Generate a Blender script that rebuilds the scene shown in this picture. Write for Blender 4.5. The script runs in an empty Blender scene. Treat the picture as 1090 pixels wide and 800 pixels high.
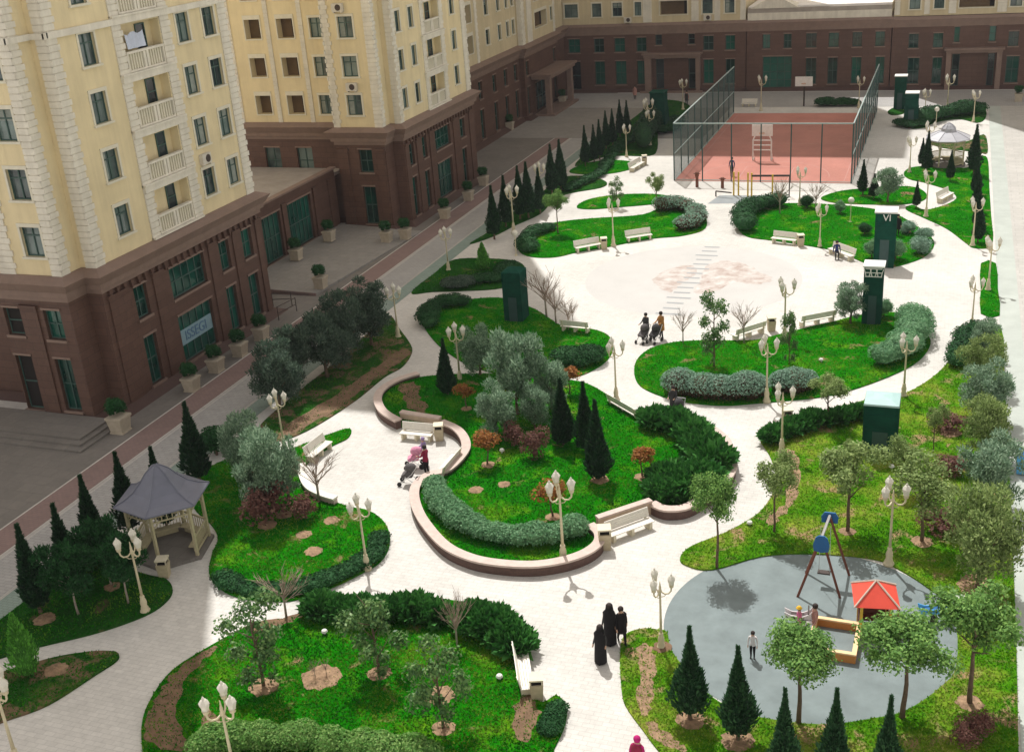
import bpy, bmesh, math, random
import numpy as np
from mathutils import Vector, Matrix
from mathutils.geometry import tessellate_polygon

random.seed(7)
RNG = np.random.default_rng(7)
R = math.radians
SC = bpy.context.scene
COL = SC.collection

# ------------------------------------------------------------------ camera
CAM_H, FPX, PW, PH = 26.0, 1237.7, 1090.0, 800.0
YAW, PITCH, ROLL = R(-21.667), R(23.169), R(-4.377)

def cam_axes():
    cy, sy, cp, sp = math.cos(YAW), math.sin(YAW), math.cos(PITCH), math.sin(PITCH)
    f = Vector((sy * cp, cy * cp, -sp)); r0 = Vector((cy, -sy, 0)); u0 = r0.cross(f)
    r = math.cos(ROLL) * r0 + math.sin(ROLL) * u0
    u = -math.sin(ROLL) * r0 + math.cos(ROLL) * u0
    return r, u, f
AX_R, AX_U, AX_F = cam_axes()

def at(u, v, z=0.0):
    """ground position (at height z) of a point measured on the survey photograph"""
    d = AX_R * ((u - PW / 2) / FPX) - AX_U * ((v - PH / 2) / FPX) + AX_F
    t = (z - CAM_H) / d.z
    return Vector((d.x * t, d.y * t, z))

def proj(p):
    d = Vector((p[0], p[1], p[2] - CAM_H)); z = d.dot(AX_F)
    return PW / 2 + FPX * d.dot(AX_R) / z, PH / 2 - FPX * d.dot(AX_U) / z

def tall(u, v, vt):
    g = at(u, v); lo, hi = 0.0, 40.0
    for _ in range(40):
        m = (lo + hi) / 2
        if proj((g.x, g.y, m))[1] > vt: lo = m
        else: hi = m
    return lo

cam = bpy.data.cameras.new('camera'); cam_o = bpy.data.objects.new('camera', cam); COL.objects.link(cam_o)
m3 = Matrix((AX_R, AX_U, -AX_F)).transposed()
cam_o.matrix_world = Matrix.Translation((0, 0, CAM_H)) @ m3.to_4x4()
cam.sensor_fit = 'HORIZONTAL'; cam.sensor_width = 36.0; cam.lens = 36.0 * FPX / PW
cam.clip_start = 0.5; cam.clip_end = 1500
SC.camera = cam_o

# ------------------------------------------------------------------ materials
def _mat(name):
    m = bpy.data.materials.new(name); m.use_nodes = True
    nt = m.node_tree; b = nt.nodes['Principled BSDF']
    return m, nt, b
def _n(nt, t, **kw):
    n = nt.nodes.new(t)
    for k, v in kw.items():
        if k in n.inputs.keys(): n.inputs[k].default_value = v
        else: setattr(n, k, v)
    return n
def rgba(c): return (c[0], c[1], c[2], 1.0)
def sh(c, k): return tuple(max(0, x * k) for x in c)
def ramp(nt, stops):
    r = nt.nodes.new('ShaderNodeValToRGB'); e = r.color_ramp.elements
    while len(e) < len(stops): e.new(0.5)
    for i, (p, c) in enumerate(stops): e[i].position = p; e[i].color = rgba(c)
    return r

def noisy(name, c, var=0.15, scale=2.0, rough=0.7, c2=None, bump=0.0, bscale=30.0, metal=0.0, spec=0.3, streak=0.0):
    m, nt, b = _mat(name); L = nt.links.new
    tc = _n(nt, 'ShaderNodeTexCoord')
    n1 = _n(nt, 'ShaderNodeTexNoise', Scale=scale, Detail=5.0, Roughness=0.65)
    L(tc.outputs['Object'], n1.inputs['Vector'])
    rp = ramp(nt, [(0.3, sh(c, 1 - var)), (0.7, c2 if c2 else sh(c, 1 + var))])
    L(n1.outputs['Fac'], rp.inputs['Fac']); L(rp.outputs['Color'], b.inputs['Base Color'])
    if streak:
        mp = _n(nt, 'ShaderNodeMapping'); mp.inputs['Scale'].default_value = (1.6, 1.6, 0.07); L(tc.outputs['Object'], mp.inputs['Vector'])
        n4 = _n(nt, 'ShaderNodeTexNoise', Scale=1.0, Detail=5.0, Roughness=0.7); L(mp.outputs[0], n4.inputs['Vector'])
        r4 = ramp(nt, [(0.38, (1 - streak, 1 - streak * 1.05, 1 - streak * 1.1)), (0.6, (1, 1, 1))]); L(n4.outputs['Fac'], r4.inputs['Fac'])
        m4 = _n(nt, 'ShaderNodeMix', data_type='RGBA', blend_type='MULTIPLY'); m4.inputs[0].default_value = 1.0
        L(rp.outputs['Color'], m4.inputs[6]); L(r4.outputs['Color'], m4.inputs[7]); L(m4.outputs[2], b.inputs['Base Color'])
    b.inputs['Roughness'].default_value = rough; b.inputs['Metallic'].default_value = metal
    b.inputs['Specular IOR Level'].default_value = spec
    if bump:
        n2 = _n(nt, 'ShaderNodeTexNoise', Scale=bscale, Detail=3.0); L(tc.outputs['Object'], n2.inputs['Vector'])
        bp = _n(nt, 'ShaderNodeBump', Strength=bump, Distance=0.02); L(n2.outputs['Fac'], bp.inputs['Height'])
        L(bp.outputs['Normal'], b.inputs['Normal'])
    return m

def leafy(name, stops, rough=0.6, trans=0.35, ns=1.3, wr=0.55):
    """each leaf its own tone (random per island) on top of a slow drift through the crown"""
    m, nt, b = _mat(name); L = nt.links.new
    g = _n(nt, 'ShaderNodeNewGeometry'); tc = _n(nt, 'ShaderNodeTexCoord')
    n1 = _n(nt, 'ShaderNodeTexNoise', Scale=ns, Detail=4.0, Roughness=0.6); L(tc.outputs['Object'], n1.inputs['Vector'])
    mx = _n(nt, 'ShaderNodeMath', operation='MULTIPLY_ADD'); mx.inputs[1].default_value = wr
    L(g.outputs['Random Per Island'], mx.inputs[0])
    m2 = _n(nt, 'ShaderNodeMath', operation='MULTIPLY'); m2.inputs[1].default_value = 1 - wr
    L(n1.outputs['Fac'], m2.inputs[0]); L(m2.outputs[0], mx.inputs[2])
    rp = ramp(nt, stops); L(mx.outputs[0], rp.inputs['Fac']); L(rp.outputs['Color'], b.inputs['Base Color'])
    b.inputs['Roughness'].default_value = rough; b.inputs['Specular IOR Level'].default_value = 0.15
    if trans:
        tr = _n(nt, 'ShaderNodeBsdfTranslucent'); L(rp.outputs['Color'], tr.inputs['Color'])
        ms = _n(nt, 'ShaderNodeMixShader'); ms.inputs[0].default_value = trans
        out = nt.nodes['Material Output']
        L(b.outputs[0], ms.inputs[1]); L(tr.outputs[0], ms.inputs[2]); L(ms.outputs[0], out.inputs['Surface'])
    return m

def masonry(name, c, c2, mortar, sx, sz, msize=0.012, var=0.1, rough=0.75, flat=False, big=0.25, bump=0.3):
    """blocks: on walls the courses run along the wall, on flat ground along x/y"""
    m, nt, b = _mat(name); L = nt.links.new
    tc = _n(nt, 'ShaderNodeTexCoord'); vec = tc.outputs['Object']
    if not flat:
        s = _n(nt, 'ShaderNodeSeparateXYZ'); L(vec, s.inputs[0])
        a = _n(nt, 'ShaderNodeMath', operation='ADD'); L(s.outputs['X'], a.inputs[0]); L(s.outputs['Y'], a.inputs[1])
        cb = _n(nt, 'ShaderNodeCombineXYZ'); L(a.outputs[0], cb.inputs['X']); L(s.outputs['Z'], cb.inputs['Y']); bv = cb.outputs[0]
    else: bv = vec
    br = _n(nt, 'ShaderNodeTexBrick', Scale=1.0); br.inputs['Brick Width'].default_value = sx; br.inputs['Row Height'].default_value = sz
    br.inputs['Mortar Size'].default_value = msize; br.inputs['Color1'].default_value = rgba(c); br.inputs['Color2'].default_value = rgba(c2)
    br.inputs['Mortar'].default_value = rgba(mortar); L(bv, br.inputs['Vector'])
    n1 = _n(nt, 'ShaderNodeTexNoise', Scale=big, Detail=6.0, Roughness=0.7); L(vec, n1.inputs['Vector'])
    rp = ramp(nt, [(0.25, (1 - var * 1.6,) * 3), (0.75, (1 + var,) * 3)]); L(n1.outputs['Fac'], rp.inputs['Fac'])
    n3 = _n(nt, 'ShaderNodeTexNoise', Scale=3.0, Detail=4.0, Roughness=0.7); L(vec, n3.inputs['Vector'])
    rp3 = ramp(nt, [(0.3, (1 - var * 0.8,) * 3), (0.7, (1 + var * 0.6,) * 3)]); L(n3.outputs['Fac'], rp3.inputs['Fac'])
    mm = _n(nt, 'ShaderNodeMix', data_type='RGBA', blend_type='MULTIPLY'); mm.inputs[0].default_value = 1.0
    L(br.outputs['Color'], mm.inputs[6]); L(rp.outputs['Color'], mm.inputs[7])
    mq = _n(nt, 'ShaderNodeMix', data_type='RGBA', blend_type='MULTIPLY'); mq.inputs[0].default_value = 1.0
    L(mm.outputs[2], mq.inputs[6]); L(rp3.outputs['Color'], mq.inputs[7])
    L(mq.outputs[2], b.inputs['Base Color'])
    b.inputs['Roughness'].default_value = rough; b.inputs['Specular IOR Level'].default_value = 0.3
    if bump:
        bp = _n(nt, 'ShaderNodeBump', Strength=bump, Distance=0.01); L(br.outputs['Fac'], bp.inputs['Height']); bp.invert = True
        L(bp.outputs['Normal'], b.inputs['Normal'])
    return m

def turf(name, green, dry, soil, dryness, soilness=0.35):
    m, nt, b = _mat(name); L = nt.links.new
    tc = _n(nt, 'ShaderNodeTexCoord')
    n1 = _n(nt, 'ShaderNodeTexNoise', Scale=0.45, Detail=6.0, Roughness=0.7); L(tc.outputs['Object'], n1.inputs['Vector'])
    n2 = _n(nt, 'ShaderNodeTexNoise', Scale=6.0, Detail=5.0, Roughness=0.8); L(tc.outputs['Object'], n2.inputs['Vector'])
    n3 = _n(nt, 'ShaderNodeTexNoise', Scale=0.8, Detail=3.0, Roughness=0.6); n3.inputs['Distortion'].default_value = 0.6
    L(tc.outputs['Object'], n3.inputs['Vector'])
    rp = ramp(nt, [(0.3, sh(green, 0.7)), (0.55, green), (0.78, dry)])
    ad = _n(nt, 'ShaderNodeMath', operation='ADD'); ad.inputs[1].default_value = dryness - 0.15; L(n1.outputs['Fac'], ad.inputs[0])
    L(ad.outputs[0], rp.inputs['Fac'])
    rp2 = ramp(nt, [(0.3, (0.62,) * 3), (0.7, (1.3,) * 3)]); L(n2.outputs['Fac'], rp2.inputs['Fac'])
    mm = _n(nt, 'ShaderNodeMix', data_type='RGBA', blend_type='MULTIPLY'); mm.inputs[0].default_value = 1.0
    L(rp.outputs['Color'], mm.inputs[6]); L(rp2.outputs['Color'], mm.inputs[7])
    rp3 = ramp(nt, [(0.60, (0, 0, 0)), (0.70, (1, 1, 1))])
    a3 = _n(nt, 'ShaderNodeMath', operation='ADD'); a3.inputs[1].default_value = soilness - 0.35; L(n3.outputs['Fac'], a3.inputs[0]); L(a3.outputs[0], rp3.inputs['Fac'])
    ms = _n(nt, 'ShaderNodeMix', data_type='RGBA'); L(rp3.outputs['Color'], ms.inputs[0]); L(mm.outputs[2], ms.inputs[6]); ms.inputs[7].default_value = rgba(soil)
    L(ms.outputs[2], b.inputs['Base Color'])
    b.inputs['Roughness'].default_value = 0.95; b.inputs['Specular IOR Level'].default_value = 0.0
    bp = _n(nt, 'ShaderNodeBump', Strength=0.6, Distance=0.05); L(n2.outputs['Fac'], bp.inputs['Height']); L(bp.outputs['Normal'], b.inputs['Normal'])
    return m

def glassy(name, c, c2, rough=0.08):
    m, nt, b = _mat(name); L = nt.links.new
    tc = _n(nt, 'ShaderNodeTexCoord'); oi = _n(nt, 'ShaderNodeObjectInfo')
    n1 = _n(nt, 'ShaderNodeTexNoise', Scale=0.7, Detail=3.0); L(tc.outputs['Object'], n1.inputs['Vector'])
    a = _n(nt, 'ShaderNodeMath', operation='ADD'); L(n1.outputs['Fac'], a.inputs[0])
    s = _n(nt, 'ShaderNodeMath', operation='MULTIPLY_ADD'); s.inputs[1].default_value = 0.6; s.inputs[2].default_value = -0.3
    L(oi.outputs['Random'], s.inputs[0]); L(s.outputs[0], a.inputs[1])
    rp = ramp(nt, [(0.25, c), (0.75, c2)]); L(a.outputs[0], rp.inputs['Fac']); L(rp.outputs['Color'], b.inputs['Base Color'])
    b.inputs['Roughness'].default_value = rough; b.inputs['Specular IOR Level'].default_value = 0.6
    return m

def netting(name, c, fac):
    m, nt, b = _mat(name); L = nt.links.new
    b.inputs['Base Color'].default_value = rgba(c); b.inputs['Roughness'].default_value = 0.9
    tr = _n(nt, 'ShaderNodeBsdfTransparent'); ms = _n(nt, 'ShaderNodeMixShader'); ms.inputs[0].default_value = fac
    L(tr.outputs[0], ms.inputs[1]); L(b.outputs[0], ms.inputs[2]); L(ms.outputs[0], nt.nodes['Material Output'].inputs['Surface'])
    return m

M = {}
M['paving'] = masonry('paving', (0.615, 0.59, 0.545), (0.57, 0.547, 0.505), (0.48, 0.46, 0.425), 0.42, 0.21, 0.010, 0.12, 0.85, True, 0.16)
M['asphalt'] = masonry('road_setts', (0.40, 0.385, 0.37), (0.36, 0.35, 0.335), (0.27, 0.26, 0.25), 0.4, 0.2, 0.012, 0.10, 0.85, True, 0.2)
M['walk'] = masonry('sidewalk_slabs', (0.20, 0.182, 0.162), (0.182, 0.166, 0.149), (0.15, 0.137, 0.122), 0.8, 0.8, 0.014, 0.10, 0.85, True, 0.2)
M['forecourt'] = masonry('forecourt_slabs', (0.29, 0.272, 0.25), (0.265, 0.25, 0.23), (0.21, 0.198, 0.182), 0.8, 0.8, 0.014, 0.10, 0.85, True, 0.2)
M['redlane'] = masonry('red_setts', (0.27, 0.185, 0.168), (0.245, 0.168, 0.152), (0.19, 0.14, 0.13), 0.3, 0.15, 0.012, 0.10, 0.85, True, 0.2)
M['greenlane'] = masonry('green_setts', (0.26, 0.33, 0.29), (0.23, 0.30, 0.26), (0.19, 0.23, 0.2), 0.3, 0.15, 0.012, 0.10, 0.85, True, 0.2)
M['white'] = noisy('white_paint', (0.74, 0.72, 0.68), 0.1, 3.0, 0.7)
M['kerb'] = noisy('kerb_stone', (0.42, 0.40, 0.37), 0.15, 4.0, 0.85)
M['rubber'] = noisy('playground_rubber', (0.185, 0.222, 0.222), 0.16, 0.9, 0.95, None, 0.2, 60)
M['court'] = noisy('court_red', (0.50, 0.21, 0.165), 0.12, 0.35, 0.9)
M['mosaic'] = noisy('plaza_mosaic', (0.50, 0.485, 0.46), 0.05, 0.5, 0.85)
M['mosaic_pink'] = noisy('mosaic_pink', (0.46, 0.34, 0.285), 0.25, 1.1, 0.85, (0.60, 0.58, 0.55))
M['mosaic_grey'] = noisy('mosaic_grey', (0.32, 0.33, 0.33), 0.1, 1.2, 0.85)
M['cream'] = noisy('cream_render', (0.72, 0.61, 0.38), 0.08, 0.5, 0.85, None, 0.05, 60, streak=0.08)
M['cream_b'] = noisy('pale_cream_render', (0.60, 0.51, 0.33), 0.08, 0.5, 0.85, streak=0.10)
M['trim'] = noisy('white_stone_trim', (0.72, 0.68, 0.58), 0.10, 1.2, 0.8, streak=0.12)
M['granite'] = masonry('brown_granite', (0.130, 0.072, 0.054), (0.108, 0.059, 0.045), (0.072, 0.042, 0.033), 1.2, 0.45, 0.012, 0.12, 0.55)
M['granite_l'] = noisy('brown_granite_trim', (0.23, 0.158, 0.127), 0.12, 1.5, 0.6)
M['granite_d'] = noisy('dark_granite', (0.085, 0.048, 0.040), 0.12, 1.5, 0.6)
M['roofgrey'] = noisy('roof_felt', (0.36, 0.32, 0.28), 0.15, 0.8, 0.9)
M['roofwhite'] = noisy('white_roof_sheet', (0.75, 0.72, 0.69), 0.05, 0.8, 0.7)
M['glass'] = glassy('window_glass', (0.020, 0.035, 0.04), (0.16, 0.22, 0.21))
M['glass_g'] = glassy('green_shop_glass', (0.005, 0.028, 0.023), (0.012, 0.11, 0.078))
M['glass_d'] = glassy('dark_opening_glass', (0.010, 0.012, 0.014), (0.03, 0.045, 0.05))
M['frame_d'] = noisy('green_window_frame', (0.05, 0.10, 0.085), 0.1, 3.0, 0.5)
M['frame_w'] = noisy('pale_window_trim', (0.66, 0.62, 0.5), 0.06, 3.0, 0.7)
M['dark'] = noisy('dark_interior', (0.02, 0.017, 0.016), 0.2, 1.0, 0.9)
M['curtain'] = noisy('window_curtain', (0.27, 0.30, 0.27), 0.2, 2.0, 0.9)
M['brownwin'] = noisy('brown_loggia', (0.12, 0.08, 0.045), 0.25, 0.6, 0.8)
M['metal_d'] = noisy('dark_metal', (0.06, 0.045, 0.04), 0.1, 3.0, 0.45, metal=0.3)
M['soil'] = noisy('bare_soil', (0.17, 0.105, 0.062), 0.35, 2.2, 0.95, None, 0.6, 20)
M['mulch'] = noisy('terracotta_mulch', (0.27, 0.175, 0.105), 0.45, 5.0, 0.95, None, 0.8, 40)
M['lamp'] = noisy('cream_lamp_paint', (0.60, 0.53, 0.36), 0.08, 5.0, 0.5)
M['lampglass'] = noisy('white_lamp_glass', (0.66, 0.63, 0.54), 0.03, 5.0, 0.25)
M['bench'] = noisy('cream_bench_stone', (0.66, 0.60, 0.45), 0.1, 6.0, 0.7)
M['bench_w'] = noisy('white_bench_boards', (0.74, 0.70, 0.62), 0.06, 6.0, 0.6)
M['coping'] = noisy('pinkish_coping', (0.55, 0.44, 0.385), 0.12, 3.0, 0.75)
M['wallface'] = masonry('dark_wall_brick', (0.15, 0.085, 0.07), (0.12, 0.068, 0.058), (0.10, 0.07, 0.06), 0.25, 0.08, 0.01, 0.15, 0.8)
M['panel'] = noisy('tan_wall_panel', (0.50, 0.38, 0.28), 0.12, 3.0, 0.8)
M['bin'] = noisy('stone_bin', (0.47, 0.40, 0.27), 0.12, 5.0, 0.75)
M['planter'] = noisy('stone_planter', (0.44, 0.38, 0.295), 0.12, 3.0, 0.85)
M['bark'] = noisy('bark', (0.14, 0.095, 0.065), 0.3, 8.0, 0.9, None, 0.4, 30)
M['bark_l'] = noisy('pale_bark', (0.34, 0.29, 0.24), 0.25, 8.0, 0.9)
M['twig'] = noisy('bare_twigs', (0.32, 0.24, 0.19), 0.25, 8.0, 0.9)
M['slate'] = noisy('slate_roof', (0.155, 0.162, 0.205), 0.08, 2.0, 0.5)
M['slate_lit'] = noisy('sunlit_slate_roof', (0.42, 0.42, 0.45), 0.06, 2.0, 0.45)  # lit copy of the slate roof, sunlight put into the colour
M['wood_c'] = noisy('cream_wood', (0.50, 0.44, 0.28), 0.12, 5.0, 0.7)
M['kiosk'] = noisy('dark_green_panel', (0.006, 0.055, 0.036), 0.3, 1.6, 0.9, spec=0.05)
M['kioskcap'] = noisy('pale_kiosk_cap', (0.70, 0.70, 0.66), 0.06, 2.0, 0.6)
M['kioskteal'] = noisy('teal_kiosk_cap', (0.36, 0.52, 0.50), 0.08, 2.0, 0.5)
M['net_side'] = netting('green_side_net', (0.03, 0.085, 0.08), 0.60)
M['net_front'] = netting('green_front_net', (0.03, 0.085, 0.08), 0.13)
M['fencepost'] = noisy('green_fence_steel', (0.035, 0.075, 0.07), 0.1, 3.0, 0.5)
M['rail'] = noisy('pale_steel_rail', (0.36, 0.44, 0.42), 0.1, 3.0, 0.5)
M['yellow'] = noisy('yellow_steel', (0.62, 0.42, 0.05), 0.1, 3.0, 0.5)
M['redwood'] = noisy('red_brown_timber', (0.15, 0.05, 0.03), 0.15, 6.0, 0.6)
M['blue'] = noisy('blue_plastic', (0.02, 0.115, 0.30), 0.12, 3.0, 0.4)
M['bluelight'] = noisy('light_blue_plastic', (0.10, 0.38, 0.68), 0.12, 3.0, 0.4)
M['redroof'] = noisy('red_roof_panel', (0.72, 0.085, 0.055), 0.08, 2.0, 0.5)
M['orange'] = noisy('orange_board', (0.55, 0.23, 0.06), 0.12, 4.0, 0.6)
M['orange_l'] = noisy('pale_orange_edge', (0.78, 0.55, 0.30), 0.08, 4.0, 0.6)
M['black'] = noisy('black_cloth', (0.012, 0.011, 0.013), 0.25, 6.0, 0.9)
M['darkgrey'] = noisy('dark_grey_cloth', (0.05, 0.048, 0.05), 0.25, 6.0, 0.9)
M['navy'] = noisy('navy_cloth', (0.025, 0.04, 0.14), 0.2, 6.0, 0.9)
M['maroon'] = noisy('maroon_cloth', (0.24, 0.018, 0.05), 0.2, 6.0, 0.9)
M['magenta'] = noisy('magenta_cloth', (0.42, 0.012, 0.14), 0.2, 6.0, 0.9)
M['pink'] = noisy('pink_cloth', (0.62, 0.17, 0.30), 0.2, 6.0, 0.9)
M['palecloth'] = noisy('pale_cloth', (0.66, 0.62, 0.62), 0.1, 6.0, 0.9)
M['laundry'] = noisy('pale_blue_sheet', (0.52, 0.57, 0.68), 0.08, 2.0, 0.9)
M['tan'] = noisy('tan_coat', (0.42, 0.20, 0.06), 0.2, 6.0, 0.9)
M['dustypink'] = noisy('dusty_pink_cloth', (0.38, 0.20, 0.17), 0.2, 6.0, 0.9)
M['yellowcloth'] = noisy('yellow_cloth', (0.66, 0.40, 0.04), 0.2, 6.0, 0.9)
M['skin'] = noisy('skin', (0.52, 0.32, 0.23), 0.06, 5.0, 0.6)
M['hair'] = noisy('dark_hair', (0.03, 0.02, 0.017), 0.2, 9.0, 0.7)
M['hair_p'] = noisy('lilac_scarf', (0.30, 0.22, 0.40), 0.2, 9.0, 0.8)
M['tyre'] = noisy('black_tyre', (0.02, 0.02, 0.02), 0.1, 9.0, 0.8)
M['stroller'] = noisy('grey_stroller_cloth', (0.10, 0.09, 0.09), 0.25, 9.0, 0.8)
M['stroller_p'] = noisy('pink_stroller_cloth', (0.60, 0.25, 0.36), 0.25, 9.0, 0.8)
M['chrome'] = noisy('bright_tube', (0.6, 0.6, 0.6), 0.05, 9.0, 0.3, metal=0.8)
M['banner'] = noisy('pale_blue_banner', (0.24, 0.37, 0.42), 0.1, 2.0, 0.7)
M['bannerink'] = noisy('blue_banner_ink', (0.10, 0.19, 0.31), 0.1, 2.0, 0.7)
M['slab'] = noisy('pinkish_stone', (0.58, 0.46, 0.38), 0.12, 3.0, 0.8)
M['ac'] = noisy('ac_casing', (0.60, 0.56, 0.48), 0.08, 5.0, 0.6)

G_ = lambda *s: [(p, c) for p, c in s]
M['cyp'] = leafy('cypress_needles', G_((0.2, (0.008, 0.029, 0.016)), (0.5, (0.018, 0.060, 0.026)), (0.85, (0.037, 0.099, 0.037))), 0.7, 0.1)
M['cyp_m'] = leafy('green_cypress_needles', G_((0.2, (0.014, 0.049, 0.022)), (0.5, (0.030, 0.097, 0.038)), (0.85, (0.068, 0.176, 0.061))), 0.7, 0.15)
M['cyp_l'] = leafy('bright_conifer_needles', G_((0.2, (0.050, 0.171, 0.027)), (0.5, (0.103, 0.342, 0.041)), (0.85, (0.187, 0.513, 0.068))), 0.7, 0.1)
M['olive'] = leafy('olive_leaves', G_((0.15, (0.071, 0.142, 0.081)), (0.5, (0.202, 0.313, 0.202)), (0.85, (0.444, 0.586, 0.404))))
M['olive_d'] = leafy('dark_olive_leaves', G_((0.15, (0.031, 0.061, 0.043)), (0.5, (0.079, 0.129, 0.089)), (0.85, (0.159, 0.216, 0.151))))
M['decid'] = leafy('green_tree_leaves', G_((0.15, (0.055, 0.137, 0.029)), (0.5, (0.145, 0.300, 0.068)), (0.85, (0.331, 0.524, 0.137))))
M['decid_o'] = leafy('olive_green_tree_leaves', G_((0.15, (0.091, 0.142, 0.040)), (0.5, (0.222, 0.312, 0.101)), (0.85, (0.425, 0.525, 0.202))))
M['magn'] = leafy('glossy_leaves', G_((0.15, (0.036, 0.100, 0.033)), (0.5, (0.100, 0.209, 0.064)), (0.8, (0.237, 0.364, 0.127)), (0.97, (0.819, 0.874, 0.619))), 0.4)  # near-white last stop puts leaf highlights into the colour
M['silver'] = leafy('silver_hedge_leaves', G_((0.15, (0.093, 0.185, 0.118)), (0.5, (0.205, 0.344, 0.245)), (0.85, (0.383, 0.542, 0.423))))
M['silverg'] = leafy('grey_green_hedge_leaves', G_((0.15, (0.066, 0.171, 0.079)), (0.5, (0.146, 0.317, 0.152)), (0.85, (0.277, 0.462, 0.251))))
M['brightg'] = leafy('bright_hedge_leaves', G_((0.15, (0.051, 0.164, 0.025)), (0.5, (0.139, 0.304, 0.063)), (0.85, (0.304, 0.443, 0.139))))
M['juni'] = leafy('juniper_sprays', G_((0.15, (0.015, 0.083, 0.016)), (0.5, (0.040, 0.176, 0.030)), (0.85, (0.098, 0.301, 0.060))), 0.7, 0.15)
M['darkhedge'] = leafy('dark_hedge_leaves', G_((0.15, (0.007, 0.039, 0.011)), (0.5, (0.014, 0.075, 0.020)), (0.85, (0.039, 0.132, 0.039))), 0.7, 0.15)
M['rose_o'] = leafy('orange_rose_leaves', G_((0.15, (0.16, 0.05, 0.015)), (0.5, (0.33, 0.13, 0.03)), (0.85, (0.50, 0.26, 0.08))))
M['rose_p'] = leafy('red_brown_shrub_leaves', G_((0.15, (0.092, 0.036, 0.031)), (0.5, (0.184, 0.082, 0.066)), (0.85, (0.306, 0.173, 0.133))))
M['grass'] = leafy('grass_blades', G_((0.38, (0.003, 0.10, 0.001)), (0.48, (0.008, 0.165, 0.002)), (0.56, (0.05, 0.22, 0.006)), (0.64, (0.15, 0.28, 0.02))), 0.9, 0.25, 0.35, 0.18)
M['midgrass'] = leafy('mixed_grass_blades', G_((0.36, (0.005, 0.12, 0.001)), (0.45, (0.018, 0.175, 0.003)), (0.53, (0.085, 0.24, 0.008)), (0.62, (0.20, 0.30, 0.03))), 0.9, 0.25, 0.4, 0.18)
M['drygrass'] = leafy('dry_grass_blades', G_((0.34, (0.03, 0.17, 0.003)), (0.44, (0.10, 0.27, 0.008)), (0.54, (0.20, 0.34, 0.018)), (0.66, (0.38, 0.37, 0.10))), 0.9, 0.25, 0.45, 0.2)
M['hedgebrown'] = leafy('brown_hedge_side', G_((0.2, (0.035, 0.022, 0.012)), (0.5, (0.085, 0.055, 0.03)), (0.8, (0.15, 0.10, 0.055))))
GR = (0.008, 0.15, 0.002)
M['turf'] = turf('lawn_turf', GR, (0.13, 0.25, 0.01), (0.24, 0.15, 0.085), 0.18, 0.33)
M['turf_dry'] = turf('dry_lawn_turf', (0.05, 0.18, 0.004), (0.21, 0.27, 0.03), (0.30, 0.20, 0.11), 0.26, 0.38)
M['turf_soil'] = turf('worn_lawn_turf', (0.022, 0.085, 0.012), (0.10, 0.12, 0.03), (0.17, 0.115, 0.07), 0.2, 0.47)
M['turf_dark'] = turf('shaded_lawn_turf', (0.018, 0.085, 0.012), (0.045, 0.115, 0.02), (0.16, 0.10, 0.065), 0.1, 0.34)  # darker copy of the lawn turf, shade put into the colour

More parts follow.
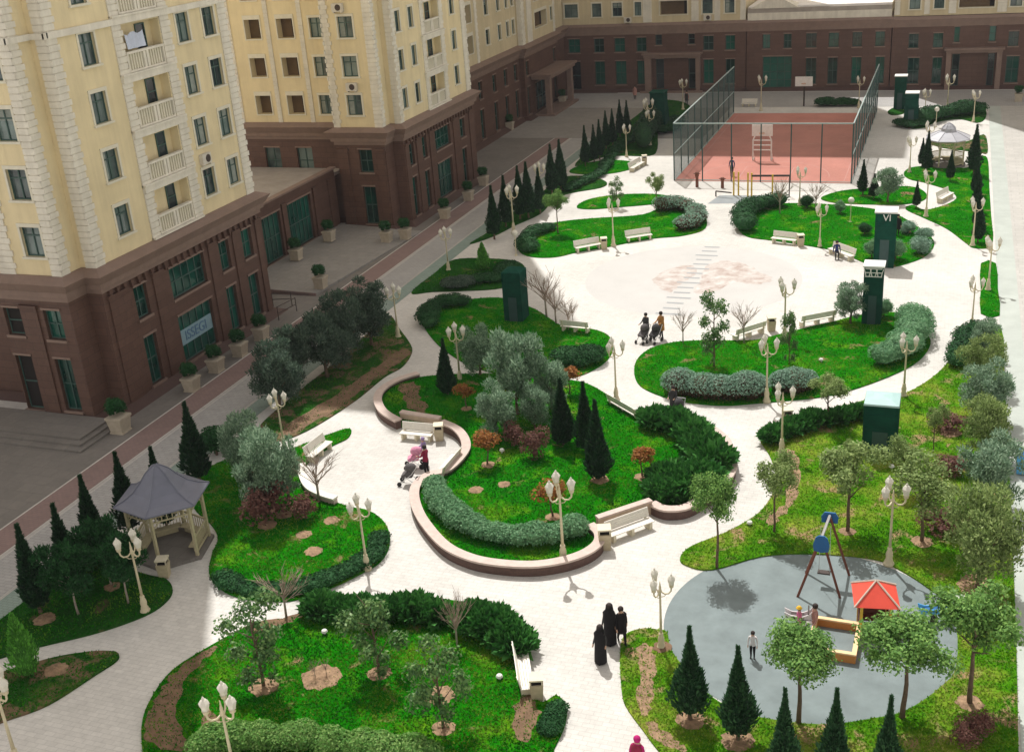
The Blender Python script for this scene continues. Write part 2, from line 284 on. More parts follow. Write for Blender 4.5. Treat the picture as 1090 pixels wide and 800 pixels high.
# ------------------------------------------------------------------ mesh building
class MB:
    def __init__(s): s.v = []; s.f = []; s.m = []; s.cur = 0
    def mat(s, i): s.cur = i; return s
    def face(s, idx): s.f.append(tuple(idx)); s.m.append(s.cur)
    def add(s, pts):
        b = len(s.v); s.v.extend([tuple(p) for p in pts]); return b
    def quad(s, a, b, c, d):
        i = s.add((a, b, c, d)); s.face((i, i + 1, i + 2, i + 3))
    def box(s, x0, y0, z0, x1, y1, z1):
        return s.hexa([(x0, y0, z0), (x1, y0, z0), (x1, y1, z0), (x0, y1, z0)], [(x0, y0, z1), (x1, y0, z1), (x1, y1, z1), (x0, y1, z1)])
    def hexa(s, lo, hi):
        n = len(lo); b = s.add(lo); t = s.add(hi)
        s.face([b + i for i in range(n - 1, -1, -1)]); s.face([t + i for i in range(n)])
        for i in range(n):
            j = (i + 1) % n; s.face((b + i, b + j, t + j, t + i))
        return s
    def obox(s, c, size, rz=0.0, rx=0.0, ry=0.0):
        m = Matrix.Rotation(rz, 3, 'Z') @ Matrix.Rotation(ry, 3, 'Y') @ Matrix.Rotation(rx, 3, 'X'); c = Vector(c)
        hx, hy, hz = size[0] / 2, size[1] / 2, size[2] / 2
        lo = [c + m @ Vector(p) for p in ((-hx, -hy, -hz), (hx, -hy, -hz), (hx, hy, -hz), (-hx, hy, -hz))]
        hi = [c + m @ Vector(p) for p in ((-hx, -hy, hz), (hx, -hy, hz), (hx, hy, hz), (-hx, hy, hz))]
        return s.hexa(lo, hi)
    def prism(s, poly, z0, z1): return s.hexa([(p[0], p[1], z0) for p in poly], [(p[0], p[1], z1) for p in poly])
    def tube(s, pts, rad, n=8, cap=True):
        pts = [Vector(p) for p in pts]
        if not isinstance(rad, (list, tuple)): rad = [rad] * len(pts)
        rings = []; ref = None
        for i, p in enumerate(pts):
            d = (pts[min(i + 1, len(pts) - 1)] - pts[max(i - 1, 0)]).normalized()
            if ref is None: ref = Vector((1, 0, 0)) if abs(d.x) < 0.8 else Vector((0, 1, 0))
            a = (ref - d * ref.dot(d)).normalized(); ref = a; b_ = d.cross(a)
            rings.append(s.add([p + (a * math.cos(2 * math.pi * k / n) + b_ * math.sin(2 * math.pi * k / n)) * rad[i] for k in range(n)]))
        for i in range(len(rings) - 1):
            for k in range(n):
                j = (k + 1) % n; s.face((rings[i] + k, rings[i] + j, rings[i + 1] + j, rings[i + 1] + k))
        if cap:
            s.face([rings[0] + k for k in range(n - 1, -1, -1)]); s.face([rings[-1] + k for k in range(n)])
        return s
    def lathe(s, prof, c=(0, 0, 0), n=12, sx=1.0, sy=1.0, ph=0.0):
        rings = []
        for r, z in prof:
            rings.append(s.add([(c[0] + sx * r * math.cos(ph + 2 * math.pi * k / n), c[1] + sy * r * math.sin(ph + 2 * math.pi * k / n), c[2] + z) for k in range(n)]))
        for i in range(len(rings) - 1):
            for k in range(n):
                j = (k + 1) % n; s.face((rings[i] + k, rings[i] + j, rings[i + 1] + j, rings[i + 1] + k))
        s.face([rings[0] + k for k in range(n - 1, -1, -1)]); s.face([rings[-1] + k for k in range(n)])
        return s
    def ball(s, c, r, n=10, m=6, sz=1.0):
        return s.lathe([(max(0.02 * r, r * math.sin(math.pi * i / m)), -r * sz * math.cos(math.pi * i / m)) for i in range(m + 1)], c, n)
    def mesh(s, name, mats, smooth=False):
        me = bpy.data.meshes.new(name); me.from_pydata(s.v, [], s.f)
        for m in (mats if isinstance(mats, (list, tuple)) else [mats]): me.materials.append(M[m] if isinstance(m, str) else m)
        if any(s.m): me.polygons.foreach_set('material_index', s.m)
        if smooth: me.polygons.foreach_set('use_smooth', [True] * len(me.polygons))
        me.update(); return me
    def build(s, name, mats, parent=None, smooth=False, loc=None): return link(name, s.mesh(name, mats, smooth), parent, loc)

KIDS = {}
def link(name, me, parent=None, loc=None, rz=None):
    o = bpy.data.objects.new(name, me); COL.objects.link(o)
    if parent: o.parent = parent; KIDS.setdefault(parent.name, []).append(o)
    if loc is not None: o.location = loc
    if rz is not None: o.rotation_euler = (0, 0, rz)
    return o
def tag(o, label, cat, group=None):
    o['label'] = label; o['category'] = cat
    if group: o['group'] = group
    return o
def thing(name, label, cat, loc=(0, 0, 0), rz=0.0, group=None, s=1.0):
    o = bpy.data.objects.new(name, None); COL.objects.link(o); o.location = loc; o.rotation_euler = (0, 0, rz); o.scale = (s, s, s)
    o.empty_display_size = 0.2
    return tag(o, label, cat, group)
def struct(name, mb, mats):
    o = mb.build(name, mats); o['kind'] = 'structure'; return o
def clone(root, label, loc, rz=0.0, s=1.0, group=None):
    """a copy of a finished thing with copies of its parts and sub-parts"""
    r = root.copy(); COL.objects.link(r); r.location = loc; r.rotation_euler = (0, 0, rz); r.scale = s if isinstance(s, tuple) else (s, s, s)
    r['label'] = label
    if group: r['group'] = group
    def kids(a, b):
        for ch in list(KIDS.get(a.name, ())):
            d = ch.copy(); COL.objects.link(d); d.parent = b; KIDS.setdefault(b.name, []).append(d); kids(ch, d)
    kids(root, r)
    return r

def npmesh(name, verts, faces, mats, matidx=None):
    """fast mesh from numpy: faces is (n,3) or (n,4)"""
    me = bpy.data.meshes.new(name); k = faces.shape[1]
    me.vertices.add(len(verts)); me.vertices.foreach_set('co', verts.astype(np.float32).ravel())
    me.loops.add(faces.size); me.loops.foreach_set('vertex_index', faces.astype(np.int32).ravel())
    me.polygons.add(len(faces)); me.polygons.foreach_set('loop_start', np.arange(0, faces.size, k, dtype=np.int32))
    try: me.polygons.foreach_set('loop_total', np.full(len(faces), k, dtype=np.int32))
    except Exception: pass
    for m in (mats if isinstance(mats, (list, tuple)) else [mats]): me.materials.append(M[m])
    if matidx is not None: me.polygons.foreach_set('material_index', matidx)
    me.update(calc_edges=True); me.validate(); return me

def smooth_loop(pts, n=6, closed=True):
    out = []; N = len(pts); P = [Vector((p[0], p[1])) for p in pts]
    rng = range(N) if closed else range(N - 1)
    for i in rng:
        if closed: a, b, c, d = P[i - 1], P[i], P[(i + 1) % N], P[(i + 2) % N]
        else: a, b, c, d = P[max(i - 1, 0)], P[i], P[i + 1], P[min(i + 2, N - 1)]
        for k in range(n):
            t = k / n
            out.append(0.5 * (2 * b + (c - a) * t + (2 * a - 5 * b + 4 * c - d) * t * t + (3 * b - a - 3 * c + d) * t ** 3))
    if not closed: out.append(P[-1])
    return out
def wpts(px, z=0.0): return [at(u, v, z).to_2d() for u, v in px]
def area2(p): return 0.5 * sum(p[i][0] * p[(i + 1) % len(p)][1] - p[(i + 1) % len(p)][0] * p[i][1] for i in range(len(p)))
def offset(poly, d):
    n = len(poly); out = []
    for i in range(n):
        a, b, c = Vector(poly[i - 1]), Vector(poly[i]), Vector(poly[(i + 1) % n])
        n1 = Vector(((b - a).y, -(b - a).x)).normalized(); n2 = Vector(((c - b).y, -(c - b).x)).normalized()
        k = 1 + n1.dot(n2); k = max(k, 0.3)
        out.append(b + (n1 + n2) * (d / k))
    return out
# ------------------------------------------------------------------ buildings
class Face:
    """one straight wall between two footprint corners; a runs along it, d is outward"""
    def __init__(s, p, q, org, base=0.0):
        s.p = Vector((p[0], p[1], 0)) - org; s.u = Vector((q[0] - p[0], q[1] - p[1], 0)); s.L = s.u.length; s.u.normalize()
        s.n = Vector((s.u.y, -s.u.x, 0)); s.a0 = 0.0
    def pt(s, a, z, d=0.0): return s.p + s.u * (a - s.a0) + s.n * d + Vector((0, 0, z))
    def bx(s, mb, a0, a1, z0, z1, d0, d1):
        mb.hexa([s.pt(a0, z0, d1), s.pt(a1, z0, d1), s.pt(a1, z0, d0), s.pt(a0, z0, d0)],
                [s.pt(a0, z1, d1), s.pt(a1, z1, d1), s.pt(a1, z1, d0), s.pt(a0, z1, d0)])
    def wall(s, mb, z0, z1, ops, d=0.0, e0=0.0, e1=0.0):
        """wall with real openings and their reveals; ops = (a0, a1, z0, z1, depth)"""
        lo, hi = s.a0 - e0, s.a0 + s.L + e1
        A = sorted({lo, hi, *[o[0] for o in ops], *[o[1] for o in ops]})
        A = [a for a in A if lo - 1e-6 <= a <= hi + 1e-6]
        for i in range(len(A) - 1):
            mid = (A[i] + A[i + 1]) / 2
            col = sorted([(o[2], o[3]) for o in ops if o[0] < mid < o[1]])
            z = z0
            for b, t in col + [(z1, z1)]:
                if b > z + 1e-4: mb.quad(s.pt(A[i], z, d), s.pt(A[i + 1], z, d), s.pt(A[i + 1], b, d), s.pt(A[i], b, d))
                z = max(z, t)
        for a0, a1, b, t, dep in ops:
            e = d - dep
            mb.quad(s.pt(a0, b, d), s.pt(a0, b, e), s.pt(a0, t, e), s.pt(a0, t, d))
            mb.quad(s.pt(a1, b, e), s.pt(a1, b, d), s.pt(a1, t, d), s.pt(a1, t, e))
            mb.quad(s.pt(a0, t, e), s.pt(a1, t, e), s.pt(a1, t, d), s.pt(a0, t, d))
            mb.quad(s.pt(a0, b, d), s.pt(a1, b, d), s.pt(a1, b, e), s.pt(a0, b, e))

def bars(f, mb, a0, a1, z0, z1, nv, zs, d, w=0.06, t=0.05):
    f.bx(mb, a0, a0 + w, z0, z1, d - t, d); f.bx(mb, a1 - w, a1, z0, z1, d - t, d)
    f.bx(mb, a0 + w, a1 - w, z0, z0 + w, d - t, d); f.bx(mb, a0 + w, a1 - w, z1 - w, z1, d - t, d)
    for i in range(1, nv):
        a = a0 + (a1 - a0) * i / nv; f.bx(mb, a - w / 2, a + w / 2, z0 + w, z1 - w, d - t, d)
    for z in zs: f.bx(mb, a0 + w, a1 - w, z - w / 2, z + w / 2, d - t, d + 0.004)

def win_std(f, root, a0, a1, z0, z1, d0=0.0, trim=True, glass='glass', nv=2):
    mb = MB(); mb.mat(0); e = d0 - 0.20
    bars(f, mb, a0, a1, z0, z1, nv, [z0 + (z1 - z0) * 0.70], e + 0.06)
    mb.mat(1)
    if trim:
        k = 0.14; p = d0 + 0.05
        f.bx(mb, a0 - k, a0, z0, z1, d0 - 0.02, p); f.bx(mb, a1, a1 + k, z0, z1, d0 - 0.02, p)
        f.bx(mb, a0 - k, a1 + k, z1, z1 + 0.2, d0 - 0.02, p + 0.02); f.bx(mb, a0 - k - 0.06, a1 + k + 0.06, z0 - 0.12, z0, d0 - 0.02, p + 0.08)
    w = mb.build('window', ['frame_d', 'frame_w'], root)
    p = MB(); p.quad(f.pt(a0, z0, e), f.pt(a1, z0, e), f.pt(a1, z1, e), f.pt(a0, z1, e)); p.build('pane', glass, w)
    rr = random.Random(int(a0 * 91 + z0 * 37 + f.p.x * 13)); c = rr.random()
    if c < 0.45:
        q = MB(); am = a0 + (a1 - a0) * rr.uniform(0.3, 0.55); zl = z0 if c < 0.3 else z0 + (z1 - z0) * 0.62; e2 = e + 0.004; b0, b1 = (a0, am) if c < 0.15 else ((am, a1) if c < 0.3 else (a0, a1))
        q.quad(f.pt(b0, zl, e2), f.pt(b1, zl, e2), f.pt(b1, z1, e2), f.pt(b0, z1, e2)); q.build('curtain', 'curtain', w)
    return (a0, a1, z0, z1, 0.22)

def win_base(f, root, a0, a1, z0, z1, nv=2, glass='glass_g', d0=0.0, lintel=True, nz=1):
    mb = MB(); e = d0 - 0.28
    bars(f, mb, a0, a1, z0, z1, nv, [z0 + (z1 - z0) * (k + 1) / (nz + 1) for k in range(nz)], e + 0.06, 0.07)
    mb.mat(1)
    f.bx(mb, a0 - 0.1, a1 + 0.1, z0 - 0.14, z0, d0 - 0.05, d0 + 0.12)
    if lintel: f.bx(mb, a0 - 0.06, a1 + 0.06, z1, z1 + 0.12, d0 - 0.05, d0 + 0.08)
    w = mb.build('window', ['frame_d', 'granite_l'], root)
    p = MB(); p.quad(f.pt(a0, z0, e), f.pt(a1, z0, e), f.pt(a1, z1, e), f.pt(a0, z1, e)); p.build('pane', glass, w)
    return (a0, a1, z0, z1, 0.30)

def win_dark(f, root, a0, a1, z0, z1, d0=0.0):
    """open loggia: a deep brown recess under a pale head"""
    mb = MB(); A = [(a0 - 0.1, z0 - 0.1), (a1 + 0.1, z0 - 0.1), (a1 + 0.1, z1 + 0.34), (a0 - 0.1, z1 + 0.34)]; I = [(a0, z0), (a1, z0), (a1, z1), (a0, z1)]
    v = [[mb.add([f.pt(a, z, d) for a, z in q]) for d in (d0 - 0.02, d0 + 0.07)] for q in (A, I)]
    for k in range(4):
        j = (k + 1) % 4; mb.face((v[0][1] + k, v[0][1] + j, v[1][1] + j, v[1][1] + k)); mb.face((v[0][0] + k, v[0][0] + j, v[0][1] + j, v[0][1] + k)); mb.face((v[1][1] + k, v[1][1] + j, v[1][0] + j, v[1][0] + k))
    w = mb.build('window', ['frame_w'], root)
    p = MB(); e = d0 - 0.7; p.quad(f.pt(a0, z0, e), f.pt(a1, z0, e), f.pt(a1, z1, e), f.pt(a0, z1, e))
    p.mat(1); f.bx(p, a1 - 0.5, a1 - 0.05, z0, z1 - 0.1, e, e + 0.05)
    p.build('recess', ['brownwin', 'dark'], w)
    return (a0, a1, z0, z1, 0.7)

def balcony(f, root, a0, a1, zf, zh, d0=0.0, depth=0.6, door_side=1):
    """recessed balcony: floor at zf, head at zh, stone balustrade in front"""
    mb = MB(); rz = zf + 1.08
    f.bx(mb, a0 - 0.75, a1 + 0.75, zf - 0.48, zf - 0.02, d0 - 0.05, d0 + 0.16)
    f.bx(mb, a0 - 0.8, a1 + 0.8, zf - 0.12, zf - 0.015, d0 - 0.04, d0 + 0.24)
    mb.build('balcony_ledge', 'trim', root)
    b = MB(); w = (a1 - a0)
    f.bx(b, a0, a1, rz - 0.12, rz, d0 - 0.16, d0 + 0.10); f.bx(b, a0, a1, zf, zf + 0.1, d0 - 0.14, d0 + 0.08)
    for k in (0, 0.46, 0.54, 1):
        a = a0 + w * k; f.bx(b, max(a0, a - 0.09), min(a1, a + 0.09), zf + 0.1, rz - 0.12, d0 - 0.14, d0 + 0.08)
    b.mat(1)
    for i in range(2):
        s0 = a0 + w * (0.03 + 0.53 * i); s1 = s0 + w * 0.40
        n = 6
        for k in range(n):
            a = s0 + (s1 - s0) * (k + 0.5) / n; f.bx(b, a - 0.055, a + 0.055, zf + 0.1, rz - 0.12, d0 - 0.09, d0 + 0.0)
        f.bx(b, s0 + 0.05, s1 - 0.05, zf + 0.1, rz - 0.12, d0 - 0.12, d0 - 0.10)
    bal = b.build('balustrade', ['trim', 'frame_w'], root)
    r = MB(); e = d0 - depth + 0.01
    r.quad(f.pt(a0, zf, e), f.pt(a1, zf, e), f.pt(a1, zh, e), f.pt(a0, zh, e)); r.build('balcony_back_wall', 'cream', root)
    dd = MB(); k0 = a1 - 1.45 if door_side > 0 else a0 + 0.3
    bars(f, dd, k0, k0 + 0.85, zf + 0.02, zh - 0.15, 1, [zf + 1.6], e + 0.07); 
    do = dd.build('balcony_door', 'frame_d', root)
    g = MB(); g.quad(f.pt(k0, zf, e + 0.015), f.pt(k0 + 0.85, zf, e + 0.015), f.pt(k0 + 0.85, zh - 0.15, e + 0.015), f.pt(k0, zh - 0.15, e + 0.015)); g.build('pane', 'glass_d', do)
    return (a0, a1, zf, zh, depth)

def quoin(f, root, a0, a1, z0, z1, d0=0.0, tooth=0.0, side=1):
    """white stone strip of alternating courses"""
    mb = MB(); h = 0.34; z = z0; k = 0
    f.bx(mb, a0 + 0.04, a1 - 0.04, z0, z1, d0 - 0.02, d0 + 0.03)
    while z < z1 - 0.05:
        t = tooth if k % 2 else 0.0
        f.bx(mb, a0 - (t if side < 0 else 0), a1 + (t if side > 0 else 0), z + 0.02, min(z + h - 0.03, z1), d0 - 0.02, d0 + 0.075); z += h; k += 1
    mb.build('quoin', 'trim', root)

CORN = [(6.98, 7.28, 0.12, 0.12), (7.28, 7.62, 0.30, 0.34), (7.62, 8.10, 0.42, 0.72), (8.10, 8.38, 0.66, 0.05)]
def block(name, label, cat, foot, org, top, spec, up_d=-0.08, corn=CORN, wallmat='cream', pz=(0.0, 0.32)):
    """spec[i] for footprint edge i: dict(a0, base=[...], up=[...], quoin=[...])"""
    org = Vector((org[0], org[1], 0))
    root = thing(name, label, cat, org)
    loc = [Vector((p[0] - org.x, p[1] - org.y)) for p in foot]
    base = MB(); up = MB(); n = len(foot)
    for i in range(n):
        f = Face(foot[i], foot[(i + 1) % n], org); sp = spec.get(i, {}); f.a0 = sp.get('a0', 0.0)
        ob = []; ou = []
        for w in sp.get('base', []):
            ob.append(w[0](f, root, *w[1:]))
        for w in sp.get('up', []):
            ou.append(w[0](f, root, *w[1:], **({'d0': up_d})))
        f.wall(base, 0, 7.0, ob)
        cr = lambda k: (Vector(foot[k % n]) - Vector(foot[k - 1])).cross(Vector(foot[(k + 1) % n]) - Vector(foot[k % n]))
        f.wall(up, 8.2, top, ou, up_d, up_d if cr(i) > 0 else -up_d, up_d if cr((i + 1) % n) > 0 else -up_d)
        for q in sp.get('quoin', []): quoin(f, root, q[0], q[1], 8.36, q[2] if len(q) > 2 else 27.5, up_d, *(q[3:] if len(q) > 3 else (0.12, 1)))
        for a0, a1 in sp.get('pil', []):
            f.bx(base, a0, a1, 0.3, 6.5, -0.02, 0.10); f.bx(base, a0 - 0.08, a1 + 0.08, 6.5, 6.68, -0.02, 0.2)
        for z0, z1, d in sp.get('band', []):
            b = MB(); f.bx(b, f.a0 - (d if cr(i) > 0 else 0), f.a0 + f.L, z0, z1, up_d - 0.02, d); b.build('string_course', 'trim', root)
        if sp.get('dentil'):
            d = base; a = f.a0 + 0.4
            while a < f.a0 + f.L - 0.3:
                d.hexa([f.pt(a + 0.12, 6.5, 0.16), f.pt(a + 0.18, 6.5, 0.16), f.pt(a + 0.18, 6.5, 0.0), f.pt(a + 0.12, 6.5, 0.0)],
                       [f.pt(a, 6.98, 0.2), f.pt(a + 0.3, 6.98, 0.2), f.pt(a + 0.3, 6.98, 0.0), f.pt(a, 6.98, 0.0)]); a += 0.62
    base.build('base_wall', 'granite', root); up.build('upper_wall', wallmat, root)
    c = MB()
    for z0, z1, d0, d1 in corn:
        c.hexa([(p.x, p.y, z0) for p in offset(loc, d0)], [(p.x, p.y, z1) for p in offset(loc, d1)])
    c.build('cornice', 'granite_l', root)
    p = MB(); p.hexa([(q.x, q.y, pz[0]) for q in offset(loc, 0.75)], [(q.x, q.y, pz[1]) for q in offset(loc, 0.12)]); p.build('plinth', 'granite_d', root)
    r = MB(); r.prism(offset(loc, up_d), top, top + 0.5); r.build('roof', 'roofgrey', root)
    return root

def rows(fn, cols, heads, h): return [(fn, a0, a1, z - h, z) for a0, a1 in cols for z in heads]
H1 = [11.02, 14.07, 17.12, 20.13, 23.2, 26.25]
B1F = [(-42.32, 47.74), (-42.32, 63.72), (-66, 63.72), (-66, 48.2), (-47.9, 48.2), (-47.9, 46.2), (-43.3, 46.2), (-43.3, 47.74)]
b1 = block('apartment_block', 'cream apartment block with brown granite base at the left, a banner in its shop window', 'building', B1F, (-54, 55), 44, {
    0: dict(a0=47.74, up=rows(win_std, [(50.15, 51.37), (58.6, 59.8), (61.25, 62.45)], H1, 1.62) + [(balcony, 53.65, 57.0, z - 2.5, z) for z in H1],
            base=[(win_base, 50.26, 51.4, 4.5, 6.4), (win_base, 50.26, 51.4, 0.45, 3.4, 2), (win_base, 53.6, 57.15, 4.5, 6.4, 5), (win_base, 53.6, 57.15, 0.45, 3.42, 5),
                  (win_base, 58.8, 59.9, 4.5, 6.4), (win_base, 58.8, 59.9, 0.45, 3.4), (win_base, 61.4, 62.55, 4.5, 6.4), (win_base, 61.4, 62.55, 0.45, 3.35)],
            quoin=[(47.76, 48.55), (52.85, 53.6), (57.08, 57.9), (62.85, 63.7)], pil=[(48.1, 49.5), (52.0, 52.9), (57.6, 58.3), (60.3, 61.0), (63.0, 63.6)], band=[(20.22, 20.55, 0.1)], dentil=True),
    1: dict(quoin=[(0.02, 0.8)]),
    5: dict(a0=-47.9, up=rows(win_std, [(-45.4, -44.12)], H1, 1.62), base=[(win_base, -45.15, -44.0, 4.75, 6.45), (win_base, -45.15, -44.05, 0.5, 3.62), (win_base, -47.86, -46.72, 4.85, 6.45, 1, 'dark'), (win_base, -47.86, -46.72, 0.36, 3.65, 1, 'dark')],  # dark panes stand in for the shade of the open entrance
            quoin=[(-47.4, -46.35), (-43.95, -43.32)], pil=[(-46.55, -45.5)], band=[(20.22, 20.55, 0.1)]),
    6: dict(quoin=[(0.02, 0.7)], band=[(20.235, 20.535, 0.1)]), 7: dict(quoin=[(0.3, 0.96)], band=[(20.245, 20.525, 0.1)])})

mb = MB(); mb.box(-66 + 54, 48.3 - 55, 44.5, -42.4 + 54, 59.3 - 55, 65); mb.build('upper_storeys', 'cream', b1)  # unseen upper mass, trimmed so its shadow edge falls on the path
H2 = [10.95, 13.97, 16.97, 20.0]
B2F = [(-41.7, 85.0), (-41.7, 100.3), (-62, 100.3), (-62, 85.5), (-47.0, 85.5), (-47.0, 83.5), (-42.6, 83.5), (-42.6, 85.0)]
b2 = block('apartment_block', 'cream apartment block with brown base beyond the paved forecourt, second along the left road', 'building', B2F, (-52, 92), 65, {
    0: dict(a0=85.0, up=rows(win_std, [(85.95, 86.85), (88.45, 89.35), (96.95, 97.9)], H2, 1.58) + [(balcony, 91.35, 94.5, z - 2.5, z) for z in H2],
            base=[(win_base, 86.0, 86.9, 4.7, 6.6), (win_base, 86.0, 86.9, 0.45, 3.7), (win_base, 88.6, 89.5, 4.7, 6.6), (win_base, 88.6, 89.5, 0.45, 3.6), (win_base, 91.3, 94.6, 4.7, 6.45, 4), (win_base, 91.3, 94.5, 0.45, 3.55, 4),
                  (win_base, 96.9, 98.0, 4.6, 6.3), (win_base, 97.0, 98.0, 0.45, 3.6)],
            quoin=[(85.02, 85.7), (90.7, 91.3), (94.55, 95.25), (99.3, 100.28)], pil=[(85.1, 85.8), (87.3, 88.2), (90.0, 90.9), (95.2, 96.2), (99, 100.1)], dentil=True),
    1: dict(quoin=[(0.02, 0.8)]),
    3: dict(a0=-62, up=rows(win_dark, [(-55.25, -53.8), (-52.2, -50.7)], [10.6, 13.68, 16.75, 19.8], 1.55) + rows(win_std, [(-49.2, -48.0)], [10.6, 13.68, 16.75, 19.8], 1.55),
            base=[(win_base, -55.1, -53.6, 4.0, 6.25, 2, 'glass'), (win_base, -52.0, -50.5, 4.0, 6.25, 2, 'glass')], quoin=[(-57.2, -56.6, 27.5, 0.0, 1), (-53.3, -52.9, 27.5, 0.0, 1), (-50.2, -49.8, 27.5, 0.0, 1)]),
    4: dict(quoin=[(1.3, 1.98)]),
    5: dict(a0=-47.0, up=rows(win_std, [(-45.55, -44.25)], H2, 1.6), base=[(win_base, -45.05, -43.85, 4.72, 6.6), (win_base, -45.05, -43.9, 0.4, 3.55)],
            quoin=[(-46.98, -46.4), (-43.3, -42.62)], pil=[(-46.9, -46.0), (-43.4, -42.7)]),
    6: dict(quoin=[(0.02, 0.6)]), 7: dict(quoin=[(0.35, 0.88)])})

B3F = [(-46.9, 100.6), (-46.9, 127.6), (-46.3, 127.6), (-46.3, 139.6), (-46.9, 139.6), (-46.9, 144.6), (-66, 144.6), (-66, 100.6)]
H3 = [11.35, 14.4, 17.4]
b3 = block('apartment_block', 'cream apartment block with a columned porch in the far left corner of the court', 'building', B3F, (-56, 122), 50, {
    0: dict(a0=100.6, up=rows(win_dark, [(111.6, 114.4)], H3, 1.75) + rows(win_std, [(118.1, 119.2), (121.8, 122.7), (124.4, 125.2), (126.2, 127.0)], H3, 1.55) + rows(win_std, [(103, 104), (107.5, 108.5)], H3, 1.55),
            base=[x for a in (103, 107, 111, 114.8, 119, 122.5, 125.8) for x in ((win_base, a, a + 1.0, 4.7, 6.5), (win_base, a, a + 1.0, 0.5, 3.6))], quoin=[(115.3, 115.9, 20), (100.62, 101.2, 20)]),
    2: dict(a0=127.6, up=rows(win_dark, [(132.2, 136.6)], H3, 1.75) + rows(win_std, [(138, 138.9)], H3, 1.55), base=[x for a in (128.2, 138.2) for x in ((win_base, a, a + 0.9, 4.9, 6.5), (win_base, a, a + 0.9, 0.5, 3.6))] + [(win_base, 131, 137, 0.1, 3.6, 4, 'glass_d')],
            quoin=[(127.62, 128.6, 20), (129.6, 131.2, 20, 0.0, 1), (139.0, 139.58, 20)]),
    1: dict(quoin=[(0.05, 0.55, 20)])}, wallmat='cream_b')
mb = MB()
oz = Vector((-56, 122, 0))
for (x0, y0, z0, x1, y1, z1) in ((-46.2, 129.4, 4.25, -43.9, 139.2, 4.6), (-46.2, 129.2, 4.6, -43.7, 139.4, 4.85), (-44.7, 129.8, 0, -44.1, 130.5, 4.25), (-44.7, 138.1, 0, -44.1, 138.8, 4.25), (-46.2, 129.5, 0, -43.6, 139.1, 0.25)):
    mb.box(x0 - oz.x, y0 - oz.y, z0, x1 - oz.x, y1 - oz.y, z1)
mb.build('porch', 'granite_l', b3)

# the wing across the far end of the court, in three masses
def opl(lst, z0, z1, nv=2, g='glass_g', nz=1): return [(win_base, a, b, z0, z1, nv, g, 0.0, True, nz) for a, b in lst]
HB = [10.8, 13.85]
bl = block('apartment_wing', 'tall pale apartment wing behind the ball court with a wide brown doorway', 'building',
    [(-60, 145), (-24.1, 145), (-24.1, 162), (-60, 162)], (-42, 152), 64, {
    0: dict(a0=-60, up=rows(win_std, [(-46.8, -45.05), (-43.2, -42.0), (-40.55, -39.35), (-37.75, -36.9), (-29.35, -28.1), (-26.65, -25.5)], HB, 1.6) + rows(win_dark, [(-34.6, -31.2)], HB, 1.6),
            base=opl([(-46.5, -44.95), (-43.1, -41.8), (-40.45, -39.1), (-37.6, -36.35), (-29.25, -28.0), (-26.55, -25.4)], 4.9, 6.6) + opl([(-35.2, -34.4), (-31.1, -30.3)], 5.65, 6.9, 1, 'glass_d')
                 + opl([(-43.1, -41.8), (-40.4, -39.0), (-37.6, -36.3), (-29.25, -28.0), (-26.5, -25.4)], 0.9, 3.8) + opl([(-46.3, -45.0)], 0.3, 3.8, 1, 'glass_d') + opl([(-35.2, -34.2), (-31.1, -30.1)], 0.3, 3.95, 1, 'glass_d'),
            quoin=[(-36.7, -35.6, 16, 0.0, 1), (-30.7, -29.8, 16, 0.0, 1), (-27.9, -27.2, 16, 0.0, 1), (-24.8, -24.15, 16, 0.0, 1)]),
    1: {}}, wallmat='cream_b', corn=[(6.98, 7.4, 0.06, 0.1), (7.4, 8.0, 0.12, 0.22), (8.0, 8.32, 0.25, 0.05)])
mb = MB(); ob = Vector((-42, 152, 0))
for x0, y0, z0, x1, y1, z1 in ((-36.6, 144.2, 4.15, -29.5, 144.98, 4.55), (-36.8, 144.0, 4.55, -29.3, 144.98, 4.75), (-36.5, 144.3, 0, -35.7, 144.98, 4.15), (-30.1, 144.3, 0, -29.6, 144.98, 4.15), (-37, 143.6, 0, -29.2, 144.2, 0.2)):
    mb.box(x0 - ob.x, y0 - ob.y, z0, x1 - ob.x, y1 - ob.y, z1)
mb.build('portal', 'granite_l', bl)
bm = block('low_wing', 'low brown granite wing with a white roof between the tall far wings', 'building',
    [(-24.0, 145), (-7.4, 145), (-7.4, 162), (-24.0, 162)], (-15.7, 152), 9.05, {
    0: dict(a0=-24.0, base=opl([(-22.1, -21.2), (-19.6, -18.7), (-17.0, -15.8), (-14.4, -13.25), (-11.7, -10.65), (-9.15, -8.1)], 4.95, 6.6) + opl([(-22.05, -18.6)], 0.3, 4.0, 4, 'glass_g', 3)
                 + opl([(-16.95, -15.75), (-14.4, -13.3), (-11.7, -10.6), (-9.0, -8.0)], 0.7, 3.75))}, wallmat='trim', corn=[(6.98, 7.4, 0.06, 0.1), (7.4, 7.95, 0.12, 0.22), (7.95, 8.22, 0.25, 0.05)])
mb = MB(); mb.box(-8.2, -6.5, 9.56, 8.2, 9.8, 9.75); mb.build('roof_sheet', 'roofwhite', bm)
mb = MB(); mb.hexa([(-7.9, -7.05, 9.56), (-2.2, -7.05, 9.56), (-2.2, -4.5, 9.56), (-7.9, -4.5, 9.56)], [(-5.1, -7.05, 11.0), (-4.9, -7.05, 11.0), (-4.9, -4.5, 11.0), (-5.1, -4.5, 11.0)]); mb.build('gable', 'trim', bm)
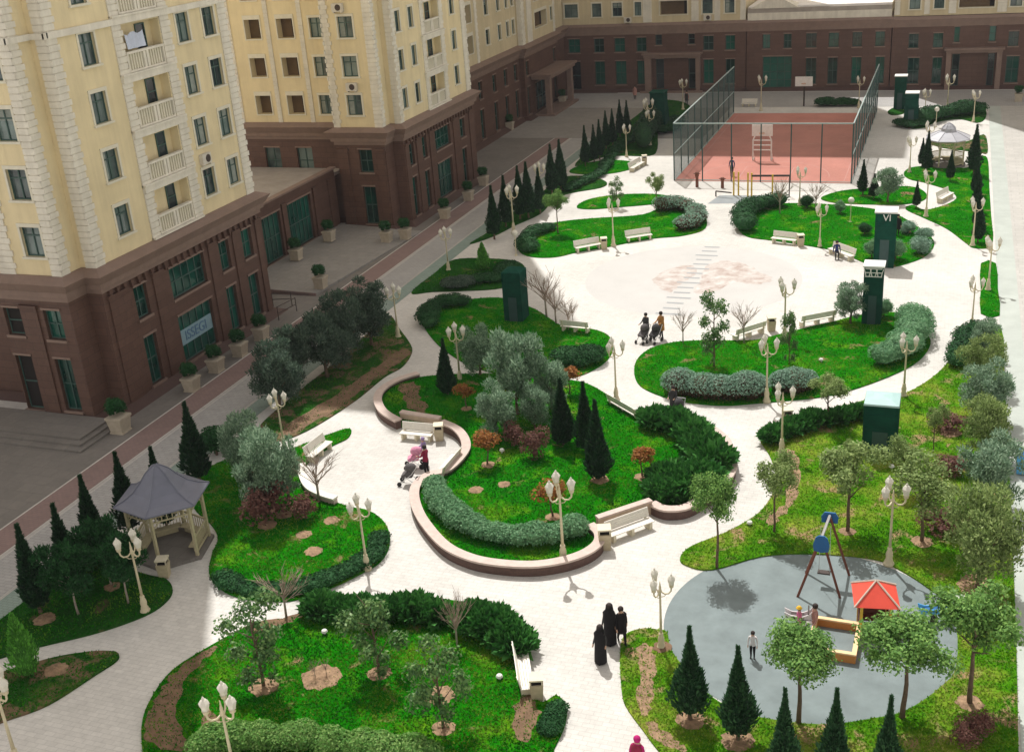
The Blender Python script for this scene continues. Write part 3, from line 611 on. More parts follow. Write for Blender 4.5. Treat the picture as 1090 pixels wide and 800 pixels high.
br = block('apartment_wing', 'tall pale apartment wing at the far right corner beyond the small pavilion', 'building',
    [(-7.3, 145), (24, 145), (24, 162), (-7.3, 162)], (6, 152), 62, {
    0: dict(a0=-7.3, up=rows(win_std, [(-5.6, -4.45), (-2.95, -1.9)], [10.5, 13.55], 1.55) + rows(win_dark, [(-0.3, 3.4)], [10.5, 13.55], 1.55) + rows(win_std, [(5.0, 6.2), (8, 9.2)], [10.5, 13.55], 1.55),
            base=opl([(-5.45, -4.4), (-2.8, -1.75), (5.15, 6.2), (8, 9)], 4.65, 6.25) + opl([(-0.6, 0.0), (3.1, 3.8)], 5.2, 6.9, 1) + opl([(-5.4, -4.15), (-2.7, -1.7), (5.15, 6.5), (8, 9)], 0.6, 3.55) + opl([(-0.6, 0.2), (3.2, 3.9)], 0.3, 3.9, 1, 'glass_d'),
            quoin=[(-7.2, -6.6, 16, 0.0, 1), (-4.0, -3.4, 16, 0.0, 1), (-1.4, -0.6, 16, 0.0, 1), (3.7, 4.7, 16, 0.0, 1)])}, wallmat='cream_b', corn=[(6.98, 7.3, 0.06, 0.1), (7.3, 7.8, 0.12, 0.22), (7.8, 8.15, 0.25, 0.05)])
mb = MB(); ob = Vector((6, 152, 0))
for x0, y0, z0, x1, y1, z1 in ((-1.3, 144.2, 4.1, 4.7, 144.98, 4.4), (-1.5, 144.0, 4.4, 4.9, 144.98, 4.62), (-1.25, 144.3, 0, -0.7, 144.98, 4.1), (4.1, 144.3, 0, 4.65, 144.98, 4.1)):
    mb.box(x0 - ob.x, y0 - ob.y, z0, x1 - ob.x, y1 - ob.y, z1)
mb.build('portal', 'granite_l', br)

# low shop link between the first two blocks
lk = thing('shop_link', 'low brown shop building with a flat roof terrace joining the two left apartment blocks', 'building', (-54, 74, 0))
f = Face((-47.5, 63.8), (-47.5, 83.4), Vector((-54, 74, 0))); f.a0 = 63.8; w = MB()
ops = [win_base(f, lk, 71.75, 74.4, 0.45, 4.05, 4), win_base(f, lk, 75.5, 79.15, 0.45, 4.1, 6), win_base(f, lk, 67.3, 70.6, 0.45, 4.05, 4)]
f.wall(w, 0, 5.05, ops)
w.box(6.25, -10.2, 4.62, 6.495, 9.4, 5.05)
for a in (71.15, 74.95, 79.8, 82.3): f.bx(w, a - 0.3, a + 0.3, 0.3, 4.4, -0.02, 0.14)
w.build('shop_wall', 'granite', lk)
w = MB(); w.box(6.2, -10.2, 5.05, 6.75, 9.4, 5.2); w.build('parapet_cap', 'granite_l', lk)
w = MB(); w.box(-12, -10.2, 4.3, 6.25, 11.4, 4.55); w.build('roof_terrace', 'roofgrey', lk)

# banner in the shop window of the first block
bn = thing('banner', 'pale blue banner with blue letters hung across the green shop window', 'banner', (-42.55, 55.37, 1.45))
mb = MB(); mb.box(-0.01, -1.72, 0, 0.02, 1.72, 0.95); mb.build('cloth', 'banner', bn)
def lettering(txt, size, mat, parent, loc, rot, name='lettering', ext=0.008):
    c = bpy.data.curves.new(name, 'FONT'); c.body = txt; c.size = size; c.extrude = ext; c.align_x = 'CENTER'; c.align_y = 'CENTER'
    o = bpy.data.objects.new(name, c); COL.objects.link(o)
    bpy.context.view_layer.update()
    me = bpy.data.meshes.new_from_object(o.evaluated_get(bpy.context.evaluated_depsgraph_get())); bpy.data.objects.remove(o)
    me.materials.clear(); me.materials.append(M[mat])
    l = link(name, me, parent, loc); l.rotation_euler = rot; return l
lettering('ISSEGI', 0.86, 'bannerink', bn, (0.04, 0, 0.47), (R(90), 0, R(90)))

# things on the facades
def ac_unit(label, loc, rz):
    o = thing('air_conditioner', label, 'air conditioner', loc, rz, 'air conditioners on the facades')
    mb = MB(); mb.box(-0.45, 0.02, 0, 0.45, 0.34, 0.62); mb.box(-0.36, 0.0, -0.1, -0.3, 0.34, 0); mb.box(0.3, 0.0, -0.1, 0.36, 0.34, 0); mb.build('casing', 'ac', o)
    mb = MB(); mb.lathe([(0.24, 0), (0.24, 0.02)], (0, 0, 0), 14); me = mb.mesh('fan_grille', 'metal_d'); g = link('fan_grille', me, o, (-0.1, 0.36, 0.32)); g.rotation_euler = (R(90), 0, 0)
    return o
ac_unit('white air conditioner under a window on the right face of the nearest cream block', (-42.48, 59.0, 11.35), R(-90))
ac_unit('white air conditioner beneath the middle window on the front bay of the second cream block', (-44.9, 83.58, 11.3), R(180))
ac_unit('white air conditioner under the upper window of that front bay, top of the frame', (-45.3, 83.58, 17.35), R(180))
ac_unit('white air conditioner on the tall far wing, left of the brown doorway', (-38.6, 145.0, 8.45), R(180))
ac_unit('white air conditioner on the tall far wing, right of the brown doorway', (-28.7, 145.0, 8.45), R(180))
ln = thing('hanging_sheet', 'pale blue sheet hung to dry over the top balcony rail', 'laundry', (-42.52, 54.75, 18.62))
mb = MB()
for i in range(8):
    for j in range(4):
        p = lambda a, b: (0.05 * math.sin(a * 1.9) + 0.02 * b, -0.75 + a * 0.2, 1.0 - b * 0.2 - (0.08 * math.sin(a * 1.3) if b == 0 else 0))
        mb.quad(p(i, j), p(i + 1, j), p(i + 1, j + 1), p(i, j + 1))
mb.build('cloth', 'laundry', ln)
# ------------------------------------------------------------------ the ground
mb = MB(); mb.quad((-500, -300, 0), (500, -300, 0), (500, 700, 0), (-500, 700, 0)); struct('ground', mb, 'paving')
def strip(name, x0, x1, y0, y1, z, mat):
    mb = MB(); mb.quad((x0, y0, z), (x1, y0, z), (x1, y1, z), (x0, y1, z)); return struct(name, mb, mat)
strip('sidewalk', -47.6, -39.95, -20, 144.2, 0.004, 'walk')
strip('red_lane', -39.85, -38.22, -20, 143, 0.008, 'redlane')
strip('lane_line', -38.16, -37.98, -20, 140, 0.008, 'kerb')
strip('road', -37.94, -35.72, -20, 138, 0.006, 'asphalt')
strip('lane_line', -35.70, -35.58, -20, 136, 0.008, 'kerb')
strip('green_lane', -35.56, -34.45, -20, 134, 0.008, 'greenlane')
strip('road', 3.42, 16, -20, 141, 0.006, 'paving').data.materials[0] = masonry('pale_concrete', (0.47, 0.45, 0.415), (0.43, 0.413, 0.38), (0.35, 0.33, 0.305), 1.2, 0.6, 0.014, 0.09, 0.85, True, 0.2)
strip('green_lane', 3.44, 4.6, -20, 141, 0.010, 'greenlane').data.materials[0] = noisy('sunlit_green_lane', (0.41, 0.44, 0.40), 0.1, 0.6, 0.85)  # paler than the left green lane: strong sun put into the colour
strip('red_lane', 6.9, 8.6, -20, 141, 0.010, 'redlane').data.materials[0] = noisy('sunlit_red_lane', (0.50, 0.41, 0.37), 0.1, 0.6, 0.85)  # red lane bleached by sunlight that is painted into its colour
strip('far_road', -46.9, 22, 134.5, 143.8, 0.012, 'asphalt')
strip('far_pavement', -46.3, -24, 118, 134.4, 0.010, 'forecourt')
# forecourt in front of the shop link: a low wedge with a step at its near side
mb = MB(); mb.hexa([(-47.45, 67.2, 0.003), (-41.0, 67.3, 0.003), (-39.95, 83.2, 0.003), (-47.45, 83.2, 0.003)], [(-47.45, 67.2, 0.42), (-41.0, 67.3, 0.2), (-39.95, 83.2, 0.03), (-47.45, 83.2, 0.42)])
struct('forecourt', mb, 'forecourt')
mb = MB(); mb.hexa([(-47.4, 67.12, 0.0), (-41.0, 67.22, 0.0), (-41.0, 67.29, 0.0), (-47.4, 67.19, 0.0)], [(-47.4, 67.12, 0.40), (-41.0, 67.22, 0.18), (-41.0, 67.29, 0.18), (-47.4, 67.19, 0.40)]); struct('forecourt_riser', mb, 'redlane')
mb = MB()
for i, d in enumerate((0.0, 0.45, 0.9)): mb.box(-60, 42.6 + d * 1.0, 0.0 if i == 0 else 0.12 * i, -41.4 - 0.35 * i, 46.0, 0.12 * (i + 1) - 0.003)
struct('entrance_steps', mb, 'walk')

# round plaza paving with its mosaic
cx, cy = -15.9, 74.6
def disc(name, c, r, z, mat, n=64, wob=0.0, ph=0.0):
    pts = [(c[0] + r * (1 + wob * math.sin(3 * a + ph) + wob * 0.7 * math.sin(7 * a + 2 * ph) + wob * 0.5 * math.sin(13 * a + ph)) * math.cos(a), c[1] + r * (1 + wob * math.sin(3 * a + ph) + wob * 0.7 * math.sin(7 * a + 2 * ph) + wob * 0.5 * math.sin(13 * a + ph)) * math.sin(a), z) for a in [2 * math.pi * k / n for k in range(n)]]
    mb = MB(); i = mb.add(pts); mb.face(range(i, i + n)); return struct(name, mb, mat)
disc('plaza_circle', (cx, cy), 7.3, 0.004, 'mosaic')
def blotch(px, z, mat, wob=0.12):
    P = smooth_loop(wpts(px), 5); c = sum(P, Vector((0, 0))) / len(P); rr = random.Random(len(px))
    Q = [Vector((p.x + rr.uniform(-wob, wob), p.y + rr.uniform(-wob, wob))) for p in P]
    mb = MB(); i = mb.add([(q.x, q.y, z) for q in Q])
    for t in tessellate_polygon([[Vector((q.x, q.y, 0)) for q in Q]]):
        if abs(area2([Q[k] for k in t])) < 1e-6: continue
        mb.face([i + k for k in (t if area2([Q[k] for k in t]) > 0 else (t[0], t[2], t[1]))])
    return mb
mb = blotch([(695, 297), (712, 287), (735, 282), (742, 290), (722, 305), (712, 311), (698, 303)], 0.008, 0)
mb2 = blotch([(744, 300), (752, 284), (770, 277), (790, 280), (806, 288), (822, 297), (805, 303), (785, 300), (765, 309), (748, 313), (738, 309)], 0.008, 0)
b = mb.add(mb2.v)
for t in mb2.f: mb.face([b + k for k in t])
struct('plaza_mosaic', mb, 'mosaic_pink')
mb = MB(); A, B = at(711, 334), at(758, 263)
ax = (B - A).normalized(); nx = Vector((-ax.y, ax.x, 0)); LL = (B - A).length
for k in range(15):
    c = A + ax * (LL * k / 14); w = 0.55 + 0.25 * (k % 3 == 0)
    mb.quad(*[(q.x, q.y, 0.012) for q in (c - nx * w - ax * 0.12, c + nx * w - ax * 0.12, c + nx * w + ax * 0.12, c - nx * w + ax * 0.12)])
struct('mosaic_scale', mb, 'mosaic_grey')

disc('playground_surface', (-3.47, 36.44), 5.38, 0.010, 'rubber', 96)
mb = MB(); mb.quad((-23.0, 100.9, 0.012), (-7.8, 100.9, 0.012), (-7.8, 131, 0.012), (-23, 131, 0.012)); struct('ball_court', mb, 'court')
mb = MB()
def line(x0, y0, x1, y1, w=0.06):
    d = Vector((x1 - x0, y1 - y0)).normalized(); n = Vector((-d.y, d.x)) * w / 2
    mb.quad((x0 - n.x, y0 - n.y, 0.016), (x0 + n.x, y0 + n.y, 0.016), (x1 + n.x, y1 + n.y, 0.016), (x1 - n.x, y1 - n.y, 0.016))
for a in ((-22.4, 101.5, -22.4, 130.4), (-8.4, 101.5, -8.4, 130.4), (-22.4, 130.4, -8.4, 130.4), (-22.4, 116, -8.4, 116), (-17.5, 101.5, -17.5, 106.5), (-13.2, 101.5, -13.2, 106.5), (-17.5, 106.5, -13.2, 106.5)): line(*a)
for k in range(24):
    a0, a1 = math.pi * k / 24, math.pi * (k + 1) / 24; line(-15.4 + 5.6 * math.cos(a0), 103 + 5.6 * math.sin(a0), -15.4 + 5.6 * math.cos(a1), 103 + 5.6 * math.sin(a1))
struct('court_lines', mb, noisy('faded_line_paint', (0.55, 0.30, 0.26), 0.15, 1.0, 0.9))
mb = MB(); P = wpts([(753, 217), (826, 216), (829, 208), (766, 208)]); i = mb.add([(p.x, p.y, 0.008) for p in P]); mb.face((i, i + 1, i + 2, i + 3)); struct('exercise_mat', mb, noisy('grey_rubber_mat', (0.27, 0.29, 0.295), 0.12, 1.0, 0.9))

# ------------------------------------------------------------------ lawns
LAWN = {}
def lawn(key, px, mat='turf', z=0.07, blades=1.0, dry=False, sm=5, raw=None):
    P = smooth_loop(wpts(px) if raw is None else [Vector(p) for p in raw], sm)
    if area2(P) < 0: P = P[::-1]
    mb = MB(); n = len(P)
    tri = tessellate_polygon([[Vector((p.x, p.y, 0)) for p in P]])
    t = mb.add([(p.x, p.y, z) for p in P]); b = mb.add([(p.x, p.y, 0.0) for p in P])
    for a in tri:
        q = [P[i] for i in a]
        if area2(q) < 0: a = (a[0], a[2], a[1])
        mb.face([t + i for i in a])
    for i in range(n): j = (i + 1) % n; mb.face((b + i, b + j, t + j, t + i))
    o = struct('lawn', mb, [mat, 'soil'])
    LAWN[key] = (P, tri, z, blades, dry)
    return o
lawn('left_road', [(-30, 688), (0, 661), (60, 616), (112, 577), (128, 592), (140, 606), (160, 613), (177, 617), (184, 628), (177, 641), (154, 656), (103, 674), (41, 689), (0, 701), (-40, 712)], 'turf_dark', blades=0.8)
lawn('left_sliver', [(-40, 735), (0, 717), (33, 707), (64, 699), (98, 694), (121, 694), (127, 698), (123, 705), (103, 718), (51, 751), (0, 770), (-40, 790)], 'turf_soil', blades=0.6)
lawn('front', [(152, 800), (152, 767), (164, 739), (185, 713), (221, 690), (252, 673), (270, 666), (300, 660), (332, 653), (348, 642), (400, 636), (470, 638), (520, 650), (552, 672), (558, 700), (567, 738), (578, 748), (592, 741), (602, 751), (602, 770), (590, 797), (560, 850), (400, 880), (220, 870), (160, 830)], dry='mid')
lawn('island', [(368, 457), (308, 479), (272, 488), (240, 490), (203, 513), (206, 540), (226, 560), (232, 575), (226, 590), (223, 612), (236, 628), (257, 637), (285, 640), (309, 640), (334, 633), (360, 623), (386, 610), (403, 600), (413, 586), (415, 570), (408, 555), (392, 544), (372, 540), (352, 533), (334, 526), (325, 510), (327, 494), (352, 476), (371, 466)], dry='mid')
lawn('olive_bed', [(414, 337), (424, 349), (437, 367), (438, 377), (428, 391), (409, 402), (378, 427), (334, 455), (301, 469), (283, 468), (276, 455), (310, 424), (350, 392), (390, 357)], 'turf_soil', blades=0.6)
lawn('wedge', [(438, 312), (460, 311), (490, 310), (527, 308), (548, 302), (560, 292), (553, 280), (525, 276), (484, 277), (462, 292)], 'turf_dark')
lawn('middle_left', [(452, 349), (451, 339), (456, 328), (473, 322), (501, 319), (535, 318), (570, 330), (599, 348), (625, 350), (645, 356), (653, 368), (647, 383), (630, 395), (610, 402), (580, 405), (545, 402), (517, 395), (501, 390), (483, 380), (465, 366)], 'turf', dry='mid')
lawn('right_top', [(676, 402), (676, 388), (684, 377), (699, 369), (725, 364), (761, 363), (799, 363), (820, 359), (848, 352), (887, 343), (915, 336), (951, 333), (972, 340), (987, 356), (990, 368), (977, 385), (949, 400), (908, 415), (874, 423), (836, 427), (800, 430), (771, 432), (733, 429), (707, 423), (684, 413)], dry='mid')
lawn('far_middle', [(785, 239), (789, 228), (802, 220), (836, 217), (880, 218), (923, 222), (954, 229), (975, 241), (991, 253), (994, 262), (985, 273), (965, 281), (944, 285), (920, 280), (895, 269), (872, 264), (848, 260), (820, 256), (798, 253), (788, 247)])
lawn('court_strip', [(874, 211), (890, 205), (910, 202), (950, 199), (974, 200), (986, 207), (982, 214), (960, 218), (930, 218), (900, 217), (882, 215)])
lawn('right_beds', [(964, 223), (985, 233), (1008, 244), (1028, 259), (1036, 264), (1051, 264), (1057, 255), (1055, 230), (1053, 200), (1051, 169), (1041, 169), (1030, 179), (1010, 178), (992, 177), (970, 179), (962, 185), (968, 191), (985, 195), (1010, 203), (1018, 211), (1008, 218), (985, 224), (972, 219)], sm=4)
lawn('right_strip', [(1044, 281), (1060, 281), (1062, 308), (1064, 336), (1044, 334), (1044, 308)], sm=2)
lawn('right', [(1044, 345), (1066, 352), (1069, 400), (1074, 500), (1080, 640), (1084, 800), (1085, 845), (900, 860), (760, 850), (717, 815), (699, 797), (684, 777), (668, 755), (662, 738), (660, 700), (664, 678), (682, 670), (700, 671), (710, 674), (716, 695), (745, 731), (771, 751), (807, 764), (874, 772), (926, 766), (964, 757), (1000, 733), (1018, 708), (1015, 651), (990, 628), (954, 605), (926, 595), (861, 590), (810, 593), (758, 607), (730, 602), (724, 594), (736, 582), (771, 568), (797, 554), (812, 542), (823, 524), (825, 503), (819, 485), (809, 468), (818, 461), (848, 448), (882, 438), (920, 427), (964, 419), (1000, 396), (1022, 368)], 'turf_dry', dry=True, sm=4)
lawn('plaza_left', [(554, 269), (551, 258), (562, 245), (580, 240), (600, 236), (630, 233), (684, 229), (708, 219), (735, 217), (749, 226), (751, 243), (728, 251), (697, 254), (668, 259), (643, 264), (614, 269), (591, 274), (568, 274)])
lawn('pine_bed', [(614, 221), (626, 213), (656, 208), (694, 207), (717, 211), (700, 217), (656, 221), (630, 223)])
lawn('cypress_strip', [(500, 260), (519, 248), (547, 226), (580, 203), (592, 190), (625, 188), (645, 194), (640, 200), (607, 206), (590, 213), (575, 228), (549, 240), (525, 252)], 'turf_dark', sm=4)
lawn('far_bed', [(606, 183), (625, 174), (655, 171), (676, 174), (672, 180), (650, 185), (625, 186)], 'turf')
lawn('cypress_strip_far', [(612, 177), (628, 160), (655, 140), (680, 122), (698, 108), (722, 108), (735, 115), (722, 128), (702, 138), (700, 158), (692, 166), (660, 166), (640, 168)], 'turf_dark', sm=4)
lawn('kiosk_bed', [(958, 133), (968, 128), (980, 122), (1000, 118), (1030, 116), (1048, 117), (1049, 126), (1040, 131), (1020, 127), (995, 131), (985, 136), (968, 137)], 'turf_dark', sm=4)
lawn('pavilion_bed', [(990, 152), (1010, 153), (1030, 151), (1040, 146), (1049, 145), (1051, 163), (1040, 162), (1020, 160), (1000, 157)], 'turf_soil', sm=4)
lawn('mound', [(945, 119), (957, 113), (966, 114), (962, 121), (950, 123)], 'turf_dark', sm=4)

# walled central bed
WALL_A = [(446, 405), (424, 412), (408, 422), (403, 433), (409, 446), (425, 456)]
NICHE_A = [(425, 453), (470, 457)]
WALL_B = [(470, 457), (487, 465), (496, 477), (495, 490), (478, 508), (458, 514), (446, 523), (442, 534), (445, 550), (455, 568), (475, 590), (501, 603), (530, 609), (566, 611), (597, 607), (622, 599), (637, 588), (638, 577), (628, 568)]
NICHE_B = [(628, 567), (694, 545)]
WALL_C = [(694, 545), (708, 551), (728, 550), (746, 541), (764, 528), (777, 513), (779, 498), (772, 477), (754, 462)]
cen = [p.to_2d() for p in (at(*q) for q in WALL_A + [NICHE_A[1]] + WALL_B[1:-1] + [NICHE_B[0], NICHE_B[1]] + WALL_C[1:])] + wpts([(735, 450), (712, 452), (688, 451), (653, 427), (627, 412), (600, 407), (560, 403), (520, 401), (480, 402)])
lawn('centre', None, 'turf', 0.28, raw=offset(cen, -0.12) if area2(cen) > 0 else offset(cen[::-1], -0.12), sm=3)
def wall_run(name, label, px, h, th, mats, sm=True, cat='garden wall', cop=0.09):
    P = [at(*p).to_2d() for p in px]
    if sm: P = smooth_loop(P, 5, False)
    c = sum(P, Vector((0, 0))) / len(P); root = thing(name, label, cat, (c.x, c.y, 0))
    n = len(P); N = []
    for i in range(n):
        d = (P[min(i + 1, n - 1)] - P[max(i - 1, 0)]).normalized(); N.append(Vector((-d.y, d.x)))
    def run(z0, z1, w0, w1, nm, mat):
        mb = MB(); A = [mb.add([(p.x - c.x + q.x * s, p.y - c.y + q.y * s, z) for p, q in zip(P, N)]) for s, z in ((w0, z0), (w1, z0), (w1, z1), (w0, z1))]
        for i in range(n - 1):
            for k in range(4): mb.face((A[k] + i, A[(k + 1) % 4] + i, A[(k + 1) % 4] + i + 1, A[k] + i + 1))
        mb.face([a for a in A]); mb.face([a + n - 1 for a in A[::-1]]); mb.build(nm, mat, root)
    run(0, h - 0.002, -th / 2, th / 2, 'wall_body', mats[0]); run(h, h + cop, -th / 2 - 0.06, th / 2 + 0.06, 'coping', mats[1])
    return root
wall_run('garden_wall', 'short curved brick wall with pinkish coping at the shaded left end of the central bed', WALL_A, 0.42, 0.34, ('wallface', 'coping'))
wall_run('garden_wall', 'long sweeping brick wall with pinkish coping below the grey-green hedge of the central bed', WALL_B, 0.42, 0.34, ('wallface', 'coping'))
wall_run('garden_wall', 'curved brick wall with pinkish coping round the juniper end of the central bed', WALL_C, 0.42, 0.34, ('wallface', 'coping'))
wall_run('niche_wall', 'straight tan wall panel behind the shaded bench of the central bed', [(428, 450), (470, 457)], 0.62, 0.2, ('panel', 'coping'), False)
wall_run('niche_wall', 'straight tan wall panel behind the sunlit bench at the front of the central bed', [(636, 565), (693, 546)], 0.62, 0.2, ('panel', 'coping'), False)
wall_run('niche_wall', 'low pale curved edging wall behind the leaning magnolia bench on the left island', [(322, 500), (323, 512), (330, 525), (345, 533), (358, 537)], 0.30, 0.25, ('coping', 'bench_w'), True)

# bare soil: tree pits and worn strips
SOILS = []
def soil(px, mat='soil', z=0.078, wob=0.11, sm=5):
    mb = blotch(px, z, mat, wob); SOILS.append((np.array([v[:2] for v in mb.v]), 0.55)); return struct('soil_patch', mb, mat)
def pit(u, v, r, mat='mulch', z=0.08):
    g = at(u, v); rr = random.Random(int(u * 7 + v)); n = 22
    mb = MB(); c = mb.add([(g.x, g.y, z + 0.06)]); i = mb.add([(g.x + r * 0.9 * rr.uniform(0.82, 1.1) * math.cos(2 * math.pi * k / n), g.y + r * 0.9 * rr.uniform(0.82, 1.1) * math.sin(2 * math.pi * k / n), z) for k in range(n)])
    for k in range(n): mb.face((c, i + k, i + (k + 1) % n))
    SOILS.append((np.array([v[:2] for v in mb.v[1:]]), 0.85))
    o = struct('soil_patch', mb, mat)
pit(342, 722, 0.82); pit(281, 732, 0.62); pit(404, 718, 0.52); pit(468, 741, 0.6); pit(472, 776, 0.45); pit(285, 560, 0.5, z=.08); pit(303, 549, 0.45); pit(353, 555, 0.42); pit(324, 570, 0.40); pit(334, 588, 0.45)
pit(639, 516, 0.5, z=0.29); pit(684, 513, 0.42, z=0.29); pit(520, 500, 0.4, z=0.29); pit(507, 527, 0.4, 'mulch', 0.29); pit(537, 521, 0.35, 'mulch', 0.29); pit(589, 556, 0.4, z=0.29); pit(497, 440, 0.35, z=.29)
pit(735, 768, 0.55, 'mulch'); pit(785, 790, 0.6, 'mulch'); pit(902, 567, 0.4); pit(981, 578, 0.5); pit(1020, 562, 0.5); pit(1032, 750, 0.5); pit(1012, 462, 0.6); pit(1010, 498, 0.6); pit(85, 627, 0.4); pit(120, 626, 0.4); pit(60, 714, 0.5); pit(48, 660, 0.5); pit(705, 690, 0.4, 'soil')
soil([(156, 790), (158, 760), (170, 738), (188, 715), (218, 694), (232, 690), (205, 716), (192, 742), (190, 770), (200, 800)])
soil([(210, 800), (214, 770), (225, 757), (240, 775), (238, 800)], 'soil')
soil([(545, 770), (552, 745), (566, 742), (574, 760), (560, 790)], 'soil')
soil([(262, 668), (300, 658), (322, 655), (310, 664), (280, 672)])
soil([(838, 482), (848, 484), (852, 510), (846, 536), (830, 552), (822, 560), (815, 555), (833, 538), (840, 512)], 'mulch')
soil([(678, 690), (694, 688), (697, 712), (696, 740), (690, 762), (680, 758), (680, 720)], 'mulch')
soil([(690, 770), (715, 785), (730, 798), (715, 800), (700, 790)], 'mulch')
soil([(426, 416), (440, 411), (449, 418), (446, 426), (455, 436), (452, 444), (440, 441), (432, 432)], 'soil', 0.285, 0.14)
soil([(300, 466), (340, 447), (380, 420), (405, 400), (430, 384), (436, 374), (426, 374), (400, 392), (360, 420), (310, 450)], 'soil')
soil([(1020, 620), (1040, 612), (1062, 625), (1062, 640), (1035, 640)], 'mulch')

# ------------------------------------------------------------------ grass blades, one tuft in many
def grass(dry, name, mat, N):
    T = []; 
    for P, tri, z, dens, d in LAWN.values():
        if d != dry: continue
        for a in tri:
            p = [P[i] for i in a]; ar = abs(area2(p)); c = sum(p, Vector((0, 0))) / 3; dist2 = c.x ** 2 + c.y ** 2 + 26 ** 2
            T.append((p[0].x, p[0].y, p[1].x, p[1].y, p[2].x, p[2].y, z, ar * dens / dist2))
    T = np.array(T); w = T[:, 7] / T[:, 7].sum(); k = RNG.choice(len(T), N, p=w); t = T[k]
    r1 = np.sqrt(RNG.random(N)); r2 = RNG.random(N)
    x = (1 - r1) * t[:, 0] + r1 * (1 - r2) * t[:, 2] + r1 * r2 * t[:, 4]; y = (1 - r1) * t[:, 1] + r1 * (1 - r2) * t[:, 3] + r1 * r2 * t[:, 5]; z = t[:, 6]
    keep = np.ones(N, bool)
    for S, cut in SOILS:
        box = (x > S[:, 0].min()) & (x < S[:, 0].max()) & (y > S[:, 1].min()) & (y < S[:, 1].max()); ix = np.nonzero(box)[0]
        if not len(ix): continue
        ins = np.zeros(len(ix), bool); px_, py_ = x[ix], y[ix]
        for q in range(len(S)):
            (xa, ya), (xb, yb) = S[q], S[(q + 1) % len(S)]
            if ya == yb: continue
            ins ^= ((ya > py_) != (yb > py_)) & (px_ < (xb - xa) * (py_ - ya) / (yb - ya) + xa)
        keep[ix[ins & (RNG.random(len(ix)) < cut)]] = False
    x, y, z = x[keep], y[keep], z[keep]; N = len(x)
    a = RNG.random(N) * 2 * np.pi; h = RNG.uniform(0.03, 0.085, N); wd = RNG.uniform(0.02, 0.045, N); lx = RNG.normal(0, 0.04, N); ly = RNG.normal(0, 0.04, N)
    dx, dy = np.cos(a) * wd, np.sin(a) * wd
    V = np.empty((N, 3, 3)); V[:, 0] = np.c_[x - dx, y - dy, z - 0.005]; V[:, 1] = np.c_[x + dx, y + dy, z - 0.005]; V[:, 2] = np.c_[x + lx, y + ly, z + h]
    o = link(name, npmesh(name, V.reshape(-1, 3), np.arange(3 * N).reshape(N, 3), mat)); o['kind'] = 'stuff'; o['label'] = 'short mown grass on the lawns'
grass(False, 'grass', 'grass', 90000)
grass('mid', 'grass', 'midgrass', 90000)
grass(True, 'grass', 'drygrass', 60000)
# ------------------------------------------------------------------ foliage
def leafcloud(blobs, n, size, seed=1, aspect=0.55, shell=(0.72, 1.04), up=0.35, zmin=-0.75, droop=0.0):
    """n leaf faces spread through the skins of ellipsoid clumps; blobs = (x,y,z,rx,ry,rz)"""
    rng = np.random.default_rng(seed); B = np.array(blobs, float)
    w = B[:, 3] * B[:, 4] + B[:, 4] * B[:, 5] + B[:, 3] * B[:, 5]; k = rng.choice(len(B), n, p=w / w.sum()); b = B[k]
    d = rng.normal(size=(n, 3)); d /= np.linalg.norm(d, axis=1)[:, None]; d[:, 2] = np.where(d[:, 2] < zmin, -d[:, 2], d[:, 2])
    rad = rng.uniform(shell[0], shell[1], n)[:, None]
    p = b[:, :3] + d * b[:, 3:6] * rad
    nr = d * 0.8 + rng.normal(size=(n, 3)) * 0.55; nr[:, 2] += up; nr /= np.linalg.norm(nr, axis=1)[:, None]
    t = np.cross(nr, rng.normal(size=(n, 3))); t /= np.linalg.norm(t, axis=1)[:, None] + 1e-9; s = np.cross(nr, t)
    L = size * rng.uniform(0.6, 1.25, n)[:, None]; W = L * aspect
    V = np.stack([p - t * L * 0.5, p + s * W * 0.5, p + t * L * 0.5, p - s * W * 0.5], axis=1)
    return V.reshape(-1, 3), np.arange(4 * n).reshape(n, 4)

def sprays(blobs, n, size, seed=1, width=0.28, up=0.35):
    """pointed sprays growing outward from clumps (junipers, conifers)"""
    rng = np.random.default_rng(seed); B = np.array(blobs, float)
    w = B[:, 3] * B[:, 4] + B[:, 4] * B[:, 5]; k = rng.choice(len(B), n, p=w / w.sum()); b = B[k]
    d = rng.normal(size=(n, 3)); d[:, 2] = np.abs(d[:, 2]) * 0.9 - 0.15; d /= np.linalg.norm(d, axis=1)[:, None]
    p = b[:, :3] + d * b[:, 3:6] * rng.uniform(0.55, 0.95, n)[:, None]
    g = d + rng.normal(size=(n, 3)) * 0.35; g[:, 2] += up; g /= np.linalg.norm(g, axis=1)[:, None]
    s = np.cross(g, rng.normal(size=(n, 3))); s /= np.linalg.norm(s, axis=1)[:, None] + 1e-9
    L = size * rng.uniform(0.6, 1.4, n)[:, None]; W = L * width
    V = np.stack([p, p + g * L * 0.5 + s * W, p + g * L, p + g * L * 0.5 - s * W], axis=1)
    return V.reshape(-1, 3), np.arange(4 * n).reshape(n, 4)

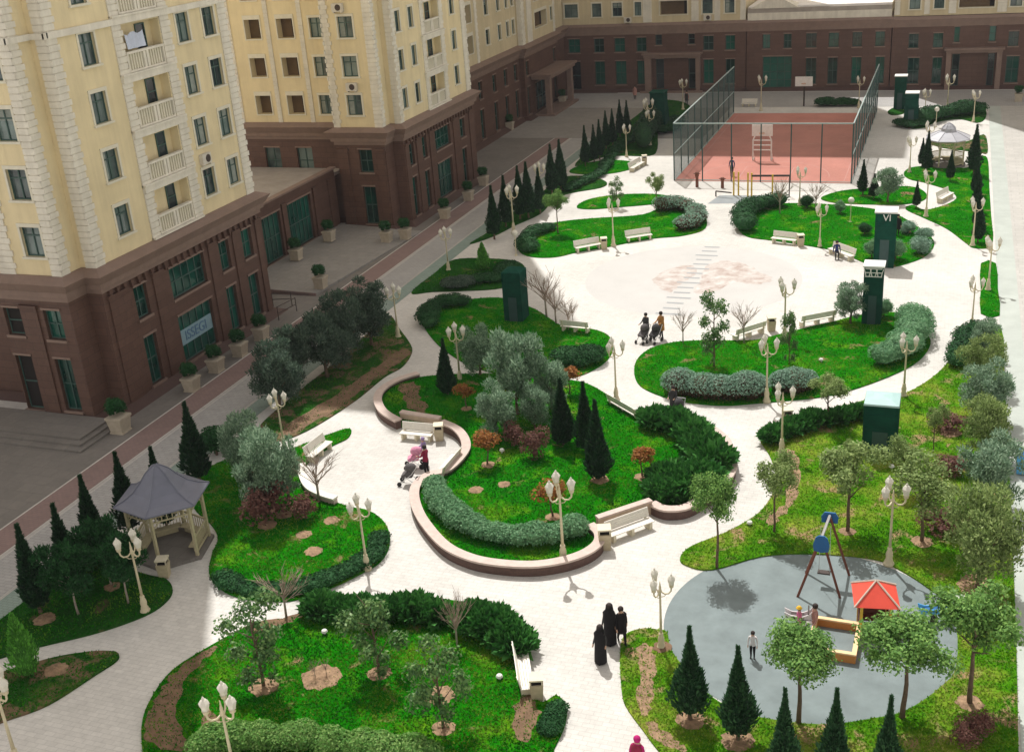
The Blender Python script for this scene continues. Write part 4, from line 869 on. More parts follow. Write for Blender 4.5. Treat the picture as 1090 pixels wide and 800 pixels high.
def cores(blobs, k=0.72, nu=10, nv=7):
    V = []; F = []
    for x, y, z, rx, ry, rz in blobs:
        o = len(V)
        for i in range(nv):
            th = math.pi * (i + 0.5) / nv
            for j in range(nu):
                ph = 2 * math.pi * j / nu; V.append((x + k * rx * math.sin(th) * math.cos(ph), y + k * ry * math.sin(th) * math.sin(ph), z - k * rz * math.cos(th)))
        for i in range(nv - 1):
            for j in range(nu): F.append((o + i * nu + j, o + i * nu + (j + 1) % nu, o + (i + 1) * nu + (j + 1) % nu, o + (i + 1) * nu + j))
        F.append((o, o + 1, o + 2, o + 3)); 
    return np.array(V, float), np.array(F, int)
def merge(*parts):
    V = []; F = []; o = 0
    for v, f in parts:
        V.append(v); F.append(f + o); o += len(v)
    return np.concatenate(V), np.concatenate(F)

def cypress_mesh(name, h, r, seed, mat, n=2600, leaf=0.15, base=0.12, tip=0.35):
    """narrow pointed conifer: ragged skin of upright sprays over a dark inner cone"""
    rng = np.random.default_rng(seed)
    t = rng.random(n) ** 0.75 * (1 - base) + base
    prof = lambda q: np.where(q < 0.28, 0.62 + 0.38 * (q - base) / (0.28 - base), (np.clip(1 - (q - 0.28) / 0.72, 0, 1)) ** (0.72 + tip))
    a = rng.random(n) * 2 * np.pi; bump = 1 + 0.16 * np.sin(3 * a + 7 * t + seed) + 0.10 * np.sin(5 * a - 19 * t)
    R_ = r * prof(t) * bump * rng.uniform(0.72, 1.14, n)
    p = np.c_[R_ * np.cos(a), R_ * np.sin(a), t * h]
    d = np.c_[np.cos(a), np.sin(a), np.full(n, 1.5)] + rng.normal(size=(n, 3)) * 0.3; d /= np.linalg.norm(d, axis=1)[:, None]
    s = np.cross(d, rng.normal(size=(n, 3))); s /= np.linalg.norm(s, axis=1)[:, None]
    L = leaf * rng.uniform(0.6, 1.4, n)[:, None] * np.where(t > 0.8, 0.8, 1)[:, None]
    V = np.stack([p - d * L * 0.4, p + s * L * 0.26, p + d * L * 0.9, p - s * L * 0.26], axis=1).reshape(-1, 3); F = np.arange(4 * n).reshape(n, 4)
    cv = []; cf = []; nu = 9; zs = [base + 0.01, 0.2, 0.3, 0.45, 0.6, 0.75, 0.9]
    for z in zs:
        for k in range(nu): q = 2 * math.pi * k / nu; rr = float(prof(np.array(z))) * r * 0.72; cv.append((rr * math.cos(q), rr * math.sin(q), z * h))
    for i in range(len(zs) - 1):
        for k in range(nu): cf.append((i * nu + k, i * nu + (k + 1) % nu, (i + 1) * nu + (k + 1) % nu, (i + 1) * nu + k))
    V, F = merge((V, F), (np.array(cv), np.array(cf)))
    return npmesh(name, V, F, mat)

def trunk_mesh(h, r, limbs, seed, mat, lean=0.03, stakes=False):
    rr = random.Random(seed); mb = MB(); p = [Vector((0, 0, -0.05))]; n = 6
    for i in range(1, n + 1): p.append(Vector((p[-1].x + rr.uniform(-lean, lean), p[-1].y + rr.uniform(-lean, lean), h * i / n)))
    mb.tube(p, [r * (1.25 - 0.75 * i / n) for i in range(n + 1)], 7)
    for (z, a, L, e) in limbs:
        i = min(int(z / h * n), n - 1); q = p[i].lerp(p[i + 1], z / h * n - i)
        d = Vector((math.cos(a) * math.cos(e), math.sin(a) * math.cos(e), math.sin(e)))
        m = q + d * L * 0.5 + Vector((rr.uniform(-.05, .05) * L, rr.uniform(-.05, .05) * L, 0.06 * L))
        mb.tube([q, m, q + d * L + Vector((0, 0, 0.12 * L))], [r * 0.5, r * 0.34, r * 0.12], 5)
    return mb.mesh('trunk', mat, True)

def limbs_for(seed, z0, z1, L, n=7):
    rr = random.Random(seed); return [(z0 + (z1 - z0) * k / n, 2.4 * k + rr.uniform(-.4, .4), L * rr.uniform(0.7, 1.1), rr.uniform(0.5, 1.0)) for k in range(n)]

def clumps(seed, c, R_, n, r, flat=0.85):
    """clump centres spread over an uneven crown"""
    rr = random.Random(seed); out = []
    for k in range(n):
        z = 1 - 2 * (k + 0.5) / n; a = k * 2.4 + rr.uniform(-.5, .5); q = math.sqrt(max(0.05, 1 - z * z)); e = rr.uniform(0.4, 1.15)
        s = r * rr.uniform(0.5, 1.35); out.append((c[0] + R_ * q * math.cos(a) * e, c[1] + R_ * q * math.sin(a) * e, c[2] + R_ * flat * z * e, s, s, s * 0.85))
    return out

TREES = {}
def proto(kind, parts):
    """parts = [(name, mesh)]: meshes shared by every tree of this kind"""
    TREES[kind] = parts
def plant(kind, name, label, cat, loc, s=1.0, rz=None, group=None):
    o = thing(name, label, cat, loc, random.uniform(0, 6.28) if rz is None else rz, group)
    o.scale = s if isinstance(s, tuple) else (s, s, s)
    for nm, me in TREES[kind]: link(nm, me, o)
    return o

# unit heights: each prototype is built at its natural size; scale = wanted height / H
for i in range(3):
    proto('cyp%d' % i, [('trunk', trunk_mesh(0.7, 0.06, [], i, 'bark')), ('crown', cypress_mesh('crown', 4.0, 0.47, 20 + i, 'cyp', 3000, 0.16, 0.10, 0.62))])
proto('cypfat', [('trunk', trunk_mesh(0.7, 0.07, [], 5, 'bark')), ('crown', cypress_mesh('crown', 3.7, 0.60, 31, 'cyp_m', 4200, 0.15, 0.12, 0.95))])
proto('cypfat2', [('trunk', trunk_mesh(0.7, 0.07, [], 6, 'bark')), ('crown', cypress_mesh('crown', 3.7, 0.57, 37, 'cyp_m', 4200, 0.15, 0.12, 0.8))])
proto('cone', [('trunk', trunk_mesh(0.4, 0.05, [], 7, 'bark')), ('crown', cypress_mesh('crown', 2.2, 0.55, 41, 'cyp_l', 2200, 0.12, 0.05, 0.05))])
def crown(blobs, n, leaf, seed, mat, core=0.55, tips=None, **kw):
    parts = [leafcloud(blobs, n, leaf, seed, **kw)]
    if tips: parts.append(sprays(blobs, tips[0], tips[1], seed + 1, 0.13, 0.9))
    if core: parts.append(cores(blobs, core))
    V, F = merge(*parts); return npmesh('crown', V, F, mat)
# playground trees: clear stem, round loose head
for i in range(3):
    b = clumps(50 + i, (0, 0, 2.8), 0.82, 18, 0.36)
    proto('round%d' % i, [('trunk', trunk_mesh(2.5, 0.06, limbs_for(i, 1.8, 2.4, 0.9), 50 + i, 'bark')), ('crown', crown(b, 6500, 0.115, 60 + i, 'decid', 0.30, shell=(0.45, 1.25)))])
    b = clumps(150 + i, (0, 0, 2.3), 0.8, 11, 0.42)
    proto('loose%d' % i, [('trunk', trunk_mesh(2.2, 0.05, limbs_for(20 + i, 1.2, 2.1, 0.95), 70 + i, 'bark')), ('crown', crown(b, 4200, 0.115, 80 + i, 'decid_o', 0.0, shell=(0.35, 1.15)))])
    b = clumps(250 + i, (0, 0, 1.75), 1.1, 26, 0.42, 1.1)
    proto('olive%d' % i, [('trunk', trunk_mesh(1.4, 0.09, limbs_for(30 + i, 0.5, 1.3, 1.1), 90 + i, 'bark')), ('crown', crown(b, 6500, 0.12, 100 + i, 'olive', 0.28, shell=(0.5, 1.2), tips=(3200, 0.20)))])
    proto('olivey%d' % i, [TREES['olive%d' % i][0], ('crown', crown(clumps(260 + i, (0, 0, 1.75), 1.1, 26, 0.42, 1.1), 6000, 0.12, 105 + i, 'decid_o', 0.25, shell=(0.5, 1.2), tips=(2500, 0.20)))])
    b = clumps(350 + i, (0, 0, 2.25), 1.3, 30, 0.5, 1.3)
    proto('darkolive%d' % i, [('trunk', trunk_mesh(1.4, 0.1, limbs_for(40 + i, 0.5, 1.3, 1.2), 95 + i, 'bark')), ('crown', crown(b, 9000, 0.13, 110 + i, 'olive_d', 0.4, shell=(0.5, 1.2), tips=(3600, 0.26)))])
    b = clumps(450 + i, (0, 0, 1.7), 0.85, 12, 0.36, 1.7)
    proto('magn%d' % i, [('trunk', trunk_mesh(2.6, 0.05, limbs_for(45 + i, 0.6, 2.4, 0.8, 10), 98 + i, 'bark')), ('crown', crown(b, 2300, 0.155, 120 + i, 'magn', 0.0, shell=(0.3, 1.2)))])
for i in range(2):
    b = clumps(750 + i, (0, 0, 2.5), 1.0, 20, 0.42, 1.1); proto('darktree%d' % i, [('trunk', trunk_mesh(2.2, 0.05, limbs_for(70 + i, 1.2, 2.1, 0.9), 170 + i, 'bark_l')), ('crown', crown(b, 5200, 0.14, 180 + i, 'darkhedge', 0.35, shell=(0.45, 1.25), tips=(2500, 0.24)))])
    b = clumps(550 + i, (0, 0, 0.95), 0.26, 8, 0.22, 0.8)
    proto('rose%d' % i, [('trunk', trunk_mesh(0.85, 0.025, limbs_for(60 + i, 0.6, 0.8, 0.3, 4), 130 + i, 'bark')), ('crown', crown(b, 900, 0.09, 140 + i, 'rose_o', 0.4))])
    b = clumps(560 + i, (0, 0, 0.5), 0.42, 9, 0.30, 0.7)
    proto('redshrub%d' % i, [('stem', trunk_mesh(0.5, 0.03, limbs_for(62 + i, 0.2, 0.45, 0.4, 5), 133 + i, 'bark')), ('foliage', crown(b, 1100, 0.10, 145 + i, 'rose_p', 0.35))])
    b = clumps(570 + i, (0, 0, 0.75), 0.45, 10, 0.42, 0.9)
    proto('ball%d' % i, [('stem', trunk_mesh(0.5, 0.05, [], 136 + i, 'bark')), ('foliage', crown(b, 2400, 0.11, 150 + i, 'silverg' if i else 'darkhedge', 0.7))])
    proto('silverball%d' % i, [('stem', trunk_mesh(0.4, 0.05, [], 138 + i, 'bark')), ('foliage', crown(clumps(580 + i, (0, 0, 0.6), 0.38, 9, 0.42, 0.8), 2400, 0.11, 155 + i, 'silver', 0.7))])
def bare_tree(seed, h, spread, n):
    rr = random.Random(seed); mb = MB(); mb.tube([(0, 0, -0.05), (0.02, 0, h * 0.3), (0, 0.02, h * 0.5)], [0.045, 0.035, 0.025], 6)
    tw = MB()
    for k in range(n):
        a = rr.uniform(0, 6.28); z = h * rr.uniform(0.28, 0.5); e = rr.uniform(0.7, 1.35); L = h * rr.uniform(0.3, 0.52)
        q = Vector((0, 0, z)); d = Vector((math.cos(a) * math.cos(e) * spread, math.sin(a) * math.cos(e) * spread, math.sin(e)))
        m = q + d * L * 0.55 + Vector((rr.uniform(-.06, .06), rr.uniform(-.06, .06), 0)); t = q + d * L
        tw.tube([q, m, t], [0.016, 0.011, 0.005], 4)
        for _ in range(5):
            f = m.lerp(t, rr.random()); dd = (d + Vector((rr.uniform(-.7, .7), rr.uniform(-.7, .7), rr.uniform(-.1, .5)))).normalized(); tw.tube([f, f + dd * L * 0.35], [0.009, 0.004], 3)
    return mb.mesh('trunk', 'bark_l', True), tw.mesh('crown', 'twig')
for i in range(3):
    t, c = bare_tree(600 + i, 2.2, 1.0, 22); proto('bare%d' % i, [('trunk', t), ('crown', c)])

# --- cypresses and conifers
KP = dict(name='cypress_tree', cat='cypress')
def cyp_tip(u, v, h, label, group, kind=None, wide=1.0):
    g = at(u, v, h); k = kind or 'cyp%d' % random.randrange(3); H = 3.7 if 'fat' in k else (2.2 if k == 'cone' else 4.0); s = h / H
    return plant(k, 'cypress_tree', label, 'cypress', (g.x, g.y, 0.05), (s * wide, s * wide, s), None, group)
def cyp_base(u, v, vt, label, group, kind=None, wide=1.0):
    h = tall(u, v, vt); g = at(u, v); k = kind or 'cyp%d' % random.randrange(3); H = 3.7 if 'fat' in k else (2.2 if k == 'cone' else 4.0); s = h / H
    return plant(k, 'cypress_tree', label, 'cypress', (g.x, g.y, 0.05), (s * wide, s * wide, s), None, group)
GL = 'cypresses in the shaded bed by the gazebo'
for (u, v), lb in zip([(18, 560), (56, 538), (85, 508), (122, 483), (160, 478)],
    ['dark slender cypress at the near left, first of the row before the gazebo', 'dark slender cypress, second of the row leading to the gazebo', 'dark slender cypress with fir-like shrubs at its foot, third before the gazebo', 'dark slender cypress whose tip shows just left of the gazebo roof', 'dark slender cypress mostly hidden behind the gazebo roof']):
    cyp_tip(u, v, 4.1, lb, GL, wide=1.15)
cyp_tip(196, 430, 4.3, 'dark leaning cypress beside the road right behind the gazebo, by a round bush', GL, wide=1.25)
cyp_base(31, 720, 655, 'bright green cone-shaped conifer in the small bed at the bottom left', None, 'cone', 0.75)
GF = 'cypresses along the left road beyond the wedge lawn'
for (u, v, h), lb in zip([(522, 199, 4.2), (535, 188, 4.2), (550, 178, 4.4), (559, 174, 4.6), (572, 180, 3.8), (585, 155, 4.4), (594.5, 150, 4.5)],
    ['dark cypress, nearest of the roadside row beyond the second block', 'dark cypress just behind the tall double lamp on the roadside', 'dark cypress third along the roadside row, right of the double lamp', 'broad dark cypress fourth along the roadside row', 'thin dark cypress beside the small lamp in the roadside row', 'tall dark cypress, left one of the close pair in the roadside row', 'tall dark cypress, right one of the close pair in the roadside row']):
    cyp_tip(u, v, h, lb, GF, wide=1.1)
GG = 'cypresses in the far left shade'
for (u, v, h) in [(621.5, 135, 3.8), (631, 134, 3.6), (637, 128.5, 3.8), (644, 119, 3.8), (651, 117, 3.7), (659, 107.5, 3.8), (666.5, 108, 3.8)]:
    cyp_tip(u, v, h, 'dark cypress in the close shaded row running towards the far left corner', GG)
GB = 'cypresses below the playground'
cyp_base(735, 768, 669, 'stout dark cypress by the path, leftmost of the row below the playground', GB, 'cypfat')
cyp_base(785, 790, 690, 'stout dark cypress second from the path below the playground', GB, 'cypfat2')
for u, v, lb in [(836, 735, 'dark cypress under the small round tree below the playground'), (891, 735, 'dark cypress between the two playground trees, cut by the frame'), (949, 743, 'dark cypress just left of the middle playground tree trunk, cut by the frame')]:
    cyp_tip(u, v, 3.7, lb, GB, 'cypfat2' if u < 900 else 'cypfat', 0.85)
GC = 'cypresses on the central bed'
cyp_base(637, 516, 428, 'tall dark cypress standing in a soil ring in front on the central bed', GC, 'cyp0', 1.15)
cyp_base(624, 485, 408, 'tall dark cypress just behind the front one on the central bed', GC, 'cyp1', 1.1)
cyp_base(600, 478, 405, 'dark cypress at the back of the central bed beside the grey olives', GC, 'cyp2', 1.35)
cyp_base(477, 424, 362, 'dark narrow cypress at the left of the central bed, next to a lamp', GC, 'cyp1', 1.2)
cyp_base(515, 288, 259, 'small dark cone conifer on the wedge lawn by the road', None, 'cone', 0.9)
GRR = 'cypresses near the small pavilion'
for u, v, vt, lb in [(986, 184, 141, 'dark cypress in front of the small pavilion on its left'), (981, 178, 148, 'dark cypress half hidden behind the one left of the pavilion'), (1011, 193, 161, 'small dark cypress on the lawn right in front of the pavilion'), (1036, 186, 134, 'tall dark cypress on the right of the small pavilion'), (918, 208, 171, 'dark cypress at the near right corner of the ball court'), (975, 222, 193, 'small cone cypress on the lawn tip by the far path')]:
    cyp_base(u, v, vt, lb, GRR, wide=1.15)
for i, (u, v) in enumerate([(1041, 208), (1042, 226), (1043, 245), (1044, 259)]):
    g = at(u, v); plant('cyp%d' % (i % 3), 'cypress_tree', ['dark cypress, farthest of the tight line along the right road', 'dark cypress, second of the tight line along the right road', 'dark cypress, third of the tight line along the right road', 'dark cypress, nearest of the tight line along the right road'][i], 'cypress', (g.x - 0.2, g.y, 0.05), (0.85, 0.85, 0.72), None, 'cypresses lining the right road')

# --- trees
def tree(kind, u, v, vt, H, label, cat='tree', group=None, name='tree', wide=1.0, z=0.06):
    h = tall(u, v, vt); g = at(u, v); s = h / H; return plant(kind, name, label, cat, (g.x, g.y, z), (s * wide, s * wide, s), None, group)
PT = 'round-headed young trees by the playground'
tree('round0', 850, 770, 668, 3.75, 'round-headed young tree, leftmost of three along the playground front edge', group=PT, wide=1.2)
tree('round1', 960, 765, 655, 3.75, 'round-headed young tree in the middle of three at the playground front', group=PT, wide=1.22)
tree('round2', 1032, 750, 628, 3.75, 'large round-headed tree at the playground right edge by the road', group=PT, wide=1.08)
tree('round1', 763, 605, 500, 3.9, 'thin-stemmed young tree casting its shadow on the playground left edge', wide=0.75)
RT = 'loose young trees on the right lawn'
tree('loose0', 902, 567, 466, 3.3, 'loose olive-green tree standing left of the tall lamp on the right lawn', group=RT, wide=1.05)
tree('loose1', 981, 578, 492, 3.2, 'loose olive-green tree right of the tall lamp on the right lawn', group=RT, wide=1.15)
tree('loose2', 824, 567, 480, 3.3, 'sparse pale tree on the path edge left of the swing', group=RT, wide=0.8)
tree('loose0', 882, 452, 398, 3.2, 'pale olive-green tree leaning over the white path near the dark green booth', group=RT, wide=1.1)
tree('loose2', 993, 482, 430, 3.2, 'small brownish tree beyond the dark green booth', group=RT, wide=0.65)
tree('loose1', 958, 522, 468, 3.2, 'small grey-green tree right beside the dark green booth', group=RT, wide=0.9)
tree('loose2', 903, 508, 470, 3.2, 'small reddish-green tree in front of the dark green booth', group=RT, wide=0.7)
OR_ = 'olive trees along the right road'
for i, (u, v, vt, w, lb) in enumerate([(1042, 628, 518, 0.88, 'big grey-green olive along the right road, nearest of the line'), (1052, 540, 462, 0.95, 'grey-green olive second from the near end beside the right road'), (1050, 490, 420, 0.9, 'grey-green olive third from the near end beside the right road'), (1048, 448, 384, 0.95, 'grey-green olive fourth along beside the right road'), (1045, 415, 356, 0.9, 'olive fifth along by the right road, just past the dark hedge'), (1046, 380, 338, 0.9, 'olive at the far end of the line by the right road')]):
    tree(('olive%d' if i % 2 else 'olivey%d') % (i % 3), u, v, vt, 3.3, lb, 'olive tree', OR_, 'olive_tree', w)
OC = 'grey olives at the back of the central bed'
for i, (u, v, vt, w, lb) in enumerate([(512, 403, 346, 0.85, 'grey-green olive left of the pair beside the three-headed lamp at the middle lawn'), (552, 446, 346, 0.66, 'tallest grey-green olive at the back of the central bed'), (588, 440, 376, 0.8, 'grey-green olive right of the tallest one on the central bed'), (528, 468, 408, 0.85, 'grey-green olive in front of the tallest one on the central bed'), (570, 462, 408, 0.75, 'dark low olive between the tallest one and the cypresses')]):
    tree('olive%d' % (i % 3), u, v, vt, 3.3, lb, 'olive tree', OC, 'olive_tree', w)
OD = 'dark olives in the bed beside the left road'
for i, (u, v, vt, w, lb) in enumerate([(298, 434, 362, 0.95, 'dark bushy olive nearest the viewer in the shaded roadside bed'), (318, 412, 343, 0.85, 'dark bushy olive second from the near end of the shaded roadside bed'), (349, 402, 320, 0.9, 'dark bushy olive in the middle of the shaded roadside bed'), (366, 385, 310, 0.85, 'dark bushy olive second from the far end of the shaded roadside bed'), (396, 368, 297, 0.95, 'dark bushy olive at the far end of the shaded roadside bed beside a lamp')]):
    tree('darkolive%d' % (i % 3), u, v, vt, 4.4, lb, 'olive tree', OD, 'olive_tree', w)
OI = 'olives on the left island'
tree('olive0', 266, 512, 440, 3.3, 'grey-green olive on the left island nearest the road', 'olive tree', OI, 'olive_tree', 0.8)
tree('olive1', 292, 545, 432, 3.9, 'tall light-green olive on the left island under a lamp head', 'olive tree', OI, 'olive_tree', 0.75)
tree('olive2', 308, 532, 470, 3.3, 'silvery olive on the left island next to the pale bench', 'olive tree', OI, 'olive_tree', 0.75)
tree('olive1', 275, 535, 484, 3.3, 'low silvery olive in the middle of the left island', 'olive tree', OI, 'olive_tree', 0.8)
FM = 'glossy-leaved magnolias on the front lawn'
tree('magn0', 281, 732, 640, 3.3, 'loose glossy-leaved magnolia at the left of the front lawn', 'magnolia', FM, 'magnolia_tree', 1.0)
tree('magn1', 404, 718, 624, 3.3, 'glossy-leaved magnolia in the middle of the front lawn before the junipers', 'magnolia', FM, 'magnolia_tree', 0.95)
tree('magn2', 472, 777, 680, 3.3, 'glossy-leaved magnolia with white buds at the right of the front lawn', 'magnolia', FM, 'magnolia_tree', 0.85)
tree('magn0', 760, 391, 317, 3.3, 'sparse dark magnolia on the oval lawn beside the plaza', 'magnolia', None, 'magnolia_tree', 0.75)
tree('magn1', 840, 389, 319, 3.3, 'thin sparse magnolia beside the tall lamp on the oval lawn', 'magnolia', None, 'magnolia_tree', 0.45)
tree('olive2', 905, 345, 300, 3.3, 'round pale olive left of the green kiosk on the oval lawn', 'olive tree', None, 'olive_tree', 0.95)
tree('round2', 594, 249, 203, 3.75, 'small light-green tree on the lawn at the plaza left edge', wide=0.9)
tree('magn2', 657, 221, 188, 3.3, 'sparse dark pine-like tree on the small far lawn', wide=0.8)
tree('loose0', 699, 224, 184, 3.2, 'pale sparse young tree on the small far lawn near the court', wide=0.8)
tree('bare0', 830, 228, 190, 2.2, 'pale young tree at the back left of the far oval bed', wide=1.0)
tree('bare1', 868, 225, 192, 2.2, 'pale leafless tree beside the tall lamp of the far oval bed', wide=1.1)
tree('olive1', 945, 216, 180, 3.0, 'round bushy olive on the strip of lawn beside the court', 'olive tree', None, 'olive_tree', 0.9)
tree('cyp0', 930, 212, 186, 4.0, 'short dark shrub next to the corner cypress of the court', 'shrub', None, 'shrub', 1.8)
BT = 'leafless young trees'
for k, u, v, vt, w, lb in [(0, 305, 658, 606, 1.3, 'bare brownish young tree on the bottom edge of the left island'), (1, 487, 690, 632, 0.9, 'bare brown-headed young tree standing by the juniper hedge'), (2, 727, 366, 328, 0.9, 'faint leafless sapling on the plaza edge of the oval lawn'), (0, 792, 366, 324, 1.0, 'faint leafless sapling in front of the plaza bench'), (1, 582, 338, 284, 1.1, 'pale leafless tree right of the green kiosk at the plaza left'), (2, 340, 535, 478, 1.2, 'pale leafless magnolia leaning over the curved edging wall'), (0, 605, 352, 318, 1.0, 'pale leafless sapling beside the bench at the plaza left edge'), (1, 592, 345, 305, 1.2, 'pale twiggy tree between the green kiosk and the plaza left bench'), (2, 610, 345, 322, 0.8, 'low twiggy sapling at the end of the plaza left bench')]:
    tree('bare%d' % k, u, v, vt, 2.2, lb, 'bare tree', BT, 'bare_tree', w)
LS = 'small trees in the shaded bed by the gazebo'
for k, u, v, vt, lb in [(0, 84, 655, 580, 'small dark green tree on a pale stem in the shaded left bed'), (1, 137, 643, 572, 'small dark green tree just left of the three-headed lamp by the gazebo'), (2, 119, 624, 552, 'small dark green tree with reddish soil at its foot left of the gazebo')]:
    o = tree('darktree%d' % (k % 2), u, v, vt, 3.75, lb, 'tree', LS, 'tree', 0.95)

# --- shrubs
RS = 'rose bushes on the lawns'
for k, u, v, vt, lb, z in [(0, 497, 440, 411, 'orange rose bush beside the dark cypress on the central bed left', .28), (1, 519, 500, 464, 'orange rose bush in the middle of the central bed', .28), (0, 684, 513, 478, 'orange rose bush right of the tall cypress on the central bed', .28), (1, 589, 556, 515, 'orange rose bush behind the front lamp of the central bed', .28), (0, 607, 424, 394, 'orange rose bush at the far edge of the central bed', .28)]:
    tree('rose%d' % k, u, v, vt, 1.38, lb, 'rose bush', RS, 'rose_bush', 1.25, z)
for u, v, lb in [(336, 722, 'low twiggy rose stump at the left in the round soil bed on the front lawn'), (348, 720, 'low twiggy rose stump at the right in the round soil bed on the front lawn')]:
    g = at(u, v); plant('bare0', 'rose_stump', lb, 'rose bush', (g.x, g.y, 0.1), 0.3, None, 'rose stumps in the round bed')
SH = 'red-brown shrubs'
for k, u, v, vt, lb, w, z in [(0, 569, 492, 460, 'dark red-brown shrub behind the front lamp on the central bed', 0.85, .28), (1, 283, 556, 512, 'pinkish brown shrub on the left island in front of the olives', 0.95, .06), (0, 326, 553, 524, 'small brown shrub on the left island below the leaning magnolia', 0.9, .06), (1, 1008, 458, 438, 'reddish shrub near the far olives on the right lawn', 1.5, .06), (0, 1012, 505, 484, 'reddish shrub between the olives in the middle of the right lawn', 1.5, .06), (1, 1003, 566, 540, 'reddish shrub right of the tall lamp on the right lawn', 1.5, .06), (0, 548, 480, 455, 'reddish green shrub among the olives of the central bed', 0.9, .28)]:
    tree('redshrub%d' % k, u, v, vt, 1.05, lb, 'shrub', SH, 'shrub', w, z)
tree('ball0', 231, 484, 447, 1.55, 'round dark green bush by the road at the left island tip', 'shrub', None, 'round_shrub', 0.95)
for k, u, v, vt, lb in [(0, 858, 222, 205, 'dark round bush at the foot of the tall lamp on the far oval bed'), (1, 894, 228, 213, 'dark green round bush in the middle of the far oval bed'), (0, 920, 250, 235, 'small dark bush left of the far green kiosk'), (1, 928, 275, 253, 'grey-green bush at the left foot of the far green kiosk'), (1, 953, 277, 255, 'grey-green bush at the right foot of the far green kiosk'), (1, 940, 338, 318, 'small grey-green bush right of the near green kiosk')]:
    tree('ball%d' % k, u, v, vt, 1.55, lb, 'shrub', 'round bushes on the far beds', 'round_shrub', 0.9)
for k, u, v, vt, lb in [(0, 966, 249, 234, 'silver round bush at the back right end of the far oval bed'), (1, 985, 256, 240, 'silver round bush at the right tip of the far oval bed'), (0, 979, 270, 250, 'largest silver round bush at the right end of the far oval bed')]:
    tree('silverball%d' % k, u, v, vt, 1.35, lb, 'shrub', 'silver bushes on the far oval bed', 'round_shrub', 1.2)
for i, (u, v, lb) in enumerate([(95, 605, 'dark fir-like shrub between the second and third cypress on the left'), (108, 592, 'dark fir-like shrub at the foot of the third cypress on the left'), (75, 620, 'dark fir-like shrub behind the small trees on the left')]):
    g = at(u, v); plant('ball0', 'shrub', lb, 'shrub', (g.x, g.y, 0.05), 1.15, None, 'fir-like shrubs in the shaded left bed')

for u, v, k, lb in [(1026, 792, 1, 'dark reddish shrub at the bottom right corner, left of two'), (1044, 782, 0, 'dark reddish shrub at the bottom right corner, right of two')]:
    g = at(u, v); plant('redshrub%d' % k, 'shrub', lb, 'shrub', (g.x, g.y, 0.05), 0.9, None, 'red-brown shrubs')
# --- hedges
def hedge(label, px, r, h, kind, mat, leaf, n, seed, name='hedge', step=0.75, z=0.05, closed=False, cat='hedge', jit=0.12, core=0.8, up=0.45):
    P = smooth_loop(wpts(px), 6, closed); rr = random.Random(seed); blobs = []; acc = 0; last = None; c = sum(P, Vector((0, 0))) / len(P)
    for p in P:
        if last is None or (p - last).length >= step * r:
            last = p; k = rr.uniform(0.85, 1.18)
            blobs.append((p.x - c.x + rr.uniform(-jit, jit) * r, p.y - c.y + rr.uniform(-jit, jit) * r, h * 0.5 * k, r * k, r * k, h * 0.52 * k))
    V = (leafcloud(blobs, n, leaf, seed, shell=(0.86, 1.06), zmin=-0.3) if kind == 'leaf' else sprays(blobs, n, leaf, seed, up=up))
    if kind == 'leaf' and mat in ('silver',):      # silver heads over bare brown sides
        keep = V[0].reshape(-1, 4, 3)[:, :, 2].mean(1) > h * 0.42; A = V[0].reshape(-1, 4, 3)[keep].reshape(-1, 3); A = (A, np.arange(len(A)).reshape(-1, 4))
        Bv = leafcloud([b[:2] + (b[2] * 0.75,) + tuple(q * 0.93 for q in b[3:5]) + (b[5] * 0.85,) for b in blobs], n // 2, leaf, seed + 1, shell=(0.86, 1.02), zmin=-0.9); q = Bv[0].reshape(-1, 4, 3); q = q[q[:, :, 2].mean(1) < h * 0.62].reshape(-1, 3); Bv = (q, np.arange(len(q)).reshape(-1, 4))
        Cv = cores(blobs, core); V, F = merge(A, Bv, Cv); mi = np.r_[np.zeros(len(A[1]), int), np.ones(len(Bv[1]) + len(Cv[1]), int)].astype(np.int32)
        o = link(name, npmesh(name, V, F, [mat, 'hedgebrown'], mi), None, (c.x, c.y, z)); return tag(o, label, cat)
    V, F = merge(V, cores(blobs, core)); o = link(name, npmesh(name, V, F, mat), None, (c.x, c.y, z)); return tag(o, label, cat)
hedge('lumpy grey-green hedge inside the sweeping brick wall of the central bed', [(462, 528), (470, 545), (484, 560), (503, 572), (528, 580), (556, 584), (585, 583), (610, 575)], 0.62, 0.85, 'leaf', 'silverg', 0.13, 11000, 1, z=0.25, step=0.8)
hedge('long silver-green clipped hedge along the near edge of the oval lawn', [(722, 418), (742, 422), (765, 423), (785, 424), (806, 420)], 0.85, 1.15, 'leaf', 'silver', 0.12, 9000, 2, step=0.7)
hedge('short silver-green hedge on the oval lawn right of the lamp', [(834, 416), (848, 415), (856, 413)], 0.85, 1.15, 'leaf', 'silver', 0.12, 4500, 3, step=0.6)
hedge('broad grey-green hedge at the right end of the oval lawn', [(942, 388), (958, 381), (970, 368), (975, 354), (969, 345)], 0.95, 1.25, 'leaf', 'silverg', 0.13, 9000, 4, step=0.6)
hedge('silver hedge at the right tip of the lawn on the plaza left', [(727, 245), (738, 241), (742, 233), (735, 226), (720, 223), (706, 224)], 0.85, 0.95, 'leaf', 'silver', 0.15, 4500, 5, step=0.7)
hedge('dark clipped hedge at the left end of the far oval bed', [(792, 246), (791, 236), (799, 227), (815, 222), (832, 220)], 0.95, 1.1, 'leaf', 'darkhedge', 0.14, 5500, 6, step=0.6)
hedge('long spiky juniper hedge along the back of the front lawn', [(343, 655), (365, 656), (395, 658), (430, 659), (465, 660)], 0.58, 0.62, 'spray', 'juni', 0.38, 5500, 7, step=0.9, jit=0.25)
